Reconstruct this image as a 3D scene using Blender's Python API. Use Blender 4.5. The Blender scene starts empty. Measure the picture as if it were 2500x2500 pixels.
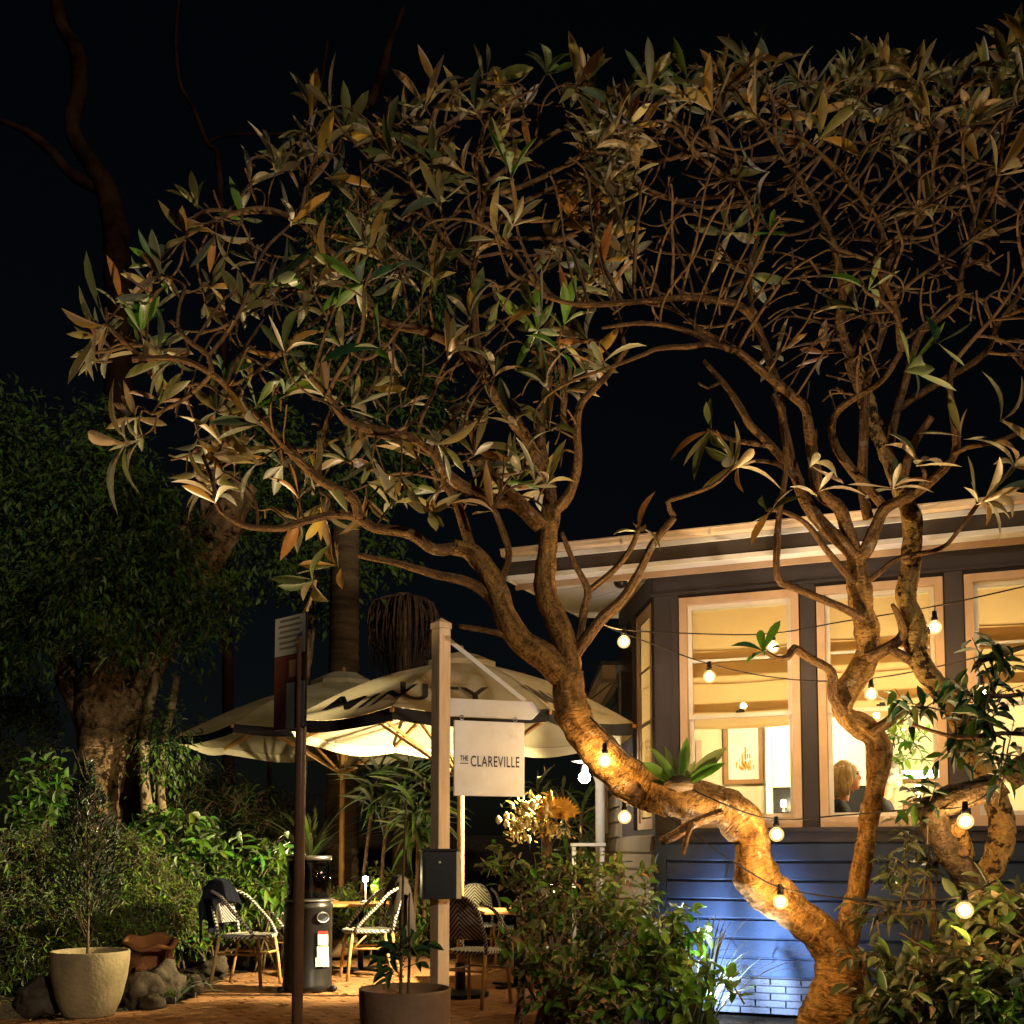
import bpy, bmesh, math, random
import numpy as np
from mathutils import Vector, Matrix, kdtree, noise as mnoise

random.seed(7); rng = np.random.default_rng(7)
scene = bpy.context.scene
R = math.radians

# ------------------------------------------------------------------ camera
F = 2600.0            # focal length in units of a 2500-unit wide frame
CYP = 1898.0          # principal row
PITCH = R(4.0)
EYE = Vector((0, 0, 1.3))
cd = bpy.data.cameras.new("camera"); cam = bpy.data.objects.new("camera", cd)
scene.collection.objects.link(cam); scene.camera = cam
cam.location = EYE; cam.rotation_euler = (R(90) + PITCH, 0, 0)
cd.sensor_width = 36; cd.lens = 36 * F / 2500; cd.shift_y = (CYP - 1250) / 2500
cd.clip_start = 0.05; cd.clip_end = 500

# ------------------------------------------------------------------ night sky, dim warm street light as the one sun, exposure
SUN_EL, SUN_AZ = R(13), R(148)       # comes from behind the camera, a little to its right
w = bpy.data.worlds.new("World"); scene.world = w; w.use_nodes = True
nt = w.node_tree; bg = nt.nodes["Background"]
sky = nt.nodes.new("ShaderNodeTexSky"); sky.sky_type = 'NISHITA'; sky.sun_disc = False
sky.sun_elevation = SUN_EL; sky.sun_rotation = SUN_AZ
nt.links.new(sky.outputs[0], bg.inputs[0]); bg.inputs[1].default_value = 0.0007
sl = bpy.data.lights.new("sun", 'SUN'); so = bpy.data.objects.new("sun", sl); scene.collection.objects.link(so)
sl.energy = 1.12; sl.angle = R(2.0); sl.color = (1.0, 0.84, 0.64)
sdir = Vector((math.cos(SUN_EL) * math.sin(SUN_AZ), math.cos(SUN_EL) * math.cos(SUN_AZ), math.sin(SUN_EL)))
so.rotation_euler = (-sdir).to_track_quat('-Z', 'Y').to_euler()
scene.view_settings.view_transform = 'Standard'; scene.view_settings.look = 'None'
scene.view_settings.exposure = 0.0; scene.view_settings.gamma = 1.0; scene.view_settings.use_curve_mapping = False
scene.render.engine = 'CYCLES'
cy = scene.cycles; cy.use_denoising = True; cy.max_bounces = 6; cy.diffuse_bounces = 3; cy.glossy_bounces = 3
cy.transmission_bounces = 5; cy.transparent_max_bounces = 10; cy.sample_clamp_indirect = 2.0; cy.caustics_reflective = False; cy.caustics_refractive = False

# ------------------------------------------------------------------ geometry helpers
def ray(px, py):
    x, z = (px - 1250) / F, (CYP - py) / F
    return Vector((x, math.cos(PITCH) - math.sin(PITCH) * z, math.sin(PITCH) + math.cos(PITCH) * z))
def P(px, py, d):
    r = ray(px, py); return EYE + r * (d / r.y)
def G(px, py, z=0.0):
    r = ray(px, py); return EYE + r * ((z - EYE.z) / r.z)
def hit(px, py, p0, n):
    r = ray(px, py); return EYE + r * ((p0 - EYE).dot(n) / r.dot(n))
def proj(p):
    v = p - EYE
    fw = v.y * math.cos(PITCH) + v.z * math.sin(PITCH); up = -v.y * math.sin(PITCH) + v.z * math.cos(PITCH)
    return (1250 + F * v.x / fw, CYP - F * up / fw)

COL = scene.collection
def obj(name, mesh, m=None, root=None, smooth=False, kind=None, label=None):
    o = bpy.data.objects.new(name, mesh); COL.objects.link(o)
    if m is not None:
        for k in (m if isinstance(m, (list, tuple)) else [m]): mesh.materials.append(k)
    if smooth and len(mesh.polygons): mesh.polygons.foreach_set('use_smooth', [True] * len(mesh.polygons))
    if root is not None: attach(o, root)
    if kind: o['kind'] = kind
    if label: o['label'] = label
    return o
WM = {}
def wm(o): return WM.get(o.name, Matrix.Identity(4))
def attach(o, root):
    o.parent = root; o.matrix_parent_inverse = wm(root).inverted()
def thing(name, label, cat, loc=(0, 0, 0), group=None):
    o = bpy.data.objects.new(name, None); COL.objects.link(o); o.location = loc; o.empty_display_size = 0.1
    WM[o.name] = Matrix.Translation(Vector(loc)); tag(o, label, cat, group); return o
def tag(o, label, cat, group=None):
    o['label'] = label; o['category'] = cat
    if group: o['group'] = group
    return o
def copy_tree(o, parent=None):
    c = o.copy(); COL.objects.link(c)
    if parent is not None: c.parent = parent
    for ch in list(o.children): copy_tree(ch, c)
    return c

class MB:
    def __init__(s): s.v = []; s.f = []; s.mi = []
    def add(s, vs, fs, mi=0):
        b = len(s.v); s.v += [tuple(x) for x in vs]; s.f += [tuple(i + b for i in f) for f in fs]; s.mi += [mi] * len(fs); return s
    def hexa(s, p, mi=0):       # 8 corners: bottom ring then top ring
        return s.add(p, [(3, 2, 1, 0), (4, 5, 6, 7), (0, 1, 5, 4), (1, 2, 6, 5), (2, 3, 7, 6), (3, 0, 4, 7)], mi)
    def box(s, c, size, rz=0, mi=0, rot=None):
        c = Vector(c); hx, hy, hz = (k / 2 for k in size)
        M = rot if rot is not None else Matrix.Rotation(rz, 3, 'Z')
        return s.hexa([c + M @ Vector(k) for k in ((-hx, -hy, -hz), (hx, -hy, -hz), (hx, hy, -hz), (-hx, hy, -hz), (-hx, -hy, hz), (hx, -hy, hz), (hx, hy, hz), (-hx, hy, hz))], mi)
    def bar(s, a, b, wd, th, up=(0, 0, 1), mi=0):
        a, b = Vector(a), Vector(b); d = (b - a).normalized(); u = Vector(up)
        sd = d.cross(u); sd = sd.normalized() if sd.length > 1e-5 else Vector((1, 0, 0)); u = sd.cross(d).normalized()
        q = [(-1, -1), (1, -1), (1, 1), (-1, 1)]
        return s.hexa([a + sd * (wd / 2 * x) + u * (th / 2 * y) for x, y in q] + [b + sd * (wd / 2 * x) + u * (th / 2 * y) for x, y in q], mi)
    def tube(s, pts, rad, n=8, cap=True, rough=0.0, mi=0, seed=0.0):
        pts = [Vector(p) for p in pts]; k = len(pts)
        if not hasattr(rad, '__len__'): rad = [rad] * k
        t0 = (pts[1] - pts[0]).normalized(); a = t0.orthogonal().normalized(); vs = []
        for i in range(k):
            t = (pts[min(i + 1, k - 1)] - pts[max(i - 1, 0)])
            t = t.normalized() if t.length > 1e-7 else t0
            a = (a - t * a.dot(t)); a = a.normalized() if a.length > 1e-6 else t.orthogonal().normalized()
            b = t.cross(a)
            for j in range(n):
                an = 2 * math.pi * j / n; dr = a * math.cos(an) + b * math.sin(an); r = rad[i]
                if rough:
                    q = pts[i] + dr * r
                    r *= 1 + rough * (mnoise.noise(q * 9 + Vector((seed, 0, 0))) * 0.8 + mnoise.noise(q * 24) * 0.5)
                vs.append(pts[i] + dr * r)
        fs = [(i * n + j, i * n + (j + 1) % n, (i + 1) * n + (j + 1) % n, (i + 1) * n + j) for i in range(k - 1) for j in range(n)]
        if cap:
            fs.append(tuple(range(n - 1, -1, -1))); fs.append(tuple((k - 1) * n + j for j in range(n)))
        return s.add(vs, fs, mi)
    def lathe(s, prof, c=(0, 0, 0), n=24, mi=0, closed=False):
        c = Vector(c); k = len(prof); vs = []
        for r, z in prof:
            for j in range(n):
                an = 2 * math.pi * j / n; vs.append(c + Vector((r * math.cos(an), r * math.sin(an), z)))
        fs = [(i * n + j, i * n + (j + 1) % n, (i + 1) * n + (j + 1) % n, (i + 1) * n + j) for i in range(k - 1) for j in range(n)]
        if prof[0][0] > 1e-4: fs.append(tuple(range(n - 1, -1, -1)))
        if prof[-1][0] > 1e-4: fs.append(tuple((k - 1) * n + j for j in range(n)))
        return s.add(vs, fs, mi)
    def blob(s, c, r, sub=2, rough=0.15, fr=2.0, mi=0, seed=0, M=None):
        bm = bmesh.new(); bmesh.ops.create_icosphere(bm, subdivisions=sub, radius=1.0); bm.verts.ensure_lookup_table()
        r = Vector(r) if hasattr(r, '__len__') else Vector((r, r, r)); vs = []
        for v in bm.verts:
            k = 1 + rough * mnoise.noise(v.co * fr + Vector((seed * 3.1, seed, 0)))
            q = Vector((v.co.x * r.x, v.co.y * r.y, v.co.z * r.z)) * k
            vs.append(Vector(c) + (M @ q if M is not None else q))
        fs = [tuple(v.index for v in f.verts) for f in bm.faces]; bm.free()
        return s.add(vs, fs, mi)
    def mesh(s, name):
        me = bpy.data.meshes.new(name); me.from_pydata(s.v, [], s.f)
        if any(s.mi): me.polygons.foreach_set('material_index', s.mi)
        me.update(); return me
    def build(s, name, m, root=None, smooth=False, kind=None, label=None):
        return obj(name, s.mesh(name), m, root, smooth, kind, label)

def bevel(o, wd=0.006, seg=2):
    b = o.modifiers.new("bevel", 'BEVEL'); b.width = wd; b.segments = seg; b.limit_method = 'ANGLE'; return o

def catmull(pts, rad, step=0.06):
    out, ro = [], []; n = len(pts)
    for i in range(n - 1):
        p0, p1, p2, p3 = pts[max(i - 1, 0)], pts[i], pts[i + 1], pts[min(i + 2, n - 1)]
        m = max(1, int((p2 - p1).length / step))
        for k in range(m):
            t = k / m; t2, t3 = t * t, t * t * t
            out.append(0.5 * ((2 * p1) + (p2 - p0) * t + (2 * p0 - 5 * p1 + 4 * p2 - p3) * t2 + (3 * p1 - p0 - 3 * p2 + p3) * t3))
            ro.append(rad[i] * (1 - t) + rad[i + 1] * t)
    out.append(pts[-1]); ro.append(rad[-1]); return out, ro

# ------------------------------------------------------------------ materials
def pmat(name, c1, c2=None, scale=6.0, rough=0.6, bump=0.0, bscale=None, metal=0.0, stretch=(1, 1, 1), contrast=(0.35, 0.65), spec=0.18, gen=False, c3=None, s3=2.0, t3=(0.55, 0.62), coat=0.0, bd=0.02):
    m = bpy.data.materials.new(name); m.use_nodes = True; t = m.node_tree; b = t.nodes["Principled BSDF"]
    b.inputs["Roughness"].default_value = rough; b.inputs["Metallic"].default_value = metal
    b.inputs["Specular IOR Level"].default_value = spec
    if coat: b.inputs["Coat Weight"].default_value = coat
    c2 = c2 or tuple(k * 0.75 for k in c1)
    tc = t.nodes.new("ShaderNodeTexCoord"); mp = t.nodes.new("ShaderNodeMapping"); mp.inputs["Scale"].default_value = stretch
    t.links.new(tc.outputs["Object"], mp.inputs[0])
    n = t.nodes.new("ShaderNodeTexNoise"); n.inputs["Scale"].default_value = scale; n.inputs["Detail"].default_value = 6; n.inputs["Roughness"].default_value = 0.6
    t.links.new(mp.outputs[0], n.inputs["Vector"])
    cr = t.nodes.new("ShaderNodeValToRGB"); cr.color_ramp.elements[0].position, cr.color_ramp.elements[1].position = contrast
    cr.color_ramp.elements[0].color = (*c2, 1); cr.color_ramp.elements[1].color = (*c1, 1)
    t.links.new(n.outputs["Fac"], cr.inputs[0]); col = cr.outputs[0]
    if c3:
        n3 = t.nodes.new("ShaderNodeTexNoise"); n3.inputs["Scale"].default_value = s3; n3.inputs["Detail"].default_value = 8; n3.inputs["Roughness"].default_value = 0.7
        t.links.new(tc.outputs["Object"], n3.inputs["Vector"])
        r3 = t.nodes.new("ShaderNodeValToRGB"); r3.color_ramp.elements[0].position, r3.color_ramp.elements[1].position = t3
        t.links.new(n3.outputs["Fac"], r3.inputs[0])
        mx = t.nodes.new("ShaderNodeMix"); mx.data_type = 'RGBA'; t.links.new(r3.outputs[0], mx.inputs[0]); t.links.new(col, mx.inputs[6]); mx.inputs[7].default_value = (*c3, 1); col = mx.outputs[2]
    oi = t.nodes.new("ShaderNodeObjectInfo"); hv = t.nodes.new("ShaderNodeHueSaturation")
    mr = t.nodes.new("ShaderNodeMapRange"); mr.inputs[3].default_value = 0.82; mr.inputs[4].default_value = 1.15
    t.links.new(oi.outputs["Random"], mr.inputs[0]); t.links.new(mr.outputs[0], hv.inputs["Value"]); t.links.new(col, hv.inputs["Color"])
    t.links.new(hv.outputs[0], b.inputs["Base Color"])
    if bump:
        nb = t.nodes.new("ShaderNodeTexNoise"); nb.inputs["Scale"].default_value = bscale or scale * 3; nb.inputs["Detail"].default_value = 5
        t.links.new(mp.outputs[0], nb.inputs["Vector"])
        bp = t.nodes.new("ShaderNodeBump"); bp.inputs["Strength"].default_value = min(1, bump); bp.inputs["Distance"].default_value = bd
        t.links.new(nb.outputs["Fac"], bp.inputs["Height"]); t.links.new(bp.outputs[0], b.inputs["Normal"])
    return m

def emat(name, col, strength):
    m = bpy.data.materials.new(name); m.use_nodes = True; b = m.node_tree.nodes["Principled BSDF"]
    b.inputs["Base Color"].default_value = (0.8, 0.8, 0.8, 1); b.inputs["Emission Color"].default_value = (*col, 1); b.inputs["Emission Strength"].default_value = strength
    return m

def leafmat(name, top, under, trans=0.3, rough=0.5, sat=0.08, hue=0.03, gloss=0.45):
    m = bpy.data.materials.new(name); m.use_nodes = True; t = m.node_tree; t.nodes.remove(t.nodes["Principled BSDF"])
    out = t.nodes["Material Output"]; ge = t.nodes.new("ShaderNodeNewGeometry"); tc = t.nodes.new("ShaderNodeTexCoord")
    n = t.nodes.new("ShaderNodeTexNoise"); n.inputs["Scale"].default_value = 4.0; n.inputs["Detail"].default_value = 4
    t.links.new(ge.outputs["Position"], n.inputs["Vector"])
    mx = t.nodes.new("ShaderNodeMix"); mx.data_type = 'RGBA'; t.links.new(ge.outputs["Backfacing"], mx.inputs[0])
    mx.inputs[6].default_value = (*top, 1); mx.inputs[7].default_value = (*under, 1)
    hv = t.nodes.new("ShaderNodeHueSaturation"); t.links.new(mx.outputs[2], hv.inputs["Color"])
    rp = t.nodes.new("ShaderNodeMapRange"); rp.inputs[3].default_value = 0.7; rp.inputs[4].default_value = 1.3
    mr = t.nodes.new("ShaderNodeMapRange"); mr.inputs[1].default_value = 0.3; mr.inputs[2].default_value = 0.7; mr.inputs[3].default_value = 0.65; mr.inputs[4].default_value = 1.3
    t.links.new(n.outputs["Fac"], mr.inputs[0])
    rh = t.nodes.new("ShaderNodeMapRange"); rh.inputs[3].default_value = 0.5 - hue; rh.inputs[4].default_value = 0.5 + hue
    t.links.new(ge.outputs["Random Per Island"], rp.inputs[0]); t.links.new(ge.outputs["Random Per Island"], rh.inputs[0]); t.links.new(rh.outputs[0], hv.inputs["Hue"])
    ml = t.nodes.new("ShaderNodeMath"); ml.operation = 'MULTIPLY'; t.links.new(mr.outputs[0], ml.inputs[0]); t.links.new(rp.outputs[0], ml.inputs[1]); t.links.new(ml.outputs[0], hv.inputs["Value"])
    d = t.nodes.new("ShaderNodeBsdfDiffuse"); tr = t.nodes.new("ShaderNodeBsdfTranslucent"); gl = t.nodes.new("ShaderNodeBsdfGlossy"); gl.inputs["Roughness"].default_value = rough
    gl.inputs["Color"].default_value = (1, 1, 1, 1)
    t.links.new(hv.outputs[0], d.inputs[0]); t.links.new(hv.outputs[0], tr.inputs[0])
    m1 = t.nodes.new("ShaderNodeMixShader"); m1.inputs[0].default_value = trans; t.links.new(d.outputs[0], m1.inputs[1]); t.links.new(tr.outputs[0], m1.inputs[2])
    fr0_ = t.nodes.new("ShaderNodeFresnel"); fr0_.inputs[0].default_value = 1.35; fr = t.nodes.new("ShaderNodeMath"); fr.operation = 'MULTIPLY'; fr.inputs[1].default_value = gloss; t.links.new(fr0_.outputs[0], fr.inputs[0])
    m2 = t.nodes.new("ShaderNodeMixShader"); t.links.new(fr.outputs[0], m2.inputs[0]); t.links.new(m1.outputs[0], m2.inputs[1]); t.links.new(gl.outputs[0], m2.inputs[2])
    t.links.new(m2.outputs[0], out.inputs[0]); return m

def fabric(name, col, trans=0.4, c2=None, scale=40):
    m = bpy.data.materials.new(name); m.use_nodes = True; t = m.node_tree; t.nodes.remove(t.nodes["Principled BSDF"]); out = t.nodes["Material Output"]
    tc = t.nodes.new("ShaderNodeTexCoord"); n = t.nodes.new("ShaderNodeTexNoise"); n.inputs["Scale"].default_value = 2.5; n.inputs["Detail"].default_value = 8
    t.links.new(tc.outputs["Object"], n.inputs["Vector"]); cr = t.nodes.new("ShaderNodeValToRGB"); cr.color_ramp.elements[0].position = 0.3; cr.color_ramp.elements[1].position = 0.7
    c2 = c2 or tuple(k * 0.85 for k in col); cr.color_ramp.elements[0].color = (*c2, 1); cr.color_ramp.elements[1].color = (*col, 1); t.links.new(n.outputs["Fac"], cr.inputs[0])
    d = t.nodes.new("ShaderNodeBsdfDiffuse"); tr = t.nodes.new("ShaderNodeBsdfTranslucent"); mx = t.nodes.new("ShaderNodeMixShader"); mx.inputs[0].default_value = trans
    t.links.new(cr.outputs[0], d.inputs[0]); t.links.new(cr.outputs[0], tr.inputs[0]); t.links.new(d.outputs[0], mx.inputs[1]); t.links.new(tr.outputs[0], mx.inputs[2]); t.links.new(mx.outputs[0], out.inputs[0])
    n2 = t.nodes.new("ShaderNodeTexNoise"); n2.inputs["Scale"].default_value = scale; bp = t.nodes.new("ShaderNodeBump"); bp.inputs["Strength"].default_value = 0.25; bp.inputs["Distance"].default_value = 0.01
    t.links.new(tc.outputs["Object"], n2.inputs["Vector"]); t.links.new(n2.outputs["Fac"], bp.inputs["Height"]); t.links.new(bp.outputs[0], d.inputs["Normal"])
    return m

def glassmat(name, tint=(0.95, 0.97, 0.96), refl=1.0, rough=0.02):
    m = bpy.data.materials.new(name); m.use_nodes = True; t = m.node_tree; t.nodes.remove(t.nodes["Principled BSDF"]); out = t.nodes["Material Output"]
    a = t.nodes.new("ShaderNodeBsdfTransparent"); a.inputs[0].default_value = (*tint, 1); g = t.nodes.new("ShaderNodeBsdfGlossy"); g.inputs["Roughness"].default_value = rough
    fr = t.nodes.new("ShaderNodeFresnel"); fr.inputs[0].default_value = 1.45; mu = t.nodes.new("ShaderNodeMath"); mu.operation = 'MULTIPLY'; mu.inputs[1].default_value = refl
    t.links.new(fr.outputs[0], mu.inputs[0]); mx = t.nodes.new("ShaderNodeMixShader"); t.links.new(mu.outputs[0], mx.inputs[0]); t.links.new(a.outputs[0], mx.inputs[1]); t.links.new(g.outputs[0], mx.inputs[2]); t.links.new(mx.outputs[0], out.inputs[0])
    return m

def patternmat(name, ca, cb, mode='chevron', freq=40.0, rough=0.5):
    m = bpy.data.materials.new(name); m.use_nodes = True; t = m.node_tree; b = t.nodes["Principled BSDF"]; b.inputs["Roughness"].default_value = rough
    tc = t.nodes.new("ShaderNodeTexCoord"); sp = t.nodes.new("ShaderNodeSeparateXYZ"); t.links.new(tc.outputs["Object"], sp.inputs[0])
    def M(op, a, bb=None, v=None):
        n = t.nodes.new("ShaderNodeMath"); n.operation = op; t.links.new(a, n.inputs[0])
        if bb is not None: t.links.new(bb, n.inputs[1])
        if v is not None: n.inputs[1].default_value = v
        return n.outputs[0]
    if mode == 'chevron':
        s = M('ADD', M('ABSOLUTE', sp.outputs[0]), sp.outputs[2])
    elif mode == 'seat':
        s = M('ADD', M('ABSOLUTE', sp.outputs[0]), sp.outputs[1])
    else:
        s = M('ADD', M('ADD', sp.outputs[0], sp.outputs[1]), sp.outputs[2])
    k = M('GREATER_THAN', M('FRACT', M('MULTIPLY', s, v=freq)), v=0.5)
    mx = t.nodes.new("ShaderNodeMix"); mx.data_type = 'RGBA'; t.links.new(k, mx.inputs[0]); mx.inputs[6].default_value = (*ca, 1); mx.inputs[7].default_value = (*cb, 1)
    t.links.new(mx.outputs[2], b.inputs["Base Color"])
    n2 = t.nodes.new("ShaderNodeTexNoise"); n2.inputs["Scale"].default_value = 90; bp = t.nodes.new("ShaderNodeBump"); bp.inputs["Strength"].default_value = 0.4; bp.inputs["Distance"].default_value = 0.01
    t.links.new(tc.outputs["Object"], n2.inputs["Vector"]); t.links.new(n2.outputs["Fac"], bp.inputs["Height"]); t.links.new(bp.outputs[0], b.inputs["Normal"])
    return m

M_ = dict(
    bark=pmat("bark", (0.36, 0.21, 0.09), (0.085, 0.045, 0.020), 9, 0.85, 1.0, 22, stretch=(1, 1, 0.45), contrast=(.38, .60), c3=(0.40, 0.32, 0.20), s3=6, t3=(0.58, 0.68), bd=.09),
    bark_grey=pmat("grey_bark", (0.34, 0.205, 0.105), (0.13, 0.075, 0.038), 9, 0.85, 0.8, 30, c3=(0.36, 0.31, 0.25), s3=7, t3=(0.55, 0.66), bd=.05),
    bark_mottled=pmat("mottled_bark", (0.40, 0.25, 0.10), (0.20, 0.11, 0.04), 8, 0.85, 1.0, 24, c3=(0.04, 0.024, 0.012), s3=11, t3=(0.52, 0.58), bd=.07),
    twig=pmat("twig", (0.21, 0.12, 0.058), (0.09, 0.052, 0.027), 14, 0.8, 0.3, 40),
    paperbark=pmat("paperbark", (0.32, 0.20, 0.10), (0.05, 0.03, 0.016), 5, 0.9, 1.0, 14, stretch=(3, 3, 0.35)),
    palebark=pmat("pale_bark", (0.40, 0.30, 0.16), (0.10, 0.07, 0.035), 6, 0.85, 0.5, 18),
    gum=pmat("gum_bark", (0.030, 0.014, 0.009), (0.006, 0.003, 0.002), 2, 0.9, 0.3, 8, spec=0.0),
    palmbark=pmat("palm_bark", (0.15, 0.10, 0.05), (0.07, 0.045, 0.022), 5, 0.9, 0.8, 16, stretch=(0.4, 0.4, 3)),
    paint_dark=pmat("charcoal_paint", (0.046, 0.042, 0.050), (0.037, 0.034, 0.041), 3, 0.5, 0.1, 60),
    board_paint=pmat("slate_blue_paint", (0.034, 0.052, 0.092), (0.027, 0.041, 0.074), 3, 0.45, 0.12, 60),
    lit_side_paint=pmat("lit_board_paint", (0.22, 0.19, 0.15), (0.18, 0.155, 0.12), 3, 0.5, 0.1, 60),  # same boards as the front; warm light put into a paler colour
    trim=pmat("cream_trim_paint", (0.50, 0.36, 0.255), (0.43, 0.31, 0.215), 4, 0.45, 0.08, 60),
    white=pmat("white_paint", (0.72, 0.70, 0.66), (0.64, 0.62, 0.58), 4, 0.5, 0.06, 60),
    gutter=pmat("cream_gutter", (0.60, 0.47, 0.33), (0.52, 0.40, 0.27), 4, 0.45, 0.05, 40),
    fascia=pmat("brown_fascia", (0.065, 0.052, 0.045), None, 4, 0.6, 0.1, 40),
    roof=pmat("roof_iron", (0.08, 0.08, 0.085), None, 4, 0.5, 0.1, 30, metal=0.3),
    base=pmat("painted_brick", (0.105, 0.11, 0.13), (0.078, 0.082, 0.098), 6, 0.75, 0.5, 26),
    inwall=pmat("cream_wall", (0.78, 0.66, 0.42), (0.72, 0.60, 0.37), 2, 0.7),
    infloor=pmat("inside_boards", (0.22, 0.13, 0.07), None, 4, 0.5),
    timber=pmat("timber", (0.76, 0.58, 0.39), (0.62, 0.45, 0.28), 5, 0.6, 0.3, 40, stretch=(6, 6, 0.6)),
    umb_timber=pmat("varnished_timber", (0.50, 0.27, 0.09), (0.40, 0.20, 0.06), 5, 0.4, 0.1, 40, stretch=(6, 6, 0.6)),
    black=pmat("black_metal", (0.018, 0.018, 0.02), (0.012, 0.012, 0.013), 8, 0.42, 0.1, 80, metal=0.4),
    rust=pmat("brown_pole_paint", (0.15, 0.08, 0.045), (0.10, 0.055, 0.033), 6, 0.35, 0.15, 40),
    steel=pmat("steel", (0.35, 0.33, 0.30), (0.26, 0.24, 0.22), 8, 0.3, 0.05, 60, metal=0.9),
    heater=pmat("heater_shell", (0.040, 0.036, 0.032), (0.028, 0.026, 0.024), 5, 0.35, 0.05, 60, metal=0.6),
    sticker=pmat("paper_sticker", (0.75, 0.70, 0.55), (0.68, 0.62, 0.48), 10, 0.6),
    red=pmat("red_print", (0.45, 0.03, 0.02), None, 10, 0.5),
    sign_red=pmat("maroon_panel", (0.055, 0.014, 0.010), None, 5, 0.5),
    sign_white=pmat("sign_board", (0.88, 0.86, 0.84), (0.74, 0.70, 0.65), 3, 0.5, 0.05, 30, c3=(0.60, 0.55, 0.48), s3=4, t3=(.58, .8)),
    sign_grey=pmat("shaded_white", (0.13, 0.135, 0.125), (0.10, 0.105, 0.098), 3, 0.6, 0.05, 30),  # panel's white darkened: shade of its unlit side put into the colour
    ink=pmat("ink", (0.06, 0.05, 0.05), None, 20, 0.6),
    soil=pmat("soil", (0.055, 0.040, 0.022), (0.022, 0.016, 0.010), 9, 0.95, 1.0, 30, c3=(0.12, 0.085, 0.04), s3=14),
    bank=pmat("bank_grass", (0.045, 0.045, 0.018), (0.02, 0.02, 0.008), 7, 0.95, 1.0, 20),
    joint=pmat("paving_sand", (0.10, 0.065, 0.035), (0.06, 0.04, 0.022), 14, 0.95, 0.6, 60),
    paver=pmat("terracotta_paver", (0.38, 0.19, 0.075), (0.26, 0.125, 0.048), 9, 0.75, 0.5, 40, c3=(0.20, 0.11, 0.055), s3=5, t3=(0.55, 0.7)),
    rock=pmat("rock", (0.10, 0.078, 0.048), (0.04, 0.03, 0.02), 6, 0.9, 0.9, 18),
    log=pmat("log", (0.30, 0.20, 0.10), (0.15, 0.10, 0.05), 8, 0.9, 0.6, 30),
    pot=pmat("stone_pot", (0.30, 0.235, 0.12), (0.21, 0.165, 0.085), 5, 0.8, 0.35, 30, c3=(0.15, 0.115, 0.062), s3=3, t3=(0.55, 0.75)),
    pot_brown=pmat("brown_pot", (0.20, 0.125, 0.075), (0.15, 0.092, 0.055), 4, 0.6, 0.25, 30),
    terracotta=pmat("terracotta", (0.34, 0.14, 0.05), (0.22, 0.09, 0.032), 6, 0.85, 0.3, 30),
    canvas=fabric("cream_canvas", (0.56, 0.49, 0.32), 0.24, (0.46, 0.40, 0.26)), valance=fabric("shaded_valance", (0.040, 0.040, 0.042), 0.0), inner_valance=fabric("cream_valance", (0.60, 0.53, 0.36), 0.0),  # valance is cream cloth; shade is put into its dark outer colour
    blind=fabric("roman_blind_cloth", (0.80, 0.58, 0.29), 0.42, (0.72, 0.51, 0.25)),
    glass=glassmat("window_glass"), tubeglass=glassmat("heater_glass", (0.88, 0.88, 0.84), 1.2, 0.05), sideglass=glassmat("side_window_glass", (0.95, 0.97, 0.96), 0.2),
    bamboo=pmat("bamboo", (0.52, 0.34, 0.13), (0.38, 0.23, 0.08), 12, 0.4, 0.15, 60),
    rope=patternmat("striped_rope", (0.62, 0.58, 0.48), (0.02, 0.02, 0.025), 'band', 26),
    chevron=patternmat("chevron_weave", (0.34, 0.30, 0.27), (0.018, 0.016, 0.018), 'chevron', 26),
    chevron_light=patternmat("pale_chevron_weave", (0.70, 0.62, 0.36), (0.06, 0.09, 0.05), 'chevron', 26),
    seatweave=patternmat("seat_weave", (0.60, 0.56, 0.46), (0.03, 0.03, 0.03), 'seat', 24),
    jacket=fabric("navy_cloth", (0.012, 0.013, 0.020), 0.0, (0.008, 0.008, 0.012), 90), jacket2=fabric("charcoal_cloth", (0.03, 0.024, 0.02), 0.0, (0.015, 0.012, 0.01), 60),
    cable=pmat("black_cable", (0.02, 0.017, 0.015), None, 30, 0.6),
    bulb=emat("bulb_glow", (1.0, 0.58, 0.20), 800.0), bulbshell=None, lampglow=emat("white_lamp_glow", (1.0, 0.90, 0.70), 220.0), tableglow=emat("table_lamp_glow", (1.0, 0.82, 0.45), 260.0),
    lampbright=emat("table_lamp_bright_glow", (1.0, 0.80, 0.42), 480.0),
    skin=pmat("skin", (0.62, 0.30, 0.19), (0.52, 0.23, 0.14), 8, 0.5), blond=pmat("blond_hair", (0.55, 0.40, 0.20), (0.33, 0.22, 0.09), 14, 0.5, 0.6, 60, stretch=(1, 1, 0.3)),
    greyhair=pmat("grey_hair", (0.30, 0.26, 0.22), None, 20, 0.6, 0.5, 60), darkcloth=pmat("dark_cloth", (0.025, 0.027, 0.035), None, 12, 0.9, 0.3, 80),
    lips=pmat("lips", (0.45, 0.12, 0.09), None, 8, 0.5), eye=pmat("eye", (0.05, 0.035, 0.03), None, 8, 0.2),
    frame=pmat("picture_frame", (0.30, 0.15, 0.06), None, 8, 0.4), paper=pmat("picture_paper", (0.85, 0.80, 0.68), None, 4, 0.6),
    yellow=pmat("dried_flower", (0.75, 0.40, 0.06), (0.5, 0.22, 0.02), 10, 0.7, 0.4, 40), creamflower=pmat("cream_blossom", (0.75, 0.62, 0.30), (0.6, 0.45, 0.16), 10, 0.7),
    black_plastic=pmat("black_plastic", (0.02, 0.02, 0.022), None, 8, 0.3),
)
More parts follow.
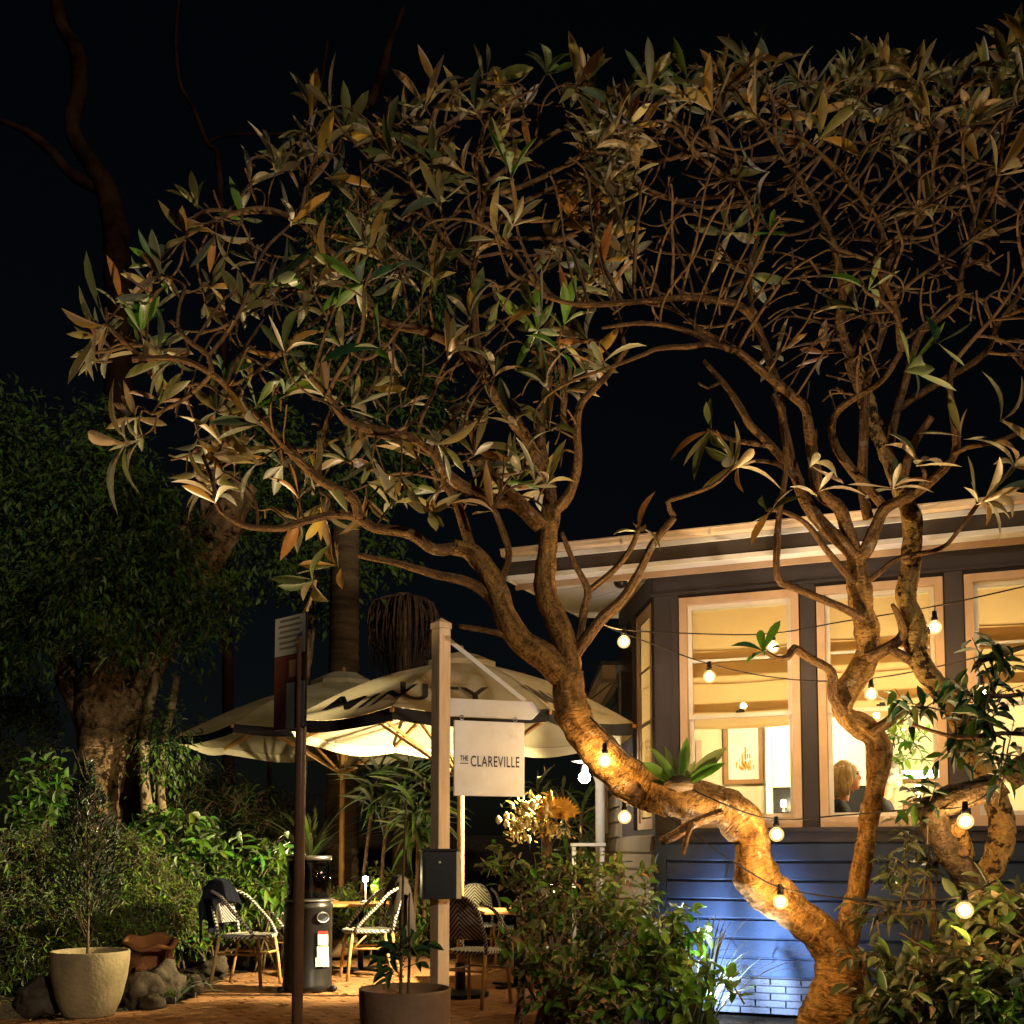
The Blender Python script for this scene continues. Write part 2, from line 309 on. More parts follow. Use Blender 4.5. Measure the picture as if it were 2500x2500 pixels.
def glowglass(name, col, st, op):
    m = bpy.data.materials.new(name); m.use_nodes = True; t = m.node_tree; t.nodes.remove(t.nodes["Principled BSDF"]); out = t.nodes["Material Output"]
    a = t.nodes.new("ShaderNodeBsdfTransparent"); em = t.nodes.new("ShaderNodeEmission"); em.inputs[0].default_value = (*col, 1); em.inputs[1].default_value = st
    mx = t.nodes.new("ShaderNodeMixShader"); mx.inputs[0].default_value = op; t.links.new(a.outputs[0], mx.inputs[1]); t.links.new(em.outputs[0], mx.inputs[2]); t.links.new(mx.outputs[0], out.inputs[0]); return m
M_['bulbshell'] = glowglass("frosted_bulb_glass", (1.0, 0.60, 0.22), 2.4, 0.34)
def barkmat(name, c1, c2, c3, t3, s3, wr=1.0):
    """bark with wrinkles across the limb: uses the limb's own length and girth stored on the mesh"""
    m = bpy.data.materials.new(name); m.use_nodes = True; t = m.node_tree; b = t.nodes["Principled BSDF"]; b.inputs["Roughness"].default_value = .85; b.inputs["Specular IOR Level"].default_value = .15
    at = t.nodes.new("ShaderNodeAttribute"); at.attribute_name = "limb"; tc = t.nodes.new("ShaderNodeTexCoord")
    def N(vec, scale, det=6, ro=.6, stretch=None, dist=0.0):
        n = t.nodes.new("ShaderNodeTexNoise"); n.inputs["Scale"].default_value = scale; n.inputs["Detail"].default_value = det; n.inputs["Roughness"].default_value = ro; n.inputs["Distortion"].default_value = dist
        if stretch: mp = t.nodes.new("ShaderNodeMapping"); mp.inputs["Scale"].default_value = stretch; t.links.new(vec, mp.inputs[0]); vec = mp.outputs[0]
        t.links.new(vec, n.inputs["Vector"]); return n.outputs["Fac"]
    def ramp(f, p0, p1, a=(0, 0, 0), bcol=(1, 1, 1)):
        r = t.nodes.new("ShaderNodeValToRGB"); r.color_ramp.elements[0].position, r.color_ramp.elements[1].position = p0, p1; r.color_ramp.elements[0].color = (*a, 1); r.color_ramp.elements[1].color = (*bcol, 1); t.links.new(f, r.inputs[0]); return r.outputs[0]
    wrk = N(at.outputs["Vector"], 1.0, 5, .55, (24, 5.0, 5.0), 1.6); lng = N(at.outputs["Vector"], 1.0, 6, .65, (5, 7.0, 7.0), .3); blot = N(tc.outputs["Object"], s3, 8, .7); fine = N(tc.outputs["Object"], 70, 3)
    base = ramp(lng, .36, .62, c2, c1)
    mx = t.nodes.new("ShaderNodeMix"); mx.data_type = 'RGBA'; mx.blend_type = 'MULTIPLY'; mx.inputs[0].default_value = .75 * wr; t.links.new(base, mx.inputs[6]); t.links.new(ramp(wrk, .33, .56, (.24, .21, .18), (1.12, 1.12, 1.12)), mx.inputs[7])
    m2 = t.nodes.new("ShaderNodeMix"); m2.data_type = 'RGBA'; t.links.new(ramp(blot, *t3), m2.inputs[0]); t.links.new(mx.outputs[2], m2.inputs[6]); m2.inputs[7].default_value = (*c3, 1); t.links.new(m2.outputs[2], b.inputs["Base Color"])
    ad = t.nodes.new("ShaderNodeMath"); ad.operation = 'ADD'; t.links.new(wrk, ad.inputs[0]); t.links.new(lng, ad.inputs[1]); a2 = t.nodes.new("ShaderNodeMath"); a2.operation = 'MULTIPLY_ADD'; t.links.new(fine, a2.inputs[0]); a2.inputs[1].default_value = .35; t.links.new(ad.outputs[0], a2.inputs[2])
    bp = t.nodes.new("ShaderNodeBump"); bp.inputs["Strength"].default_value = 1.0; bp.inputs["Distance"].default_value = .035; t.links.new(a2.outputs[0], bp.inputs["Height"]); t.links.new(bp.outputs[0], b.inputs["Normal"]); return m
M_['bark'] = barkmat("wrinkled_bark", (0.45, 0.25, 0.08), (0.12, 0.06, 0.02), (0.48, 0.38, 0.25), (.60, .66), 6)
M_['bark_mottled'] = barkmat("mottled_bark", (0.52, 0.33, 0.11), (0.30, 0.17, 0.055), (0.04, 0.024, 0.012), (.52, .57), 13, .5)
M_['bark_grey'] = barkmat("limb_bark", (0.33, 0.18, 0.075), (0.12, 0.064, 0.028), (0.38, 0.32, 0.25), (.60, .68), 8)
M_['bark_dark'] = barkmat("dark_limb_bark", (0.17, 0.12, 0.072), (0.06, 0.042, 0.026), (0.26, 0.21, 0.15), (.60, .68), 7)
M_['paperbark'] = barkmat("paperbark", (0.42, 0.27, 0.13), (0.10, 0.06, 0.03), (0.02, 0.013, 0.008), (.55, .62), 4, .3)
def limb_coords(o, rings, n):
    """store distance along the limb and position round it as a vector attribute"""
    me = o.data; at = me.attributes.new("limb", 'FLOAT_VECTOR', 'POINT'); s = 0.0; vals = []
    for i in range(len(rings)):
        if i: s += (rings[i] - rings[i - 1]).length
        for j in range(n): an = 2 * math.pi * j / n; vals += [s, math.cos(an) * .25, math.sin(an) * .25]
    at.data.foreach_set('vector', vals[:3 * len(me.vertices)])
# ================================================================== SETTING: ground, paving, garden bed
mb = MB(); nx, ny = 44, 44
def soil_z(x, y):
    z = 0.05 * mnoise.noise(Vector((x * 0.9, y * 0.9, 0)))
    z += max(0.0, y - 15.0) * 0.16 if y < 26 else 1.76 + 0.0 * y      # the bank rises behind the terrace
    return z
xs = [-60, -40, -28, -20] + list(np.linspace(-15, 12, 50)) + [18, 26, 40, 60]
ys = [-40, -20, -8, 0, 4] + list(np.linspace(6, 26, 44)) + [32, 45, 70, 100]
for y in ys:
    for x in xs: mb.v.append((x, y, soil_z(x, y) - 0.06))
n = len(xs)
mb.f = [(j * n + i, j * n + i + 1, (j + 1) * n + i + 1, (j + 1) * n + i) for j in range(len(ys) - 1) for i in range(n - 1)]; mb.mi = [0] * len(mb.f)
mb.build("ground", M_['soil'], smooth=True, kind='structure')

# paving: one sheet of bedding sand with separate bricks on it
pav = bpy.data.objects.new("paving", None)
edge = [G(-60, 2486), G(130, 2490), G(300, 2468), G(440, 2445), G(560, 2385), G(700, 2352), G(860, 2335), G(1130, 2330)]
poly = [Vector((-4.6, 5.2, 0)), *edge, Vector((0.2, 13.0, 0)), Vector((0.95, 10.6, 0)), Vector((0.95, 9.2, 0)), Vector((0.6, 8.4, 0)), Vector((0.55, 5.2, 0))]
def inside(p, pl):
    c = False; x, y = p[0], p[1]
    for i in range(len(pl)):
        a, b = pl[i], pl[i - 1]
        if (a[1] > y) != (b[1] > y) and x < (b[0] - a[0]) * (y - a[1]) / (b[1] - a[1]) + a[0]: c = not c
    return c
pb = MB(); pb.v = [(p.x, p.y, -0.028) for p in poly]; pb.f = [tuple(range(len(poly)))]; pb.mi = [0]
pav = pb.build("paving", M_['joint'], kind='structure')
if pav.data.polygons[0].normal.z < 0: pav.data.flip_normals()
bw, bl = 0.115, 0.23; ang = R(42); cu, cv = Vector((math.cos(ang), math.sin(ang), 0)), Vector((-math.sin(ang), math.cos(ang), 0))
bricks = []
for i in range(-60, 90):
    for j in range(-40, 60):
        c = cu * ((j + 0.5 * (i % 2)) * (bl + 0.008)) + cv * (i * (bw + 0.008)) + Vector((-1.8, 8.0, 0))
        if inside(c, poly):
            q = proj(c); vis = -80 < q[0] < 1500 and q[1] < 2540
            bricks.append((not vis, c.y, c))
bricks.sort(key=lambda t: (t[0], t[1]))
def brick_mesh(name, tilt, chip):
    b = MB(); h = 0.03; hx, hy = bl / 2, bw / 2; e = 0.006
    top = [(-hx + e, -hy + e, tilt[0]), (hx - e, -hy + e, tilt[1]), (hx - e, hy - e, tilt[2]), (-hx + e, hy - e, tilt[3])]
    mid = [(-hx, -hy, -e), (hx, -hy, -e - chip), (hx, hy, -e), (-hx, hy, -e)]; low = [(x, y, -h) for x, y, _ in mid]
    b.add(low + mid + top, [(0, 1, 5, 4), (1, 2, 6, 5), (2, 3, 7, 6), (3, 0, 4, 7), (4, 5, 9, 8), (5, 6, 10, 9), (6, 7, 11, 10), (7, 4, 8, 11), (8, 9, 10, 11)])
    me = b.mesh(name); me.materials.append(M_['paver']); return me
bms = [brick_mesh("brick", [random.uniform(-.0025, .0025) for _ in range(4)], random.uniform(0, .004)) for _ in range(6)]
rot = Matrix.Rotation(ang, 4, 'Z'); rest = MB()
for k, (_, _, c) in enumerate(bricks):
    Mx = Matrix.Translation(c + Vector((0, 0, random.uniform(-.003, .002)))) @ rot @ Matrix.Rotation(random.gauss(0, .008), 4, 'Z')
    if k < 300:
        o = bpy.data.objects.new("brick", random.choice(bms)); COL.objects.link(o); o.parent = pav; o.matrix_basis = Mx
    else:
        me = random.choice(bms); rest.add([Mx @ v.co for v in me.vertices], [tuple(p.vertices) for p in me.polygons])
rest.build("brick_field", M_['paver'], pav, kind='stuff')

# ================================================================== HOUSE
C = P(1597, 1720, 9.0); Wr = P(2500, 1700, 8.0)
e = Vector((Wr.x - C.x, Wr.y - C.y, 0)).normalized(); nrm = Vector((e.y, -e.x, 0))
if nrm.y > 0: nrm = -nrm
C0 = Vector((C.x, C.y, 0))
def ws(px, py, off=0.0):
    p = hit(px, py, C0 + nrm * off, nrm); return (p - C0).dot(e), p.z
def W(s, z, o=0.0): return C0 + e * s + nrm * o + Vector((0, 0, z))
class HB(MB):           # boxes in the wall's own frame: s along the wall, z up, o out of it
    fr = (C0, e, nrm)
    def wbox(s, s0, s1, z0, z1, o0, o1, mi=0):
        c, ee, nn = s.fr; q = lambda a, b, z: c + ee * a + nn * b + Vector((0, 0, z))
        return s.hexa([q(s0, o0, z0), q(s1, o0, z0), q(s1, o1, z0), q(s0, o1, z0), q(s0, o0, z1), q(s1, o0, z1), q(s1, o1, z1), q(s0, o1, z1)] if ee.cross(nn).z > 0 else
                      [q(s0, o1, z0), q(s1, o1, z0), q(s1, o0, z0), q(s0, o0, z0), q(s0, o1, z1), q(s1, o1, z1), q(s1, o0, z1), q(s0, o0, z1)], mi)
ZH = ws(1665, 1462)[1]; ZS = ws(1700, 2022)[1]; ZF = ws(1665, 1398)[1]; ZB0 = ws(1700, 2056)[1]; ZB1 = ws(1750, 2379)[1]
SEND = 5.2
house = thing("house", "dark weatherboard cottage with glowing bay windows behind the two bare-limbed trees", "house", (C0.x, C0.y, 0))
wins = [(ws(1662, 1750)[0], ws(1955, 1750)[0]), (ws(1999, 1750)[0], ws(2310, 1750)[0]), (ws(2363, 1750)[0], ws(2363, 1750)[0] + 1.02), (ws(2363, 1750)[0] + 1.22, ws(2363, 1750)[0] + 2.24)]
T = 0.14
h = HB()                                                       # wall pieces round the openings
cuts = [0.0] + [k for wn in wins for k in wn] + [SEND]
for i in range(0, len(cuts), 2): h.wbox(cuts[i], cuts[i + 1], ZS, ZH, -T, 0)
h.wbox(0, SEND, ZH, ZF + 0.35, -T, 0); h.wbox(0, SEND, 0.0, ZS, -T, 0)
h.build("wall", M_['paint_dark'], house)
h = HB(); h.wbox(-0.0, SEND, ZF - 0.17, ZF + 0.04, 0.002, 0.022); h.wbox(0, SEND, ZF - 0.19, ZF - 0.17, 0.002, 0.034); h.build("frieze", M_['paint_dark'], house)
h = HB(); h.wbox(0.02, SEND, ZB0, ZS - 0.035, 0.002, 0.03); h.wbox(0.02, SEND, ZS - 0.035, ZS, 0.002, 0.055); h.build("apron", M_['paint_dark'], house)
for a, b in ((0.0, wins[0][0]), (wins[0][1], wins[1][0]), (wins[1][1], wins[2][0])):
    h = HB(); h.wbox(a + 0.012, b - 0.012, ZS + 0.002, ZF - 0.192, 0.002, 0.02)
    if b - a > 0.2: h.wbox(b - 0.075, b - 0.06, ZS + .002, ZH + 0.03, 0.021, 0.03)
    h.build("pilaster", M_['paint_dark'], house)
nb = 7; bh = (ZB0 - ZB1) / nb
def board(a0, a1, z0, z1, fr, m, root):
    b = HB(); b.fr = fr; c, ee, nn = fr; q = lambda s, o, z: c + ee * s + nn * o + Vector((0, 0, z))
    pr = [(0.003, z1), (0.004, z1), (0.006, z1 - 0.012), (0.024, z1 - 0.016), (0.038, z0 + 0.010), (0.034, z0 + .001), (0.003, z0 + 0.004)]; k = len(pr)
    vs = [q(a0, o, z) for o, z in pr] + [q(a1, o, z) for o, z in pr]
    fs = [(i, (i + 1) % k, k + (i + 1) % k, k + i) for i in range(k)] + [tuple(range(k)), tuple(range(2 * k - 1, k - 1, -1))]
    b.add(vs, fs); o = b.build("weatherboard", m, root)
    bm = bmesh.new(); bm.from_mesh(o.data); bmesh.ops.recalc_face_normals(bm, faces=bm.faces); bm.to_mesh(o.data); bm.free(); return o
for i in range(nb): board(0.10, SEND, ZB1 + i * bh, ZB1 + (i + 1) * bh - 0.004, (C0, e, nrm), M_['board_paint'], house)
h = HB(); h.wbox(0.0, 0.098, ZB1, ZB0, 0.002, 0.045); h.build("corner_board", M_['board_paint'], house)
# painted brick footing, brick by brick
zb = ZB1 - 0.012; rows = 5; rh = zb / rows
for r_ in range(rows):
    s = -0.02 - (0.12 if r_ % 2 else 0)
    while s < 4.3:
        h = HB(); j = random.uniform(-.003, .003); h.wbox(max(s, 0.0), s + 0.228, r_ * rh + 0.005, (r_ + 1) * rh - 0.006, 0.002, 0.034 + j)
        o = h.build("brick", M_['base'], house); s += 0.24

# windows
gm = M_['glass']
def sash_window(s0, s1, z0, z1, fr, root, blind_to, sill=True, slim=False):
    w_ = 0.045 if slim else 0.062; fr = (fr[0], fr[1], fr[2] * 0.22) if slim else fr
    f = HB(); f.fr = fr
    f.wbox(s0, s0 + w_, z0, z1, -0.10, 0.028); f.wbox(s1 - w_, s1, z0, z1, -0.10, 0.028); f.wbox(s0 + w_, s1 - w_, z1 - w_, z1, -0.10, 0.028); f.wbox(s0 + w_, s1 - w_, z0, z0 + w_ * 1.3, -0.10, 0.034)
    win = f.build("window", M_['trim'], root)
    a, b = s0 + w_ + 0.002, s1 - w_ - 0.002; zl, zt = z0 + w_ * 1.3 + .002, z1 - w_ - .002; zm = zl + (zt - zl) * 0.475; zg = zl + (zt - zl) * 0.735; t = 0.035
    for nm, lo, up, o in (("upper_sash", zm - 0.02, zt, -0.02), ("lower_sash", zl, zm + 0.02, -0.06)):
        g = HB(); g.fr = fr
        g.wbox(a, a + t, lo, up, o - 0.03, o); g.wbox(b - t, b, lo, up, o - 0.03, o); g.wbox(a + t, b - t, up - t, up, o - 0.03, o); g.wbox(a + t, b - t, lo, lo + t, o - 0.03, o)
        if nm == "upper_sash": g.wbox(a + t, b - t, zg - 0.011, zg + 0.011, o - 0.028, o - 0.002)
        g.build(nm, M_['white'] if not slim else M_['trim'], win)
        p = HB(); p.fr = fr; p.wbox(a + t - .004, b - t + .004, lo + t - .004, up - t + .004, o - 0.018, o - 0.013); p.build("pane", M_['sideglass'] if slim else gm, win)
    if not slim:
        k = HB(); k.fr = fr; mid = (a + b) / 2; k.wbox(mid - 0.035, mid + 0.035, zm + 0.021, zm + 0.036, -0.052, -0.022); k.wbox(mid - 0.012, mid + 0.03, zm + 0.036, zm + 0.05, -0.046, -0.028); k.build("sash_lock", M_['black'], win)
    # roman blind: stacked flat folds that lean out one over the next
    bl_ = HB(); bl_.fr = fr; c, ee, nn = fr; q = lambda s, o, z: c + ee * s + nn * o + Vector((0, 0, z))
    zs = [zt - 0.03]; folds = [0.34, 0.62, 0.86, 1.0]
    for fd in folds: zs.append(zt - 0.03 - (zt - 0.03 - blind_to) * fd)
    na = 9; rows_ = []
    for i, zz in enumerate(zs):
        if i == 0: rows_.append((zz, -0.135)); continue
        rows_.append((zz + 0.03, -0.132)); rows_.append((zz, -0.112))
        if i < len(zs) - 1: rows_.append((zz + 0.012, -0.140))
    vs = []
    for zz, o in rows_:
        for i in range(na):
            tt = i / (na - 1); vs.append(q(a + 0.005 + (b - a - 0.01) * tt, o + 0.004 * math.sin(tt * 9 + zz * 7), zz - 0.012 * math.sin(tt * math.pi) * (zz < zt - 0.2)))
    fs = [(r * na + i, r * na + i + 1, (r + 1) * na + i + 1, (r + 1) * na + i) for r in range(len(rows_) - 1) for i in range(na - 1)]
    bl_.add(vs, fs); ro_ = bl_.build("roman_blind", M_['blind'], win)
    if not slim:
        for (za_, zb_) in ((zs[1] - .01, zs[2] + .06), (zs[3] - .0, zs[3] + .075)):
            k = HB(); k.fr = fr; k.wbox(a + .012, b - .012, min(za_, zb_), max(za_, zb_), -.150, -.147); k.build("fold_lining", M_['blind'], ro_)
    return win
fr0 = (C0, e, nrm)
bz = [ws(1800, 1772)[1], ws(2150, 1742)[1], ws(2420, 1700)[1], ws(2420, 1700)[1]]
for (a, b), z in zip(wins, bz): sash_window(a, b, ZS, ZH, fr0, house, z)

# side of the bay and the long side wall behind it
L = P(1515, 1500, 10.5); L0 = Vector((L.x, L.y, 0)); es = (L0 - C0).normalized(); LEN = (L0 - C0).length
ns = Vector((-es.y, es.x, 0));  ns = ns if ns.x < 0 else -ns
fr1 = (C0, es, ns)
def ss(px, py): 
    p = hit(px, py, C0, ns); return (p - C0).dot(es)
wa, wb = ss(1592, 1750), ss(1556, 1750)
h = HB(); h.fr = fr1
h.wbox(0.0, wa, ZS, ZF + .35, -T, 0); h.wbox(wb, LEN, ZS, ZF + .35, -T, 0); h.wbox(wa, wb, ZH, ZF + .35, -T, 0); h.wbox(0.0, LEN, 0, ZS, -T, 0)
h.build("side_wall", M_['paint_dark'], house)
h = HB(); h.fr = fr1; h.wbox(0.0, LEN, ZH + 0.04, ZF, 0.002, 0.02); h.wbox(wb + 0.09, wb + 0.13, ZS, ZH + .038, 0.002, 0.03); h.wbox(wb + 0.02, wb + 0.07, ZS, ZH + .038, 0.002, 0.04); h.build("side_trim", M_['paint_dark'], house)
sash_window(wa, wb, ZS, ZH, fr1, house, ZS + 0.12, slim=True)
for i in range(9): board(0.05, LEN, 0.1 + i * 0.15, 0.1 + (i + 1) * 0.15 - .002, fr1, M_['lit_side_paint'], house)
# rear wing
Q0 = L0 + Vector((-0.02, 0.02, 0)); Q1 = P(1447, 1700, 14.0); Q1 = Vector((Q1.x, Q1.y, 0)); ew = (Q1 - Q0).normalized(); nw = Vector((-ew.y, ew.x, 0)); nw = nw if nw.x < 0 else -nw
fr2 = (Q0, ew, nw); LW = (Q1 - Q0).length
h = HB(); h.fr = fr2; h.wbox(0.0, LW, 0, 3.1, -0.12, 0); h.build("rear_wall", M_['lit_side_paint'], house)
for i in range(19): board(0.0, LW, 0.1 + i * 0.15, 0.1 + (i + 1) * 0.15 - .002, fr2, M_['lit_side_paint'] if i < 12 else M_['board_paint'], house)
h = HB(); h.fr = fr2; h.wbox(0.0, LW + 0.1, 3.02, 3.16, 0.03, 0.16); h.build("rear_gutter", M_['gutter'], house)
h = HB(); h.fr = fr2; h.wbox(0.0, LW + .1, 3.16, 3.20, -0.6, 0.17); h.build("rear_roof", M_['roof'], house)
h = HB(); h.fr = fr2; h.wbox(0.9, 1.7, 1.5, 2.55, 0.033, 0.06); h.build("rear_window_frame", M_['white'], house); h = HB(); h.fr = fr2; h.wbox(0.96, 1.64, 1.56, 2.49, 0.062, 0.068); h.build("rear_pane", gm, house)

# eaves: soffit, fascia, gutter, trim, roof
OV = 0.23; EL = -1.24                                         # overhang and how far the eave runs past the corner
zs = ZF + 0.02
fl, fr_ = W(EL, zs, OV), W(SEND, zs, OV)
bk = [W(SEND, zs, -T), W(0.0, zs, -T) + Vector((0.2, 0, 0)), L0 + Vector((0.25, 0.3, zs)), L0 + Vector((-0.35, 0.25, zs))]
mb = MB(); top = [fl, fr_, *bk]; k = len(top)
mb.add([p for p in top] + [p + Vector((0, 0, 0.02)) for p in top], [tuple(range(k)), tuple(range(2 * k - 1, k - 1, -1))] + [(i, i + k, (i + 1) % k + k, (i + 1) % k) for i in range(k)])
mb.build("soffit", M_['white'], house)
lf = L0 + Vector((-0.35, 0.25, zs))
for a, b in ((0.35, 0.37), (0.7, 0.72)):                       # cover battens on the soffit lining
    mb = MB(); p0 = fl.lerp(lf, a); p1 = W(0.0 + a * 0.2, zs, 0.05 - a * 0.2); mb.bar(p0 - Vector((0, 0, .006)), p1 - Vector((0, 0, .006)), 0.045, 0.012); mb.build("soffit_batten", M_['white'], house)
h = HB(); h.wbox(EL, SEND, zs - 0.05, zs - 0.002, 0.024, 0.055); h.build("cornice_strip", M_['trim'], house)
h = HB(); h.wbox(EL, SEND, zs - 0.012, zs + 0.028, OV, OV + 0.02); h.build("eave_board", M_['white'], house)
h = HB(); h.wbox(EL - 0.01, SEND, zs + 0.028, zs + 0.15, OV - 0.02, OV + 0.012); h.build("fascia", M_['fascia'], house)
gx = HB(); c, ee, nn = fr0; pr = [(OV + 0.014, zs + 0.19), (OV + 0.06, zs + 0.191), (OV + 0.088, zs + 0.205), (OV + 0.096, zs + 0.235), (OV + 0.108, zs + 0.238), (OV + 0.108, zs + 0.250), (OV + 0.088, zs + 0.250), (OV + 0.078, zs + 0.208), (OV + 0.014, zs + 0.20)]
kk = len(pr); vs = [c + ee * (EL - 0.04) + nn * o + Vector((0, 0, z)) for o, z in pr] + [c + ee * SEND + nn * o + Vector((0, 0, z)) for o, z in pr]
gx.add(vs, [(i, (i + 1) % kk, kk + (i + 1) % kk, kk + i) for i in range(kk)] + [tuple(range(kk)), tuple(range(2 * kk - 1, kk - 1, -1))]); gx.build("gutter", M_['gutter'], house)
h = HB(); h.wbox(EL - .02, SEND, zs + 0.148, zs + 0.188, OV + 0.013, OV + 0.040); h.build("gutter_back_strip", M_['white'], house)
for k in range(9): h = HB(); a_ = EL + .3 + k * .74; h.wbox(a_, a_ + .018, zs + .188, zs + .245, OV + .0135, OV + .102); h.build("gutter_bracket", M_['gutter'], house)
mb = MB(); A, B = fl, lf; mb.hexa([A + Vector((0, 0, 0.028)), B + Vector((0, 0, .028)), B + Vector((0.03, 0, .028)), A + Vector((0.03, 0, .028)), A + Vector((0, 0, .18)), B + Vector((0, 0, .18)), B + Vector((0.03, 0, .18)), A + Vector((0.03, 0, .18))]); mb.build("side_fascia", M_['fascia'], house)
mb = MB(); A, B = fl + Vector((0, 0, -.012)), lf + Vector((0, 0, -.012)); mb.hexa([A + Vector((-.022, 0, 0)), B + Vector((-.022, 0, 0)), B + Vector((-.002, 0, 0)), A + Vector((-.002, 0, 0)), A + Vector((-.022, 0, .04)), B + Vector((-.022, 0, .04)), B + Vector((-.002, 0, .04)), A + Vector((-.002, 0, .04))]); mb.build("side_eave_board", M_['white'], house)
rt = zs + 0.215; a0, a1 = W(EL, rt, OV + 0.03), W(SEND, rt, OV + .03); a2 = W(SEND, rt + 0.85, -4.0); a3 = W(1.6, rt + 0.85, -4.0); a4 = Vector((lf.x, lf.y, rt)); a5 = W(-0.1, rt, -6.0)
mb = MB(); vs = [a0, a1, a2, a3, a4, a5]; mb.add(vs + [v - Vector((0, 0, 0.03)) for v in vs], [(0, 1, 2, 3), (0, 3, 5, 4), (9, 8, 7, 6), (10, 11, 9, 6), (0, 6, 7, 1), (4, 10, 6, 0), (5, 11, 10, 4)]); mb.build("roof", M_['roof'], house)

# room inside
BO = -3.3
h = HB(); h.wbox(-0.3, SEND, 0.4, 3.72, BO - 0.1, BO); h.wbox(SEND, SEND + 0.1, 0.4, 3.72, BO, 0.0); h.build("room_wall", M_['inwall'], house)
h = HB(); h.wbox(0.05, SEND, 0.45, 0.5, BO, -T - .01); h.build("room_floor", M_['infloor'], house)
h = HB(); h.wbox(0.05, SEND, 3.45, 3.5, BO, -T - .01); h.build("room_ceiling", M_['inwall'], house)
def bs(px, py, off): 
    p = hit(px, py, C0 + nrm * off, nrm); return (p - C0).dot(e), p.z
# inner return wall seen through the first window, framed print, inner window with cream blind
s0, z0 = bs(1768, 1915, BO + .03); s1, z1 = bs(1862, 1730, BO + .03)
pic = thing("framed_print", "tall white print in a brown frame on the cream wall inside the first window", "picture", W(s0, z0, BO + 0.02))
h = HB(); h.wbox(s0, s0 + 0.05, z0, z1, BO + .003, BO + 0.05); h.wbox(s1 - 0.05, s1, z0, z1, BO + .003, BO + .05); h.wbox(s0 + .05, s1 - .05, z0, z0 + 0.05, BO + .003, BO + .05); h.wbox(s0 + .05, s1 - .05, z1 - .05, z1, BO + .003, BO + .05); h.build("frame", M_['frame'], pic)
h = HB(); h.wbox(s0 + .05, s1 - .05, z0 + .05, z1 - .05, BO + .003, BO + .02); h.build("print_sheet", M_['paper'], pic)
h = HB()
for i in range(60):
    a = random.gauss((s0 + s1) / 2, 0.05); zz = z0 + 0.15 + abs(random.gauss(0, 0.09)); h.wbox(a - .006, a + .006, zz, zz + random.uniform(.02, .06), BO + .021, BO + .024)
h.build("drawing", M_['yellow'], pic, kind='stuff')
s2, z2 = bs(1886, 2000, BO + .4); s3, z3 = bs(1945, 1920, BO + .4); _, z4 = bs(1945, 1700, BO + .4)
h = HB(); h.wbox(s2 - 0.06, s2, 0.5, 3.4, BO + .002, BO + 0.42); h.wbox(s2 + .001, s3 + 0.7, z3, z4, BO + 0.33, BO + .35); h.build("inner_blind", M_['inwall'], house)
h = HB(); h.wbox(s2 + .001, s3 + 0.7, 0.9, z3, BO + 0.30, BO + .32); h.build("dark_inner_window", M_['black_plastic'], house)
h = HB(); h.wbox(*(bs(1700, 1810, BO + .02)[0], bs(1712, 1810, BO + .02)[0]), 1.2, bs(1700, 1808, BO + .02)[1], BO + .003, BO + .05); h.build("inner_door_trim", M_['trim'], house)
# lamps inside: pendant shades with a real lamp in each
def pendant(s, o, z, pw, label):
    p = W(s, z, o); t = thing("pendant_lamp", label, "lamp", p, "pendant lamps in the room")
    MB().lathe([(0.03, 0.16), (0.06, 0.15), (0.17, 0.0), (0.165, 0.0), (0.055, 0.145), (0.03, 0.15)], p, 20).build("lamp_shade", M_['white'], t, True)
    MB().tube([p + Vector((0, 0, 0.15)), W(s, 3.45, o)], 0.006, 6).build("flex", M_['cable'], t)
    MB().blob(p + Vector((0, 0, 0.05)), 0.04, 2, 0).build("bulb", M_['tableglow'], t, True)
    l = bpy.data.lights.new("pendant_light", 'POINT'); l.energy = pw; l.color = (1.0, 0.80, 0.48); l.shadow_soft_size = 0.08
    lo = bpy.data.objects.new("pendant_light", l); COL.objects.link(lo); lo.location = p + Vector((0, 0, -0.06)); attach(lo, t)
pendant(0.75, -1.9, 2.86, 210, "white pendant shade hanging behind the blind of the first window")
pendant(2.1, -1.5, 2.86, 115, "white pendant shade hanging behind the blind of the second window")
pendant(3.4, -1.5, 2.86, 110, "white pendant shade hanging behind the blind of the third window")

# camera dome under the eave
p = P(1515, 1392, 9.15); p.z = zs
t = thing("security_camera", "small black dome camera under the white eave left of the bay", "camera", p)
MB().lathe([(0.075, 0.0), (0.075, -0.035), (0.068, -0.04)], p, 20).build("mount", M_['white'], t, True)
MB().lathe([(0.062, -0.04)] + [(0.062 * math.cos(a), -0.04 - 0.055 * math.sin(a)) for a in np.linspace(0.1, 1.57, 7)], p, 20).build("dome", M_['black_plastic'], t, True)
# white downpipe at the side wall
a, b = P(1462, 1888, 10.9), P(1466, 2120, 10.9)
t = thing("downpipe", "pale green-white pipe standing beside the house wall under the white lamp", "pipe", (b.x, b.y, 0.0))
MB().tube([(b.x, b.y, -0.02), (b.x, b.y, a.z - .1), (b.x - .03, b.y, a.z)], 0.05, 12).build("pipe", M_['white'], t, True)
mb = MB(); mb.box((b.x, b.y, 1.1), (0.13, 0.13, 0.03)); mb.build("bracket", M_['steel'], t)
a = P(1435, 2062, 10.7); mb = MB(); o = mb.box((a.x, a.y, a.z), (0.34, 0.25, 0.03)).box((a.x - .14, a.y, a.z / 2 - .008), (.03, .2, a.z - .03)).box((a.x + .14, a.y, a.z / 2 - .008), (.03, .2, a.z - .03)).build("garden_shelf", M_['white']); tag(o, "narrow white shelf top below the white lamp, half behind the shrub", "shelf")

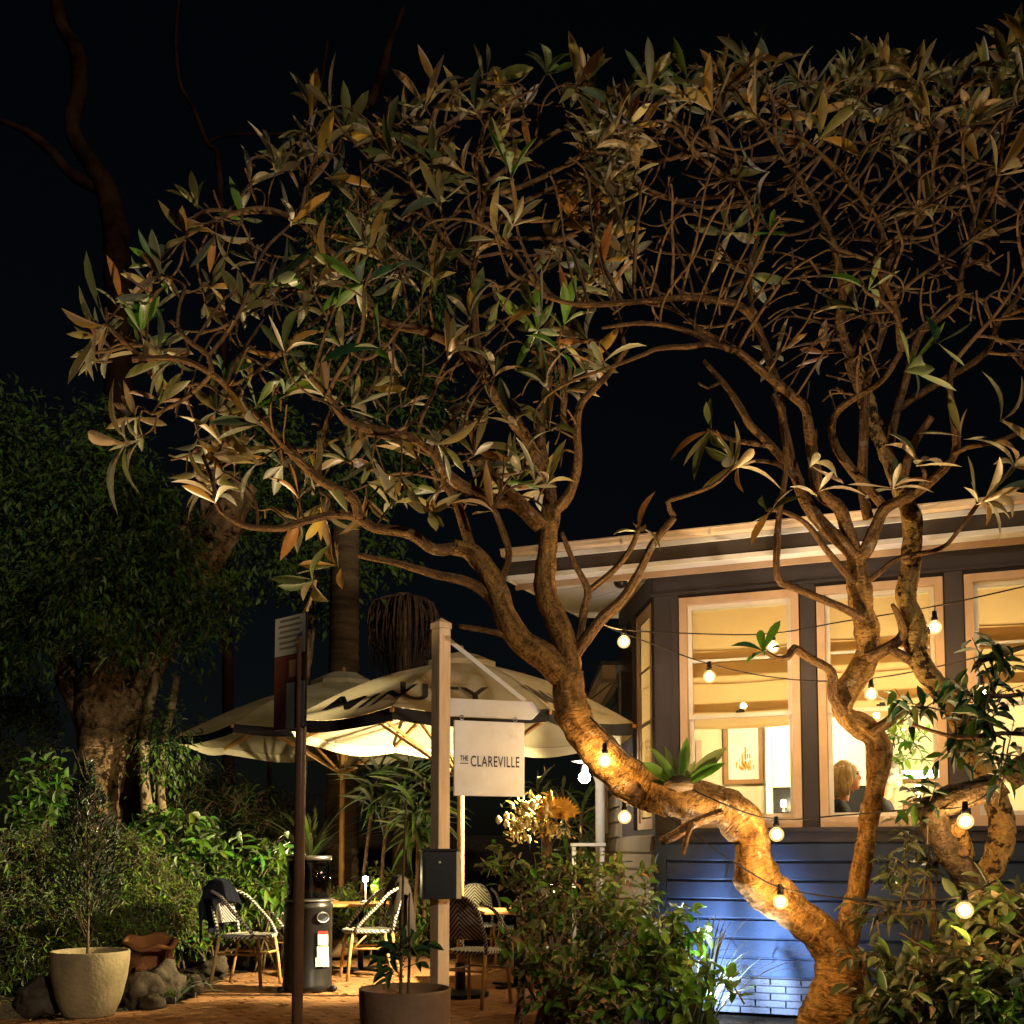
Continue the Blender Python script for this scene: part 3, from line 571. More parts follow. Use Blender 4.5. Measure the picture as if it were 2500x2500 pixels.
# garden spot light that washes the boards blue-white
p = P(1690, 2492, 7.95); p.z = 0.06; tgt = hit(1810, 2345, C0, nrm)
t = thing("garden_spotlight", "small black ground spotlight in the grass throwing blue-white light on the boards", "spotlight", p)
hd = p + Vector((0, 0, 0.16)); dr = (tgt - hd).normalized(); q = dr.to_track_quat('Z', 'Y').to_matrix()
mb = MB(); mb.lathe([(0.02, -0.07), (0.035, -0.06), (0.042, 0.0), (0.046, 0.0), (0.046, 0.03), (0.038, 0.03), (0.036, 0.005), (0.0, 0.004)], (0, 0, 0), 16)
mb.v = [tuple(hd + q @ Vector(v)) for v in mb.v]; mb.build("lamp_head", M_['black'], t, True)
MB().tube([p + Vector((0, 0, -.2)), p + Vector((0, 0, 0.10))], 0.01, 6).build("spike", M_['black'], t)
l = bpy.data.lights.new("spot_beam", 'SPOT'); l.energy = 720; l.color = (0.42, 0.62, 1.0); l.spot_size = R(96); l.spot_blend = 0.85; l.shadow_soft_size = 0.02
lo = bpy.data.objects.new("spot_beam", l); COL.objects.link(lo); lo.location = hd + dr * 0.04; lo.rotation_euler = dr.to_track_quat('-Z', 'Y').to_euler(); attach(lo, t)

# added ground uplights, unseen: the warm ones invented to light the crowns
def uplight(label, p, tgt, en, col, size, blend=.5):
    t = thing("added_uplight", label, "spotlight", p); hd = p + Vector((0, 0, 0.16)); dr = (tgt - hd).normalized(); q = dr.to_track_quat('Z', 'Y').to_matrix()
    mb = MB(); mb.lathe([(0.02, -0.07), (0.035, -0.06), (0.042, 0.0), (0.046, 0.0), (0.046, 0.03), (0.038, 0.03), (0.036, 0.005), (0.0, 0.004)], (0, 0, 0), 16)
    mb.v = [tuple(hd + q @ Vector(v)) for v in mb.v]; mb.build("lamp_head", M_['black'], t, True)
    MB().tube([p + Vector((0, 0, -.3)), p + Vector((0, 0, 0.10))], 0.01, 6).build("spike", M_['black'], t)
    l = bpy.data.lights.new("uplight_beam", 'SPOT'); l.energy = en; l.color = col; l.spot_size = R(size); l.spot_blend = blend; l.shadow_soft_size = 0.025
    lo = bpy.data.objects.new("uplight_beam", l); COL.objects.link(lo); lo.location = hd + dr * 0.04; lo.rotation_euler = dr.to_track_quat('-Z', 'Y').to_euler(); attach(lo, t)
p = P(1795, 2480, 7.6); p.z = -0.12; uplight("small white uplight in the strap grass behind the forked trunk", p, P(1720, 1750, 7.6), 300, (.80, .88, 1.0), 74)
uplight("added small warm uplight at the house wall behind the forked trunk", Vector((2.25, 7.85, 0)), P(1950, 600, 7.2), 80, (1.0, .70, .34), 84)
uplight("added small warm uplight at the paving edge between the two foreground pots", Vector((-3.0, 6.5, 0)), P(650, 700, 7.1), 900, (1.0, .72, .36), 62)
uplight("added small warm uplight in front of the forked trunk below the picture's edge", Vector((1.5, 6.3, 0)), P(1930, 420, 7.2), 700, (1.0, .70, .34), 60)
# added unseen floodlight on an invented bracket, lighting the terrace and umbrella undersides
fp = P(1472, 1876, 9.7); t = thing("added_floodlight", "added terrace floodlight on an invented bracket, unseen behind the leaning trunk", "floodlight", fp)
dr = (Vector((-4.6, 11.8, 1.5)) - fp).normalized(); q = dr.to_track_quat('Z', 'Y').to_matrix()
mb = MB(); mb.lathe([(0.03, -0.12), (0.055, -0.11), (0.07, 0.0), (0.075, 0.0), (0.075, 0.02), (0.068, 0.02), (0.066, 0.004), (0.0, 0.003)], (0, 0, 0), 20); mb.v = [tuple(fp + q @ Vector(v)) for v in mb.v]; mb.build("lamp_head", M_['black'], t, True)
MB().bar(fp - dr * .02 + Vector((0, 0, .082)), fp + dr * .26 + Vector((0, 0, .088)), .30, .004).build("beam_blocker", M_['black'], t)  # plate added to keep the beam off the front canopy's underside
MB().tube([fp - dr * .1, fp + Vector((.12, .15, .1)), Vector((1.05, 10.1, fp.z + .1))], 0.015, 8).build("bracket", M_['black'], t, True)
l = bpy.data.lights.new("flood_beam", 'SPOT'); l.energy = 3000; l.color = (1.0, 0.82, 0.46); l.spot_size = R(104); l.spot_blend = 0.4; l.shadow_soft_size = 0.05
lo = bpy.data.objects.new("flood_beam", l); COL.objects.link(lo); lo.location = fp + dr * 0.03; lo.rotation_euler = dr.to_track_quat('-Z', 'Y').to_euler(); attach(lo, t)
# ================================================================== UMBRELLAS
def text_mesh(body, size, sx=1.0, extrude=0.0, space=1.0, bold=0.0):
    cu_ = bpy.data.curves.new("lettering", 'FONT'); cu_.body = body; cu_.size = size; cu_.extrude = extrude; cu_.space_character = space; cu_.align_x = 'CENTER'; cu_.offset = bold; cu_.resolution_u = 4
    o = bpy.data.objects.new("lettering_tmp", cu_); COL.objects.link(o); dg = bpy.context.evaluated_depsgraph_get(); dg.update()
    me = bpy.data.meshes.new_from_object(o.evaluated_get(dg)); bpy.data.objects.remove(o); bpy.data.curves.remove(cu_)
    me.materials.clear()
    for v in me.vertices: v.co.x *= sx
    return me
def y_frac(p, a, b, ia, ib, up): return (p - (a + b) / 2).dot(up) / ((ia + ib) / 2 - (a + b) / 2).dot(up)
def umbrella(label, cx, d, rim, cap, rad, a0, words_, pole_r=0.03):
    c = Vector((cx, d, 0)); t = thing("market_umbrella", label, "umbrella", c, "market umbrellas on the terrace")
    vr = 0.17 * rad; zv = rim + (cap - rim) * 0.80
    V = [c + Vector((rad * math.cos(a0 + k * math.pi / 4), rad * math.sin(a0 + k * math.pi / 4), rim)) for k in range(8)]
    I = [c + Vector((vr * math.cos(a0 + k * math.pi / 4), vr * math.sin(a0 + k * math.pi / 4), zv)) for k in range(8)]
    mb = MB(); ns_ = 8; nu = 8
    for k in range(8):
        for i in range(ns_ + 1):
            for j in range(nu + 1):
                u, v = j / nu, i / ns_
                a = I[k].lerp(V[k], v); b = I[(k + 1) % 8].lerp(V[(k + 1) % 8], v); p = a.lerp(b, u)
                sag = 0.055 * math.sin(math.pi * u) * v - 0.07 * math.sin(math.pi * v)
                mb.v.append(tuple(p - Vector((0, 0, sag))))
        b0 = k * (ns_ + 1) * (nu + 1)
        for i in range(ns_):
            for j in range(nu):
                q = b0 + i * (nu + 1) + j; mb.f.append((q, q + nu + 1, q + nu + 2, q + 1)); mb.mi.append(0)
    mb.build("canopy", M_['canvas'], t, True)
    mb = MB()
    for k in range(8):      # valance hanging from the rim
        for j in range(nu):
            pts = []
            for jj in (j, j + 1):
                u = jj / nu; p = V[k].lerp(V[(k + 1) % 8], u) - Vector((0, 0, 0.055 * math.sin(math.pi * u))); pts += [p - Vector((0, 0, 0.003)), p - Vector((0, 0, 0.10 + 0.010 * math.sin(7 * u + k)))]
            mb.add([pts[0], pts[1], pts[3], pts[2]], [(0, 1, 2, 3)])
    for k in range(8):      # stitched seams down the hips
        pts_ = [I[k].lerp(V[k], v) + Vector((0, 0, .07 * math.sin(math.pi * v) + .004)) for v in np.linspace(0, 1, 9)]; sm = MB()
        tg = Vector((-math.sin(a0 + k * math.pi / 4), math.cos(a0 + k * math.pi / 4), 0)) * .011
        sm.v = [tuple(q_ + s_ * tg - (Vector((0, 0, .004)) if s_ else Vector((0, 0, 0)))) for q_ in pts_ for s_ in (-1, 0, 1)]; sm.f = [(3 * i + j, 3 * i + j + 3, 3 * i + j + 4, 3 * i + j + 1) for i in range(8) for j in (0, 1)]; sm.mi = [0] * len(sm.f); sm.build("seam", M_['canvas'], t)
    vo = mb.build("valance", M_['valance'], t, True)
    mb.v = [tuple(c + (Vector(v) - c) * 1.0 - (Vector((v[0] - c.x, v[1] - c.y, 0)).normalized() * .006)) for v in mb.v]; mb.build("valance_inner_face", M_['inner_valance'], t, True)  # inner shell keeps the valance cloth's cream for the lit side
    mb = MB(); cr = vr * 1.22; zc = zv + 0.03
    ring = [c + Vector((cr * math.cos(a0 + k * math.pi / 4), cr * math.sin(a0 + k * math.pi / 4), zc)) for k in range(8)]
    mid = [c + Vector((cr * .45 * math.cos(a0 + k * math.pi / 4), cr * .45 * math.sin(a0 + k * math.pi / 4), cap - 0.035)) for k in range(8)]
    mb.add(ring + mid + [c + Vector((0, 0, cap))], [(k, (k + 1) % 8, 8 + (k + 1) % 8, 8 + k) for k in range(8)] + [(8 + k, 8 + (k + 1) % 8, 16) for k in range(8)])
    low = [p - Vector((0, 0, 0.07)) for p in ring]; mb.add(ring + low, [(k, k + 8, 8 + (k + 1) % 8, (k + 1) % 8) for k in range(8)])
    mb.build("vent_cap", M_['canvas'], t)
    MB().lathe([(0.0, cap + 0.06), (0.02, cap + 0.05), (0.025, cap + 0.02), (0.02, cap - 0.02), (0, cap - .03)], c, 12).build("finial", M_['umb_timber'], t, True)
    zhub = rim - 0.42
    MB().lathe([(pole_r, -0.02), (pole_r, cap - 0.06)], c, 14).build("pole", M_['umb_timber'], t, True)
    MB().lathe([(pole_r + .002, zhub - .06), (pole_r + .028, zhub - 0.05), (pole_r + .028, zhub + 0.05), (pole_r + .002, zhub + .06)], c, 14).build("runner_hub", M_['umb_timber'], t)
    MB().lathe([(pole_r + .002, zv - .16), (pole_r + .03, zv - 0.15), (pole_r + .03, zv - 0.05), (pole_r + .002, zv - .04)], c, 14).build("top_hub", M_['umb_timber'], t)
    MB().lathe([(0.0, 0.0), (0.26, 0.0), (0.26, 0.035), (0.05, 0.06), (0.045, 0.3), (pole_r + .001, 0.3)], c, 20).build("base", M_['black'], t)
    for k in range(8):
        dr = (V[k] - c); dr.z = 0; dr.normalize()
        a = c + dr * (pole_r + .02) + Vector((0, 0, zv - 0.10)); b = V[k] - Vector((0, 0, 0.035)) + dr * 0.03
        sg = Vector((0, 0, 0.0)); rb = MB().bar(a, b + sg, 0.024, 0.032).build("rib", M_['umb_timber'], t)
        m = a.lerp(b, 0.56) - Vector((0, 0, 0.03)); MB().bar(c + dr * (pole_r + .02) + Vector((0, 0, zhub)), m, 0.02, 0.026).build("strut", M_['umb_timber'], rb)
    for k, wd, u0, size, sx_, sy_ in words_:      # lettering lies on panel k
        a, b = V[k % 8], V[(k + 1) % 8]; ia, ib = I[k % 8], I[(k + 1) % 8]
        X = (b - a).normalized(); up = ((ia + ib) / 2 - (a + b) / 2); up = (up - X * up.dot(X)).normalized(); N = X.cross(up)
        me = text_mesh(wd, size, sx_, 0.0, 1.08, 0.004); o0 = a.lerp(b, u0) + up * 0.12 + N * 0.004
        slope = up
        for v in me.vertices:
            x, y = v.co.x, v.co.y; p = o0 + X * x + up * y * sy_
            vv = 1 - y_frac(p, a, b, ia, ib, up); pa, pb_ = ia.lerp(a, vv), ib.lerp(b, vv); u = (p - pa).dot(X) / (pb_ - pa).dot(X)
            v.co = p - Vector((0, 0, 0.055 * math.sin(math.pi * min(max(u, 0), 1)) * vv - 0.07 * math.sin(math.pi * vv) - 0.016))
        obj("lettering", me, M_['ink'], t)
    return t
B_ANG = math.atan2(-1.94, -0.58)
umbrella("front cream umbrella with dark lettering, just behind the timber sign post", -0.47, 9.75, 2.43, 3.15, 1.6, B_ANG, [(7, "MIN", 0.60, 0.30, 1.75, 1.1), (0, "UTY", 0.33, 0.28, 1.3, 1.5), (1, "MIN", 0.36, 0.28, 1.3, 1.4)], 0.032)
umbrella("rear cream umbrella left of the timber sign post, timber ribs showing below", -2.2, 13.8, 2.75, 3.66, 2.05, R(-118), [], 0.036)

# two bare poles beyond the umbrellas
for px, py, top, d, r, m, lb in ((659, 2150, 1822, 16.0, 0.035, 'palebark', "pale timber pole standing in the dim garden left of the black pole"), (560, 2090, 1830, 18.0, 0.028, 'steel', "thin grey metal pole furthest left in the dim garden behind the umbrellas")):
    a = P(px, top, d); o = MB().lathe([(r, -0.1), (r, a.z), (0, a.z)], (a.x, a.y, 0), 12).build("garden_pole", M_[m], None, True); tag(o, lb, "pole")

# ================================================================== SIGN POST
D = 7.2
p = P(1077, 1515, D); ztop = p.z; pc = Vector((p.x, p.y, 0)); ra = R(40)
arm_end = P(1318, 1737, 7.42); ad = Vector((arm_end.x - p.x, arm_end.y - p.y, 0)).normalized()
post = thing("sign_post", "square timber sign post with a white arrow-ended arm, behind the brown pot", "sign post", pc)
mb = MB(); mb.box((pc.x, pc.y, (ztop - 0.06) / 2 - 0.1), (0.095, 0.095, ztop - 0.06 + 0.2), ra); bevel(mb.build("post", M_['timber'], post), 0.005)
mb = MB(); Mz = Matrix.Rotation(ra, 3, 'Z'); q = [(-1, -1), (1, -1), (1, 1), (-1, 1)]
mb.hexa([pc + Mz @ Vector((x * .052, y * .052, ztop - .06)) for x, y in q] + [pc + Mz @ Vector((x * .052, y * .052, ztop - .02)) for x, y in q]); mb.add([pc + Mz @ Vector((x * .05, y * .05, ztop - .019)) for x, y in q] + [pc + Vector((0, 0, ztop + .02))], [(0, 1, 4), (1, 2, 4), (2, 3, 4), (3, 0, 4)]); mb.build("post_cap", M_['timber'], post)
st = pc + ad * 0.06; za, zb_ = P(1106, 1690, D).z, P(1106, 1722, D).z
za, zb_ = P(1200, 1704, D).z, P(1200, 1748, D).z
an = Vector((-ad.y, ad.x, 0)); ln = (Vector((arm_end.x, arm_end.y, 0)) - pc).dot(ad)
prof = [(0.06, za), (ln - 0.06, za), (ln, (za + zb_) / 2), (ln - 0.06, zb_), (0.06, zb_)]
vs = [pc + ad * s + an * 0.02 + Vector((0, 0, z)) for s, z in prof] + [pc + ad * s - an * 0.02 + Vector((0, 0, z)) for s, z in prof]
mb = MB(); mb.add(vs, [(4, 3, 2, 1, 0), (5, 6, 7, 8, 9)] + [(i, (i + 1) % 5, 5 + (i + 1) % 5, 5 + i) for i in range(5)]); bevel(mb.build("arm", M_['sign_white'], post), 0.004)
b0 = pc + ad * 0.058 + Vector((0, 0, P(1103, 1562, D).z)); b1 = pc + ad * (ln - 0.11) + Vector((0, 0, za + .004))
MB().bar(b0, b1, 0.03, 0.012, an).build("brace", M_['white'], post)
# hanging board
p0, p1 = P(1108, 1757, 7.2), P(1279, 1768, 7.36); zt = P(1190, 1762, 7.28).z; zb2 = P(1190, 1944, 7.28).z
hx = Vector((p1.x - p0.x, p1.y - p0.y, 0)); wl = hx.length; hx.normalize(); hn = Vector((hx.y, -hx.x, 0)); pm = Vector(((p0.x + p1.x) / 2, (p0.y + p1.y) / 2, (zt + zb2) / 2))
sb = thing("hanging_sign", "square white hanging sign with thin dark lettering under the arm", "sign", (pm.x, pm.y, zb2))
mb = MB(); mb.box(pm, (wl, 0.028, zt - zb2), math.atan2(hx.y, hx.x)); bevel(mb.build("board", M_['sign_white'], sb), 0.003)
def flat_text(body, size, c, X, U, sx, m, root, space=1.0, bold=0.0):
    me = text_mesh(body, size, sx, 0.0, space, bold); N = X.cross(U)
    for v in me.vertices: v.co = c + X * v.co.x + U * v.co.y
    return obj("lettering", me, m, root)
Z = Vector((0, 0, 1)); fc = pm + hn * 0.0165
flat_text("CLAREVILLE", 0.105, fc + hx * (wl * .075) + Z * (-0.055), hx, Z, 0.575, M_['ink'], sb, 1.12, .001)
flat_text("THE", 0.050, fc - hx * (wl * .362) + Z * (-0.018), hx, Z, 0.62, M_['ink'], sb, 1.05, .001)
mb = MB(); mb.box(fc - hx * (wl * .362) + Z * -0.036 , (0.058, 0.002, 0.006), math.atan2(hx.y, hx.x)); mb.build("underline", M_['ink'], sb)
for px in (1128, 1258):
    s = (hit(px, 1750, pm, hn) - pm).dot(hx); q = pm + hx * s; q.z = zt
    pts = [q + Vector((0, 0, 0.022)) + hx * (0.013 * math.cos(a)) + Z * (0.016 * math.sin(a)) for a in np.linspace(0, 6.283, 13)]
    MB().tube(pts, 0.0028, 6, False).build("ring_hook", M_['steel'], sb)
# mailbox strapped to the post
m0, m1 = P(1028, 2078, 6.95), P(1108, 2196, 6.95); mz = (m0.z + m1.z) / 2; mc = Vector(((m0.x + m1.x) / 2, 7.03, mz)); ym = R(12)
mbx = thing("mailbox", "black metal letter box fixed on the timber sign post", "mailbox", (mc.x, mc.y, m1.z))
hh = (m0.z - m1.z); Mr = Matrix.Rotation(ym, 3, 'Z')
bevel(MB().box(mc, (0.225, 0.12, hh), ym).build("box", M_['black_plastic'], mbx), 0.006)
mb = MB(); mb.box(mc + Mr @ Vector((0, 0.0, hh / 2 + 0.008)), (0.245, 0.145, 0.016), ym); bevel(mb.build("lid", M_['black_plastic'], mbx), 0.004)
MB().box(mc + Mr @ Vector((0, -0.0645, -0.01)), (0.19, 0.008, hh * 0.78), ym).build("door", M_['black_plastic'], mbx)
MB().box(mc + Mr @ Vector((0, -0.0715, 0.04)), (0.10, 0.005, 0.012), ym).build("slot_flap", M_['black'], mbx)
mb = MB(); mb.lathe([(0.0, 0), (0.008, 0), (0.008, 0.006), (0, 0.006)], (0, 0, 0), 10); mb.v = [tuple(mc + Mr @ Vector((v[0], -0.0695 - v[2], 0.085 + v[1]))) for v in mb.v]; mb.build("lock", M_['steel'], mbx)
MB().box(mc + Mr @ Vector((0.128, 0.03, 0.0)), (0.03, 0.17, hh * 0.98), ym).build("side_plate", M_['timber'], mbx)

# street pole and notice panel at left
pp = P(738, 1558, 6.0); t = thing("street_pole", "round dark pole in the foreground left, brown-lit down its right edge", "pole", (pp.x, pp.y, 0))
MB().lathe([(0.031, -0.3), (0.031, pp.z - .012), (0.026, pp.z - .002), (0, pp.z)], (pp.x, pp.y, 0), 20).build("pole", M_['rust'], t, True)
MB().lathe([(0.0325, pp.z - .03), (0.034, pp.z - .028), (0.034, pp.z + .002), (0.028, pp.z + .008), (0, pp.z + .008)], (pp.x, pp.y, 0), 20).build("cap", M_['rust'], t, True)
np_ = thing("notice_panel", "tall notice panel in white and maroon fixed left of the foreground pole", "sign", (pp.x - .1, pp.y, 1.9))
A = P(748, 1650, 5.95); Bq = P(672, 1650, 6.15); px_ = Vector((A.x - Bq.x, A.y - Bq.y, 0)); pw = px_.length; px_.normalize(); pn = Vector((px_.y, -px_.x, 0))
zt_, zb_ = P(715, 1488, 5.9).z, P(715, 1772, 5.9).z; zm_ = P(715, 1588, 5.9).z
def panel(s0, s1, z0, z1, o, th, m, nm):
    c = Vector((Bq.x, Bq.y, 0)) + px_ * ((s0 + s1) / 2 * pw) + pn * o + Vector((0, 0, (z0 + z1) / 2)); MB().box(c, ((s1 - s0) * pw, th, z1 - z0), math.atan2(px_.y, px_.x)).build(nm, m, np_)
panel(0, 1, zb_, zt_, 0, 0.012, M_['black'], "backing_plate")
panel(0.02, 0.98, zm_ + .004, zt_ - .005, 0.008, 0.003, M_['sign_grey'], "white_header")
panel(0.02, 0.40, zb_ + .004, zm_, 0.008, 0.003, M_['sign_red'], "maroon_stripe")
panel(0.42, 0.98, zb_ + .004, zm_ - 0.16, 0.008, 0.003, M_['sign_grey'], "white_field"); panel(0.42, 0.98, zm_ - 0.155, zm_, 0.008, 0.003, M_['sign_red'], "maroon_square")
mb = MB()
for i in range(6):
    z = zt_ - 0.03 - i * 0.032; c = Vector((Bq.x, Bq.y, 0)) + px_ * (0.5 * pw) + pn * 0.0105 + Vector((0, 0, z)); mb.box(c, (pw * random.uniform(.6, .85), 0.001, 0.010), math.atan2(px_.y, px_.x))
mb.build("printed_lines", M_['ink'], np_, kind='stuff')
c = Vector((Bq.x, Bq.y, 0)) + px_ * (0.7 * pw) + pn * 0.0105 + Vector((0, 0, zm_ - .08)); MB().box(c, (pw * .4, 0.001, 0.10), math.atan2(px_.y, px_.x)).build("printed_emblem", M_['rust'], np_)
for z in (zt_ - .08, zb_ + .1):
    q = Vector((pp.x, pp.y, z)); MB().bar(q, Vector((Bq.x, Bq.y, z)) + px_ * (pw * .8), 0.02, 0.03).build("clamp", M_['black'], np_)

# ================================================================== POTS
def pot(label, c, prof, m, name="planter_pot", cat="pot"):
    t = thing(name, label, cat, c); MB().lathe(prof, c, 40).build("pot", m, t, True); return t
a = G(216, 2480); a.z = 0; rr = 92 / 2600 * a.y
pot_l = pot("round cream stone pot in the left foreground on the paving edge", a, [(0.0, 0.0), (rr * .60, 0.0), (rr * .66, 0.02), (rr * .82, 0.14), (rr * .94, 0.30), (rr * .995, 0.44), (rr, 0.50), (rr * .985, 0.515), (rr * .94, 0.515), (rr * .92, 0.49), (rr * .90, 0.46), (0, 0.45)], M_['pot'])
MB().lathe([(0, 0.464), (rr * .5, 0.462), (rr * .895, 0.461)], a, 20).build("potting_soil", M_['soil'], pot_l, True)
POT_L = a.copy()
a = P(989, 2412, 6.45); zr = a.z; a.z = 0; rr = 111 / 2600 * 6.45
pot_c = pot("large brown bowl pot at the bottom centre with two thin stems", a, [(0, 0), (rr * .66, 0), (rr * .75, .03), (rr * .9, .16), (rr * .97, .30), (rr, zr - .015), (rr * .995, zr), (rr * .95, zr), (rr * .93, zr - .03), (0, zr - .06)], M_['pot_brown'])
MB().lathe([(0, zr - .052), (rr * .92, zr - .05)], a, 20).build("potting_soil", M_['soil'], pot_c, True)
POT_C = a.copy(); POT_CZ = zr
# broken terracotta urn lying in the bed
a = P(350, 2300, 10.4); t = thing("broken_pot", "broken terracotta pot lying among the plants beside the rocks", "pot", a)
mb = MB(); prof = [(0.20, -.30), (0.23, -.15), (0.245, .0), (0.25, .15), (0.285, .155), (0.285, .20), (0.235, .20), (0.225, .15), (0.215, .0), (0.20, -.15), (0.17, -.29)]
nseg = 32; Mr = Matrix.Rotation(R(5), 3, 'Y') @ Matrix.Rotation(R(10), 3, 'X')
vs = [];
for r_, z in prof:
    for j in range(nseg):
        an_ = 2 * math.pi * j / nseg; vs.append(a + Vector((.06, 0, -.12)) + Mr @ Vector((r_ * .92 * math.cos(an_), r_ * .92 * math.sin(an_), z * .72 + (0.02 * math.sin(an_ * 5) if z > .14 else 0))))
fs = []
for i in range(len(prof) - 1):
    for j in range(nseg):
        an_ = math.degrees(2 * math.pi * (j + .5) / nseg)
        if i in (0, 1, 2, 7, 8, 9) and 262 + 5 * (i % 7) < an_ < 338: continue
        fs.append((i * nseg + j, i * nseg + (j + 1) % nseg, (i + 1) * nseg + (j + 1) % nseg, (i + 1) * nseg + j))
mb.add(vs, fs); mb.build("shell", M_['terracotta'], t, True)
for k in range(4):
    q = a + Vector((random.uniform(.05, .35), -.25 + random.uniform(-.05, .1), random.uniform(-.3, -.2))); MB().blob(q, (0.06, .045, .045), 2, .5, 2, seed=k).build("shard", M_['terracotta'], t)
# rocks and log edging
for k, (px, py, rx, rz_, lb) in enumerate(((395, 2400, 52, 46, "rounded brown rock just right of the cream pot, larger and further back"), (345, 2422, 50, 44, "angular brown rock touching the cream pot on its right"), (372, 2448, 30, 20, "small low rock at the paving edge in front of the two brown rocks"), (96, 2440, 55, 42, "dark rock half hidden left of the cream pot"), (470, 2405, 22, 26, "small upright stone at the bed edge beside the grass clump"), (525, 2360, 32, 30, "stone behind the rear leg of the jacket chair"), (590, 2335, 30, 26, "dark stone on the paving under the jacket chair"))):
    g = G(px, py + rz_ * .8); g.z = 0; s = g.y / 2600; o = MB().blob(g + Vector((0, 0, rz_ * s * .8)), (rx * s, rx * s * .8, rz_ * s), 3, .55, 1.6, seed=k + 5).build("rock", M_['rock'], None, True); tag(o, lb, "rock", "rocks along the garden edge")
for k, (x0, y0, x1, y1, r_) in enumerate(((520, 2290, 700, 2262, .085), (690, 2290, 880, 2300, .07))):
    a, b = P(x0, y0, 12.6), P(x1, y1, 12.9); a.z = b.z = 0.16 + .0 * k
    o = MB().tube([a.lerp(b, q) + Vector((0, 0, .015 * math.sin(q * 9))) for q in np.linspace(0, 1, 9)], r_ * 1.6, 12, True, .12).build("edging_log", M_['log'], None, True); tag(o, ("pale log edging the bed behind the jacket chair", "pale log edging the bed behind the patio heater")[k], "log", "edging logs of the garden bed")

# ================================================================== CHAIRS
def make_chair(label, weave):
    t = thing("bistro_chair", label, "chair", (0, 0, 0), "woven bistro chairs on the terrace")
    # local frame: the sitter looks along -Y
    mb = MB(); n_ = 24; top, bot = [], []
    for j in range(n_):
        an_ = 2 * math.pi * j / n_; q = lambda r_: (math.copysign(abs(math.cos(an_)) ** .75, math.cos(an_)) * r_, math.copysign(abs(math.sin(an_)) ** .75, math.sin(an_)) * r_ * .98)
        x, y = q(.215); top.append((x, y, .458)); bot.append((x, y, .43))
    mb.add(top + bot + [(0, 0, .450)], [(j, (j + 1) % n_, 2 * n_) for j in range(n_)] + [(j + n_, (j + 1) % n_ + n_, (j + 1) % n_, j) for j in range(n_)] + [tuple(range(2 * n_ - 1, n_ - 1, -1))])
    mb.build("seat", M_['seatweave'], t)
    MB().tube([Vector((math.copysign(abs(math.cos(a)) ** .75, math.cos(a)) * .222, math.copysign(abs(math.sin(a)) ** .75, math.sin(a)) * .217, .446)) for a in np.linspace(0, 2 * math.pi, 29)], .017, 8, False).build("seat_rim", M_['rope'], t, True)
    # arched back panel
    def arch(u, lift=0): # u in -1..1
        return (0.205 * u, 0.0, 0.60 + 0.31 * math.sqrt(max(0, 1 - abs(u) ** 2.6)))
    mb = MB(); nu, nv = 12, 6; lean = 0.24
    for s in (0, 1):
        for i in range(nv + 1):
            for j in range(nu + 1):
                u = -1 + 2 * j / nu; zt_ = arch(u)[2]; z = 0.56 + (zt_ - .56) * i / nv; y = 0.20 + (z - .46) * lean + 0.03 * (1 - u * u) + (0.012 if s else 0); mb.v.append((0.2 * u, y, z))
    k = (nu + 1) * (nv + 1)
    for i in range(nv):
        for j in range(nu):
            q = i * (nu + 1) + j; mb.f += [(q, q + 1, q + nu + 2, q + nu + 1), (k + q, k + q + nu + 1, k + q + nu + 2, k + q + 1)]
    mb.mi = [0] * len(mb.f); mb.build("backrest", weave, t, True)
    pts = [Vector((.205 * u, 0.20 + (arch(u)[2] - .46) * lean + 0.03 * (1 - u * u) + .006, arch(u)[2])) for u in np.linspace(-1, 1, 25)]
    lo = lambda sx: [Vector((sx * .205, .20 + .10 * lean, .56)), Vector((sx * .2, .2, .44))]
    MB().tube(list(reversed(lo(-1))) + pts + lo(1), .016, 8).build("back_frame", M_['rope'], t, True)
    for sx in (-1, 1):
        ps = [Vector((sx * .20, .20 + .40 * lean, .86)), Vector((sx * .245, .16, .80)), Vector((sx * .27, .05, .69)), Vector((sx * .262, -.08, .56)), Vector((sx * .225, -.16, .45))]
        pp_, rr_ = catmull(ps, [.016] * 5, .05); MB().tube(pp_, rr_, 8).build("arm", M_['rope'], t, True)
        MB().tube([Vector((sx * .175, -.165, .44)), Vector((sx * .195, -.195, .22)), Vector((sx * .205, -.215, 0.0))], .0165, 8).build("leg", M_['bamboo'], t, True)
        MB().tube([Vector((sx * .19, .20, .44)), Vector((sx * .195, .235, .22)), Vector((sx * .20, .28, 0.0))], .0165, 8).build("leg", M_['bamboo'], t, True)
        MB().tube([Vector((sx * .188, -.185, .29)), Vector((sx * .195, .215, .29))], .011, 6).build("stretcher", M_['bamboo'], t, True)
        MB().tube([Vector((sx * .19, -.19, .27)), Vector((sx * .2, -.03, .43))], .009, 6).build("brace", M_['bamboo'], t, True)
    for y in (-.19, .222): MB().tube([Vector((-.188, y, .30)), Vector((.188, y, .30))], .011, 6).build("stretcher", M_['bamboo'], t, True)
    return t
proto = make_chair("", M_['chevron'])
def chair(base, px, py, rz, label, z=0.0, sc=1.0):
    c = base if not base.get('used') else copy_tree(base)
    base['used'] = 1; g = G(px, py); c.location = (g.x, g.y, z); c.rotation_euler = (0, 0, R(rz)); c['label'] = label; c.scale = (sc, sc, sc)
    if 'used' in c: del c['used']
    base['used'] = 1
    return c
proto2 = make_chair("", M_['chevron_light'])
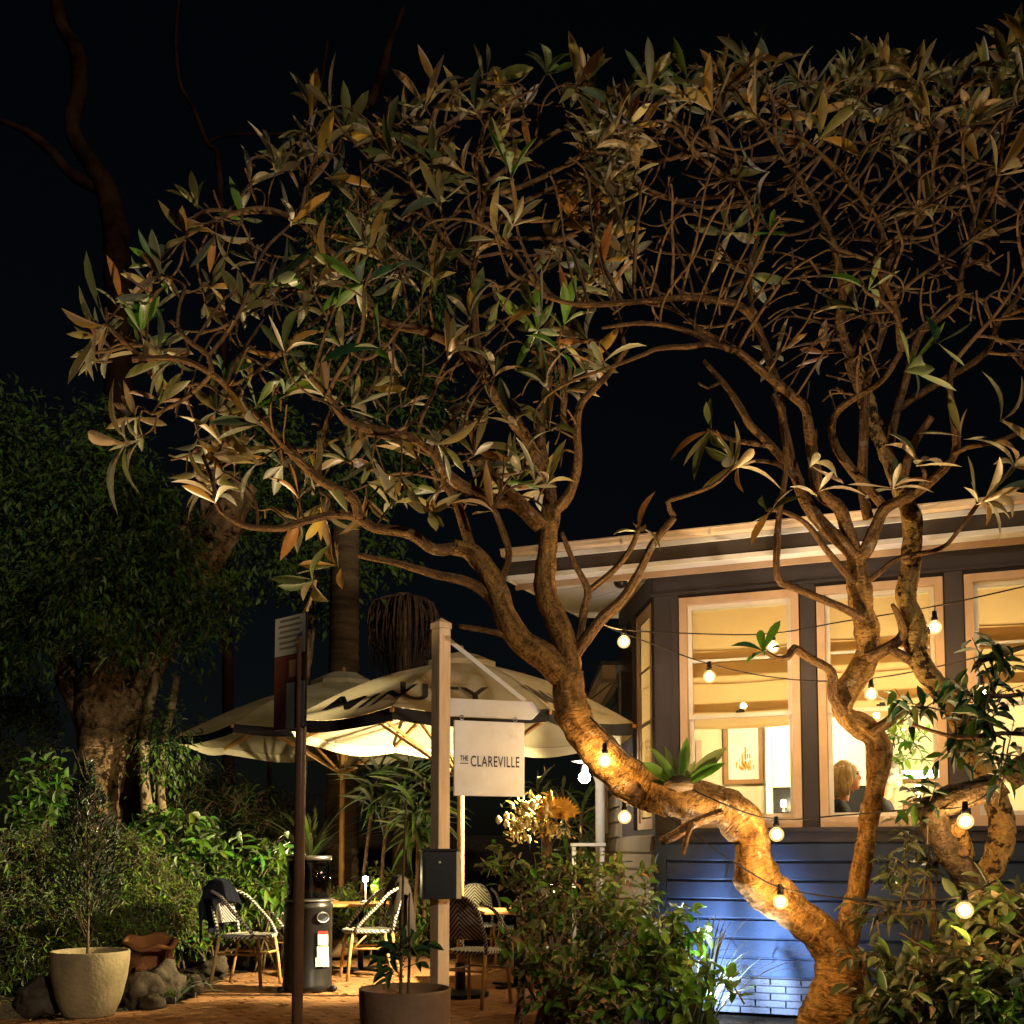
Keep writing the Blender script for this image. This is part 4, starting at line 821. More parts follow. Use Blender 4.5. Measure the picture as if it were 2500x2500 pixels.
# rz: 0 looks at the camera; +90 looks to the right of the picture
c1 = chair(proto, 607, 2405, 78, "bistro chair at far left with a dark jacket over its back", 0, 1.08)
c2 = chair(proto, 895, 2388, -72, "bistro chair facing left right of the patio heater with clothes hung over its back", 0, 1.1)
c3 = chair(proto, 1165, 2452, 152, "dark chevron-backed bistro chair seen from behind beside the mailbox post", 0, 1.02)
c4 = chair(proto, 1345, 2450, 168, "chevron-backed bistro chair seen from behind, half hidden by the front shrub", 0, 1.02)
c5 = chair(proto2, 1165, 2352, 8, "brightly lit pale bistro chair facing forward right of the mailbox", 0, 1.0)
c6 = chair(proto2, 1270, 2362, -62, "brightly lit pale bistro chair turned left just behind the front shrub", 0, 1.0)
c7 = chair(proto2, 700, 2360, 60, "pale bistro chair mostly hidden behind the patio heater", 0, 1.0)
c8 = chair(proto, 960, 2340, -20, "bistro chair under the rear side of the lamp table", 0, 1.0)
for k in (proto, proto2):
    if 'used' in k: del k['used']

def jacket(name, label, ch, m, wd, front, back, sway):
    Mx = Matrix.Translation(ch.location) @ Matrix.Rotation(ch.rotation_euler.z, 4, 'Z') @ Matrix.Scale(ch.scale.x, 4); nu, nv = 22, 26; mb = MB()
    for i in range(nv + 1):
        for j in range(nu + 1):
            u = -1 + 2 * j / nu; v = i / nv * (front + back) - front            # v<0 inside, v>0 outside of the back
            topz = 0.60 + 0.31 * math.sqrt(max(0, 1 - min(1, abs(u * .93)) ** 2.6)) + .035; topz = max(topz, 0.74)
            fold = 0.03 * math.sin(u * 9 + sway) * min(1, abs(v) * 4) + .02 * math.sin(u * 17 + v * 5)
            hem = 1 + 0.22 * math.sin(u * 4 + sway * 2)
            r_ = 0.035
            if abs(v) < r_ * 1.5: a_ = v / (r_ * 1.5) * math.pi / 2; y = 0.305 + math.sin(a_) * .05; z = topz + math.cos(a_) * .02
            else: dd = (abs(v) - r_ * 1.5) * hem; y = 0.305 + (.05 + fold * .9 + dd * .10) * (1 if v > 0 else -1) - (dd * .22 if v < 0 else 0); z = topz - dd
            x = u * wd * (1 + .10 * math.sin(v * 6 + sway) - 0.1 * max(0, v)) + fold * .4
            mb.v.append(tuple(Mx @ Vector((x, y, z))))
    mb.f = [(i * (nu + 1) + j, i * (nu + 1) + j + 1, (i + 1) * (nu + 1) + j + 1, (i + 1) * (nu + 1) + j) for i in range(nv) for j in range(nu)]; mb.mi = [0] * len(mb.f)
    o = mb.build(name, m, None, True); s = o.modifiers.new("solid", 'SOLIDIFY'); s.thickness = .012; ss_ = o.modifiers.new("sub", 'SUBSURF'); ss_.levels = ss_.render_levels = 1
    return tag(o, label, "jacket")
jacket("jacket", "dark navy jacket draped over the back of the far left chair", c1, M_['jacket'], .25, .22, .46, 0.4)
jacket("jacket", "dark jacket hung over the back of the chair right of the heater", c2, M_['jacket2'], .25, .2, .5, 1.9)

# tables
def table(label, px, py, w_, d_, rz, z=.74):
    g = G(px, py); t = thing("cafe_table", label, "table", (g.x, g.y, 0), "cafe tables on the terrace")
    bevel(MB().box((g.x, g.y, z - .014), (w_, d_, .028), R(rz)).build("tabletop", M_['umb_timber'], t), .004)
    MB().lathe([(.032, .02), (.032, z - .03)], (g.x, g.y, 0), 14).build("pedestal", M_['black'], t, True)
    mb = MB(); mb.box((g.x, g.y, .012), (.56, .07, .024), R(rz + 40)).box((g.x, g.y, .0125), (.56, .07, .021), R(rz + 130)); mb.build("base", M_['black'], t)
    MB().box((g.x, g.y, z - .036), (.3, .3, .014), R(rz)).build("top_plate", M_['black'], t)
    return g
g1 = table("timber cafe table with a lit table lamp right of the patio heater", 880, 2368, 0.78, .7, 20)
g2 = table("timber cafe table partly hidden behind the patio heater", 742, 2350, .72, .7, 15)
g3 = table("cafe table behind the front shrub between the chevron chairs", 1262, 2408, .74, .7, 10)
def table_lamp(label, p, glow='tableglow'):
    t = thing("table_lamp", label, "lamp", p, "small lit lamps on the cafe tables")
    MB().lathe([(0, 0), (.06, 0), (.062, .012), (.03, .024), (.012, .03)], p, 18).build("base", M_['sign_white'], t, True)
    MB().lathe([(.011, .03), (.011, .235)], p, 10).build("stem", M_['sign_white'], t, True)
    MB().lathe([(.012, .235), (.026, .241), (.031, .262), (.026, .284), (0, .293)], p, 16).build("glowing_head", M_[glow], t, True)
pl = P(892, 2180, g1.y - .1); table_lamp("small white table lamp glowing beside the green plant, right of the heater", Vector((pl.x, pl.y, .74)), 'lampbright')
pl2 = Vector((g2.x - .05, g2.y + .1, .74)); table_lamp("added small table lamp, unseen behind the patio heater, lighting the rear umbrella", pl2, 'lampbright')  # unseen lamp added to brighten the rear umbrella from below
pl3 = P(1352, 2180, g3.y + .05); table_lamp("small table lamp glowing behind the front shrub", Vector((pl3.x, g3.y, .74)))
q = P(915, 2170, g1.y - .05); q.z = .74; t = thing("green_goblet", "green glass goblet with sprigs standing beside the lit table lamp", "glass", q)
MB().lathe([(0, 0), (.035, 0), (.035, .006), (.007, .012), (.007, .075), (.03, .10), (.042, .15), (.044, .2), (.040, .2), (.037, .15), (.026, .108), (0, .1)], q, 18).build("bowl", pmat("green_glass", (.30, .42, .08), None, 8, .15), t, True)
mb = MB()
for k in range(12): 
    an_ = random.uniform(0, 6.28); d_ = Vector((math.cos(an_) * .05, math.sin(an_) * .05, random.uniform(.05, .1))); b_ = q + Vector((0, 0, .17)); s_ = Vector((-math.sin(an_), math.cos(an_), 0)) * .02; mb.add([b_, b_ + d_ * .6 + s_, b_ + d_ * 1.2, b_ + d_ * .6 - s_], [(0, 1, 2, 3)])
mb.build("sprig_leaves", leafmat("sprig", (.12, .30, .02), (.2, .4, .05)), t, kind='stuff')
for k, (px, lb) in enumerate(((800, "clear wine glass on the table left of the umbrella pole"), (815, "second clear glass on the same table nearer the umbrella pole"))):
    q = P(px, 2190, g2.y - .15); q.z = .74; o = MB().lathe([(0, 0), (.032, 0), (.032, .004), (.004, .01), (.004, .08), (.03, .105), (.036, .14), (.03, .18), (.028, .18), (.033, .14), (.027, .108), (0, .09)], q, 16).build("drinking_glass", M_['tubeglass'], None, True); tag(o, lb, "glass", "glasses on the left table")

# ================================================================== PATIO HEATER
g = G(750, 2418); r_ = 58 / 2600 * g.y; t = thing("patio_heater", "dark cylindrical patio heater with a clear tube top behind the foreground pole", "heater", g)
hz = P(750, 2192, g.y).z; hz2 = P(750, 2092, g.y).z
MB().lathe([(r_ * .98, 0.0), (r_ * 1.03, .0), (r_ * 1.03, .07), (r_, .085), (r_, hz - .1), (r_ * 1.02, hz - .095), (r_ * 1.02, hz - .06), (r_ * .97, hz - .05), (r_ * .97, hz), (0, hz + .002)], g, 36).build("body", M_['heater'], t, True)
MB().lathe([(r_ * .99, hz - .03), (r_ * 1.035, hz - .028), (r_ * 1.035, hz - .012), (r_ * .99, hz - .01)], g, 36).build("trim_ring", M_['steel'], t, True)
MB().lathe([(r_ * .90, hz + .004), (r_ * .90, hz2), (r_ * .87, hz2), (r_ * .87, hz + .004)], g, 36).build("glass_tube", M_['tubeglass'], t, True)
MB().lathe([(r_ * .86, hz2 - .03), (r_ * .95, hz2 - .028), (r_ * .95, hz2 + .012), (r_ * .86, hz2 + .012)], g, 36).build("top_ring", M_['steel'], t, True)
MB().lathe([(.05, hz + .004), (.05, hz + .10), (.02, hz + .12), (.02, hz2 - .05), (0, hz2 - .04)], g, 16).build("burner", M_['steel'], t, True)
def on_cyl(px, py, rad):
    d_ = g.y - math.sqrt(max(0, rad ** 2 - ((px - 750) / 2600 * g.y) ** 2)); return P(px, py, d_)
def label_patch(nm, x0, x1, y0, y1, m, off):
    mb = MB(); n_ = 6
    for k in range(n_ + 1):
        x = x0 + (x1 - x0) * k / n_; mb.v += [tuple(on_cyl(x, y0, r_ + off)), tuple(on_cyl(x, y1, r_ + off))]
    mb.f = [(2 * k, 2 * k + 1, 2 * k + 3, 2 * k + 2) for k in range(n_)]; mb.mi = [0] * n_; mb.build(nm, m, t, True)
label_patch("sticker", 776, 801, 2281, 2308, M_['sticker'], .004); label_patch("red_band", 776, 801, 2273, 2280, M_['red'], .004); label_patch("sticker", 774, 802, 2311, 2340, M_['sticker'], .004); label_patch("lower_sticker", 770, 803, 2338, 2360, M_['sticker'], .008)
pts = [on_cyl(788 + 14 * math.cos(a), 2240 + 12 * math.sin(a), r_ + .006) for a in np.linspace(0, 6.283, 21)]; MB().tube(pts, .008, 6, False).build("handle_rim", M_['steel'], t, True)
mb = MB(); pts = [on_cyl(788 + 13 * math.cos(a), 2240 + 11 * math.sin(a), r_ + .005) for a in np.linspace(0, 6.283, 20, endpoint=False)]; mb.add(pts, [tuple(range(20))]); mb.build("handle_hole", M_['black_plastic'], t)
for k in range(3):
    an_ = R(-20 + 120 * k); q = g + Vector((math.cos(an_) * (r_ + .05), math.sin(an_) * (r_ + .05), .03)); MB().blob(q, (.04, .03, .032), 2, 0).build("caster", M_['black_plastic'], t, True)

# ================================================================== STRING LIGHTS
BULB_R = .043
def string_light(label, pts, bulbs, sag=None, lamp=True):
    w3 = [P(*q) for q in pts]; t = thing("string_light", label, "string light", w3[0], "festoon light strings across the front")
    cp, cr = catmull(w3, [.0055] * len(w3), .08); MB().tube(cp, cr, 6).build("cable", M_['cable'], t, True)
    for (px, py, d, hang) in bulbs:
        c = P(px, py, d); top = c + Vector((0, 0, BULB_R + .055))
        b = MB().blob(c, BULB_R * .68, 2, 0).build("bulb", M_['bulb'], t, True); MB().blob(c, BULB_R * 1.12, 3, 0).build("bulb_glass", M_['bulbshell'], b, True)
        MB().lathe([(.0, .075), (.016, .072), (.018, .03), (.022, .028), (.022, 0), (.012, 0)], c + Vector((0, 0, BULB_R + .001)), 12).build("socket", M_['black_plastic'], b, True)
        q = min(cp, key=lambda v: (v - top).length)
        if (q - top).length > .015: MB().tube([top + Vector((0, 0, .015)), q], .004, 5).build("drop_wire", M_['cable'], b)
string_light("top festoon string sagging from the left tree across the window heads to upper right", [(1455, 1518, 7.35), (1527, 1538, 7.9), (1700, 1547, 8.0), (1880, 1547, 7.9), (2060, 1517, 7.7), (2283, 1480, 7.4), (2560, 1418, 7.0)], [(1523, 1567, 7.9, 0), (1887, 1580, 7.85, 0), (2282, 1532, 7.4, 0)])
string_light("middle festoon string sagging across the window panes", [(1480, 1530, 7.4), (1600, 1575, 7.85), (1735, 1622, 8.0), (1900, 1655, 8.0), (2060, 1662, 7.9), (2250, 1636, 7.6), (2560, 1560, 7.1)], [(1732, 1652, 8.0, 0), (2127, 1695, 7.85, 0), (2396, 1690, 7.35, 0)])
string_light("lower festoon string running along the leaning trunk past the window sills", [(1440, 1750, 7.1), (1520, 1830, 7.1), (1600, 1880, 7.1), (1760, 1960, 7.05), (1890, 2000, 7.0), (2060, 1990, 7.1), (2240, 1975, 6.6), (2355, 1970, 6.35), (2420, 1930, 6.25)], [(1477, 1857, 7.02, 0), (1525, 1995, 7.6, 0), (1896, 2037, 7.0, 0), (2357, 2005, 6.3, 0)])
string_light("bottom festoon string sagging in front of the dark boards between the trunks", [(1620, 1985, 7.2), (1740, 2070, 7.1), (1840, 2135, 7.05), (1920, 2172, 7.0), (2100, 2196, 6.7), (2300, 2195, 6.1), (2350, 2188, 5.97), (2430, 2150, 5.9)], [(1905, 2202, 7.0, 0), (2355, 2222, 5.96, 0)])
# white lamp on the side of the house
c = P(1427, 1898, 9.9); t = thing("white_lamp", "bright white globe lamp hanging at the side of the house above the dried flowers", "lamp", c)
MB().blob(c, .055, 3, 0).build("globe", M_['lampglow'], t, True); MB().lathe([(.0, .12), (.03, .11), (.035, .055), (.02, .05)], c, 14).build("socket", M_['black_plastic'], t, True)
MB().tube([c + Vector((0, 0, .11)), c + Vector((0.05, .3, .75)), Vector((1.0, 10.6, c.z + 1.0))], .006, 6).build("flex", M_['cable'], t, True)

# ================================================================== PEOPLE behind the second window
def person(label, px, py, off, face, hair, hairmat, lean):
    s, z = bs(px, py, off); c = W(s, z, off); root = thing("person", label, "person", W(s, .5, off))
    fd = (e * face).normalized(); sd = Vector((-fd.y, fd.x, 0)); up = Vector((0, 0, 1)); B = Matrix((fd, sd, up)).transposed()
    loc = lambda x, y, z_: c + B @ Vector((x, y, z_ + .02))
    # one continuous body grown from overlapping volumes and remeshed
    mb = MB()
    mb.blob(loc(0, 0, 0), (.098, .074, .118), 3, 0, M=B); mb.blob(loc(.045, 0, -.055), (.06, .055, .062), 3, 0, M=B); mb.blob(loc(.10, 0, -.012), (.024, .014, .022), 2, 0, M=B); mb.blob(loc(.092, 0, .028), (.016, .011, .035), 2, 0, M=B)
    mb.blob(loc(.085, 0, -.055), (.018, .026, .012), 2, 0, M=B); mb.blob(loc(.075, 0, -.092), (.026, .03, .022), 2, 0, M=B)
    for sgn in (-1, 1): mb.blob(loc(-.01, sgn * .074, -.01), (.024, .014, .034), 2, 0, M=B)
    mb.tube([loc(-.02, 0, -.06), loc(-.05, 0, -.20)], [.055, .062], 12)
    mb.blob(loc(-.10 - lean * .2, 0, -.36), (.13, .21, .2), 3, 0, M=B); mb.blob(loc(-.14 - lean, 0, -.62), (.13, .17, .22), 3, 0, M=B); mb.blob(loc(-.14 - lean, 0, -.80), (.16, .19, .13), 3, 0, M=B)
    for sgn in (-1, 1):
        el = loc(.06, sgn * .25, -.55); ha = loc(.14, sgn * .10, -.26) if sgn < 0 else loc(.28, sgn * .14, -.50)
        mb.tube(catmull([loc(-.09, sgn * .19, -.25), el.lerp(loc(-.09, sgn * .19, -.25), .5), el], [.06, .052, .046], .03)[0], .05, 10); mb.tube([el, ha], [.045, .028], 10); mb.blob(ha, (.04, .03, .045), 2, 0, M=B)
        for k in range(5):
            q = ha + B @ Vector((.02, (k - 2) * .016, .03)); mb.tube([q, q + B @ Vector((.03, 0, .022)), q + B @ Vector((.045, 0, .004))], [.0105, .0095, .008], 6)
        mb.tube([loc(-.12 - lean, sgn * .1, -.84), loc(.30 - lean, sgn * .11, -.82), loc(.32 - lean, sgn * .11, -1.22)], [.085, .065, .05], 10)
    o = mb.build("body", M_['skin'], root); rm = o.modifiers.new("remesh", 'REMESH'); rm.mode = 'VOXEL'; rm.voxel_size = .009; rm.use_smooth_shade = True; sm = o.modifiers.new("smooth", 'SMOOTH'); sm.iterations = 4; sm.factor = .5
    for sgn in (-1, 1): MB().blob(loc(.084, sgn * .030, .022), (.011, .013, .009), 2, 0, M=B).build("eye", M_['eye'], root, True); MB().blob(loc(.088, sgn * .030, .042), (.008, .018, .004), 2, 0, M=B).build("eyebrow", hairmat, root, True)
    MB().blob(loc(.100, 0, -.056), (.007, .022, .008), 2, 0, M=B).build("mouth", M_['lips'], root, True)
    # hair as a mass of locks over the scalp
    mb = MB(); hl = hair; mb.blob(loc(-.028, 0, .022), (.118, .108, .124), 3, .10, 4, M=B)
    for k in range(120):
        an_ = random.uniform(R(60), R(300)); q = loc(math.cos(an_) * .112 - .026, math.sin(an_) * .104, random.uniform(-.0, .09)); dn = B @ Vector((math.cos(an_) * .02, math.sin(an_) * .03, -hl * random.uniform(.7, 1.1)))
        mb.tube([q, q + dn * .5 + B @ Vector((math.cos(an_) * .015, math.sin(an_) * .015, 0)), q + dn], [.020, .023, .010], 5)
    mb.build("hair", hairmat, root, True)
    # clothing: jumper over the trunk
    mb = MB(); mb.blob(loc(-.10 - lean * .2, 0, -.37), (.152, .235, .205), 3, .06, 5, M=B); mb.blob(loc(-.14 - lean, 0, -.63), (.152, .19, .25), 3, .06, 5, M=B)
    for sgn in (-1, 1):
        el = loc(.06, sgn * .25, -.55); ha = loc(.14, sgn * .10, -.26) if sgn < 0 else loc(.28, sgn * .14, -.50); a_ = loc(-.09, sgn * .19, -.25)
        mb.tube([a_, a_.lerp(el, .5), el, el.lerp(ha, .75)], [.078, .07, .062, .046], 12, True, .15)
    jo = mb.build("jumper", M_['darkcloth'], root); rm = jo.modifiers.new("remesh", 'REMESH'); rm.mode = 'VOXEL'; rm.voxel_size = .012; rm.use_smooth_shade = True
    return c
pw_ = person("person with chin-length blond hair in dark clothes leaning on a hand behind the second window", 2068, 1902, -.6, 1, .19, M_['blond'], .05)
pm_ = person("person with cropped grey hair and flushed face in profile at the second window", 2172, 1900, -1.15, 1, .02, M_['greyhair'], .02)
for (px, lb, off) in ((2120, "timber dining table inside the second window", -.95),):
    s, _ = bs(px, 1985, off); z = 1.12; t = thing("dining_table", lb, "table", W(s + .35, .5, off)); h = HB(); h.wbox(s - .3, s + 1.1, z - .03, z, off - .4, off + .45); h.build("tabletop", M_['frame'], t)
    for a_, b_ in ((-.25, -.35), (1.05, -.35), (-.25, .4), (1.05, .4)): h = HB(); h.wbox(s + a_ - .03, s + a_ + .03, .5, z - .032, off + b_ - .03, off + b_ + .03); h.build("leg", M_['frame'], t)
for px, py, off, lb in ((2240, 1925, -1.0, "glowing glass candle lamp on the table inside the second window"), (1913, 1962, -2.6, "small candle lamp glowing behind the first window's lower right corner")):
    s, z = bs(px, py, off); p = W(s, z, off); t = thing("candle_lamp", lb, "lamp", p)
    MB().lathe([(0, -.10), (.05, -.10), (.05, -.085), (.015, -.075), (.012, -.03), (.03, -.02)], p, 14).build("base", M_['steel'], t, True); MB().blob(p, (.03, .03, .045), 2, 0).build("flame_glass", M_['lampbright'], t, True)
s, z = bs(2262, 1895, -1.9); p = W(s, z, -1.9); t = thing("wall_light", "long white shelf light glowing inside the second window at right", "lamp", p)
h = HB(); h.wbox(s - .3, s + .3, z - .02, z + .05, -1.98, -1.82); h.build("diffuser", emat("shelf_glow", (1, .88, .6), 14), t); h = HB(); h.wbox(s - .32, s + .32, z - .06, z - .022, -1.99, -1.81); h.build("shelf", M_['frame'], t)
# ================================================================== LEAF TOOLS
def norm(a): return a / np.maximum(np.linalg.norm(a, axis=-1, keepdims=True), 1e-9)
def big_leaf(curl, fold, twist=0.0, ns=7, wmax=0.58, pet=0.1):
    ts = np.linspace(0, 1, ns); vs = []; 
    for t in ts:
        w_ = 0.07 if t < pet * .6 else max(0.0, math.sin(min(1, (t / wmax) ** 1.15 * .5 if t < wmax else .5 + .5 * ((t - wmax) / (1 - wmax)) ** 1.25) * math.pi)) * .5
        w_ = max(w_, .045 if t < .98 else 0.0); z = -curl * t * t; tw = twist * t
        for s in (-1, 0, 1): vs.append((t * (1 - abs(curl) * .12 * t), s * w_ * math.cos(tw), z * 1.0 + (abs(s) * w_ * fold + s * w_ * math.sin(tw)) * .25))
    fs = []
    for i in range(ns - 1):
        b = i * 3; fs += [(b, b + 3, b + 4, b + 1), (b + 1, b + 4, b + 5, b + 2)]
    return np.array(vs), np.array(fs)
def small_leaf(fold=.3, curl=.15):
    return np.array([(0, 0, 0), (.42, .5, fold * .25 - curl * .2), (.42, 0, -curl * .2), (.42, -.5, fold * .25 - curl * .2), (1, 0, -curl)]), np.array([(0, 2, 1), (0, 3, 2), (2, 4, 1), (3, 4, 2)])
def oval_leaf(fold=.3, curl=.2):
    v = [(0, 0, 0)]; 
    for t, w_ in ((.2, .36), (.5, .5), (.8, .3)):
        for s in (1, 0, -1): v.append((t, s * w_, abs(s) * w_ * fold - curl * t * t))
    v.append((1, 0, -curl)); f = [(0, 2, 1), (0, 3, 2)]
    for b in (1, 4): f += [(b, b + 1, b + 4), (b, b + 4, b + 3), (b + 1, b + 2, b + 5), (b + 1, b + 5, b + 4)]
    f += [(7, 8, 10), (8, 9, 10)]; return np.array(v), np.array(f)
SH = {'big': [big_leaf(.12, .5, .2), big_leaf(.35, .7, -.3), big_leaf(.02, .4, .5), big_leaf(.5, .6, .1), big_leaf(-.12, .5, -.4)], 'small': [small_leaf(.3, .1), small_leaf(.5, .3)], 'oval': [oval_leaf(.3, .15), oval_leaf(.5, .35), oval_leaf(.2, .02)], 'blade': [big_leaf(.15, .4, .2, 7, .35, .02), big_leaf(.5, .4, -.2, 7, .35, .02)]}
def np_mesh(name, V, faces_list, mi=None, smooth=True):
    k = faces_list.shape[1]; me = bpy.data.meshes.new(name); me.vertices.add(len(V)); me.vertices.foreach_set('co', V.astype(np.float32).ravel())
    nf = len(faces_list); me.loops.add(nf * k); me.loops.foreach_set('vertex_index', faces_list.astype(np.int32).ravel()); me.polygons.add(nf)
    me.polygons.foreach_set('loop_start', np.arange(0, nf * k, k, dtype=np.int32)); me.polygons.foreach_set('loop_total', np.full(nf, k, np.int32))
    if smooth: me.polygons.foreach_set('use_smooth', np.ones(nf, bool))
    if mi is not None: me.polygons.foreach_set('material_index', mi.astype(np.int32))
    me.update(calc_edges=True); me.validate(); return me
LM = dict(
    tan=leafmat("tan_leaf", (.20, .16, .06), (.38, .27, .10), .35), cream=leafmat("cream_leaf", (.24, .19, .10), (.50, .38, .20), .3), olive=leafmat("olive_leaf", (.095, .11, .03), (.19, .185, .055), .3),
    green=leafmat("green_leaf", (.06, .15, .012), (.13, .25, .03), .4), grey=leafmat("grey_green_leaf", (.08, .10, .05), (.16, .175, .09), .3), amber=leafmat("amber_leaf", (.26, .14, .035), (.48, .25, .05), .4),
    dark=leafmat("dark_leaf", (.065, .115, .016), (.08, .125, .024), .25, gloss=.3), bush=leafmat("bush_leaf", (.07, .13, .02), (.10, .165, .032), .3), yel=leafmat("yellow_green_leaf", (.17, .26, .025), (.22, .31, .05), .4), night=leafmat("silhouette_leaf", (.010, .014, .006), (.014, .018, .008), .1, gloss=.15),  # night leaf: the potted shrub's unlit silhouette put into the colour
    bright=leafmat("bright_green_leaf", (.095, .22, .02), (.15, .28, .035), .4), brown=leafmat("brown_leaf", (.19, .12, .05), (.26, .17, .07), .3), sage=leafmat("sage_leaf", (.11, .13, .06), (.16, .18, .09), .3),
    deep=leafmat("deep_green_leaf", (.018, .062, .026), (.03, .08, .03), .3, gloss=.3), straw=leafmat("straw_leaf", (.13, .08, .04), (.16, .10, .05), .2), grass=leafmat("grass_blade", (.045, .075, .035), (.07, .10, .05), .3))
UNIT = {}
def unit_mesh(kind, si, mk):
    k = (kind, si, mk)
    if k not in UNIT:
        V, Fc = SH[kind][si]; me = np_mesh("leaf", V, Fc); me.materials.append(LM[mk]); UNIT[k] = me
    return UNIT[k]
def leaves(root, pos, dr, nr, L, Wd, kind, mks, probs, n_obj=0, name="foliage"):
    pos, dr, nr = np.array(pos, float), norm(np.array(dr, float)), np.array(nr, float); N = len(pos)
    if N == 0: return
    L = np.broadcast_to(np.array(L, float), (N,)).copy(); Wd = np.broadcast_to(np.array(Wd, float), (N,)).copy()
    sd = norm(np.cross(nr, dr)); nn = norm(np.cross(dr, sd)); mi = rng.choice(len(mks), N, p=np.array(probs) / sum(probs)); si = rng.integers(0, len(SH[kind]), N)
    order = np.argsort(pos[:, 1]); vis = [(-30 < (q := proj(Vector(pos[i])))[0] < 2530 and -30 < q[1] < 2530) for i in order] if n_obj else []
    chosen = [i for i, v in zip(order, vis) if v][:n_obj]; cs = np.zeros(N, bool); cs[chosen] = True
    base = wm(root).inverted()
    for i in chosen:
        o = bpy.data.objects.new("leaf", unit_mesh(kind, int(si[i]), mks[mi[i]])); COL.objects.link(o); o.parent = root
        o.matrix_basis = base @ Matrix(((*[dr[i][0] * L[i], sd[i][0] * Wd[i], nn[i][0] * L[i]], pos[i][0]), (dr[i][1] * L[i], sd[i][1] * Wd[i], nn[i][1] * L[i], pos[i][1]), (dr[i][2] * L[i], sd[i][2] * Wd[i], nn[i][2] * L[i], pos[i][2]), (0, 0, 0, 1)))
    Vs, Fs, Ms, off = [], [], [], 0
    for s_ in range(len(SH[kind])):
        sel = np.where((si == s_) & ~cs)[0]
        if len(sel) == 0: continue
        V, Fc = SH[kind][s_]; nv = len(V)
        A = pos[sel][:, None] + V[None, :, 0:1] * (dr[sel] * L[sel][:, None])[:, None] + V[None, :, 1:2] * (sd[sel] * Wd[sel][:, None])[:, None] + V[None, :, 2:3] * (nn[sel] * L[sel][:, None])[:, None]
        Vs.append(A.reshape(-1, 3)); Fs.append((Fc[None] + (np.arange(len(sel)) * nv)[:, None, None] + off).reshape(-1, Fc.shape[1])); Ms.append(np.repeat(mi[sel], len(Fc))); off += len(sel) * nv
    if off: obj(name, np_mesh(name, np.vstack(Vs), np.vstack(Fs), np.concatenate(Ms)), [LM[k] for k in mks], root, kind='stuff')

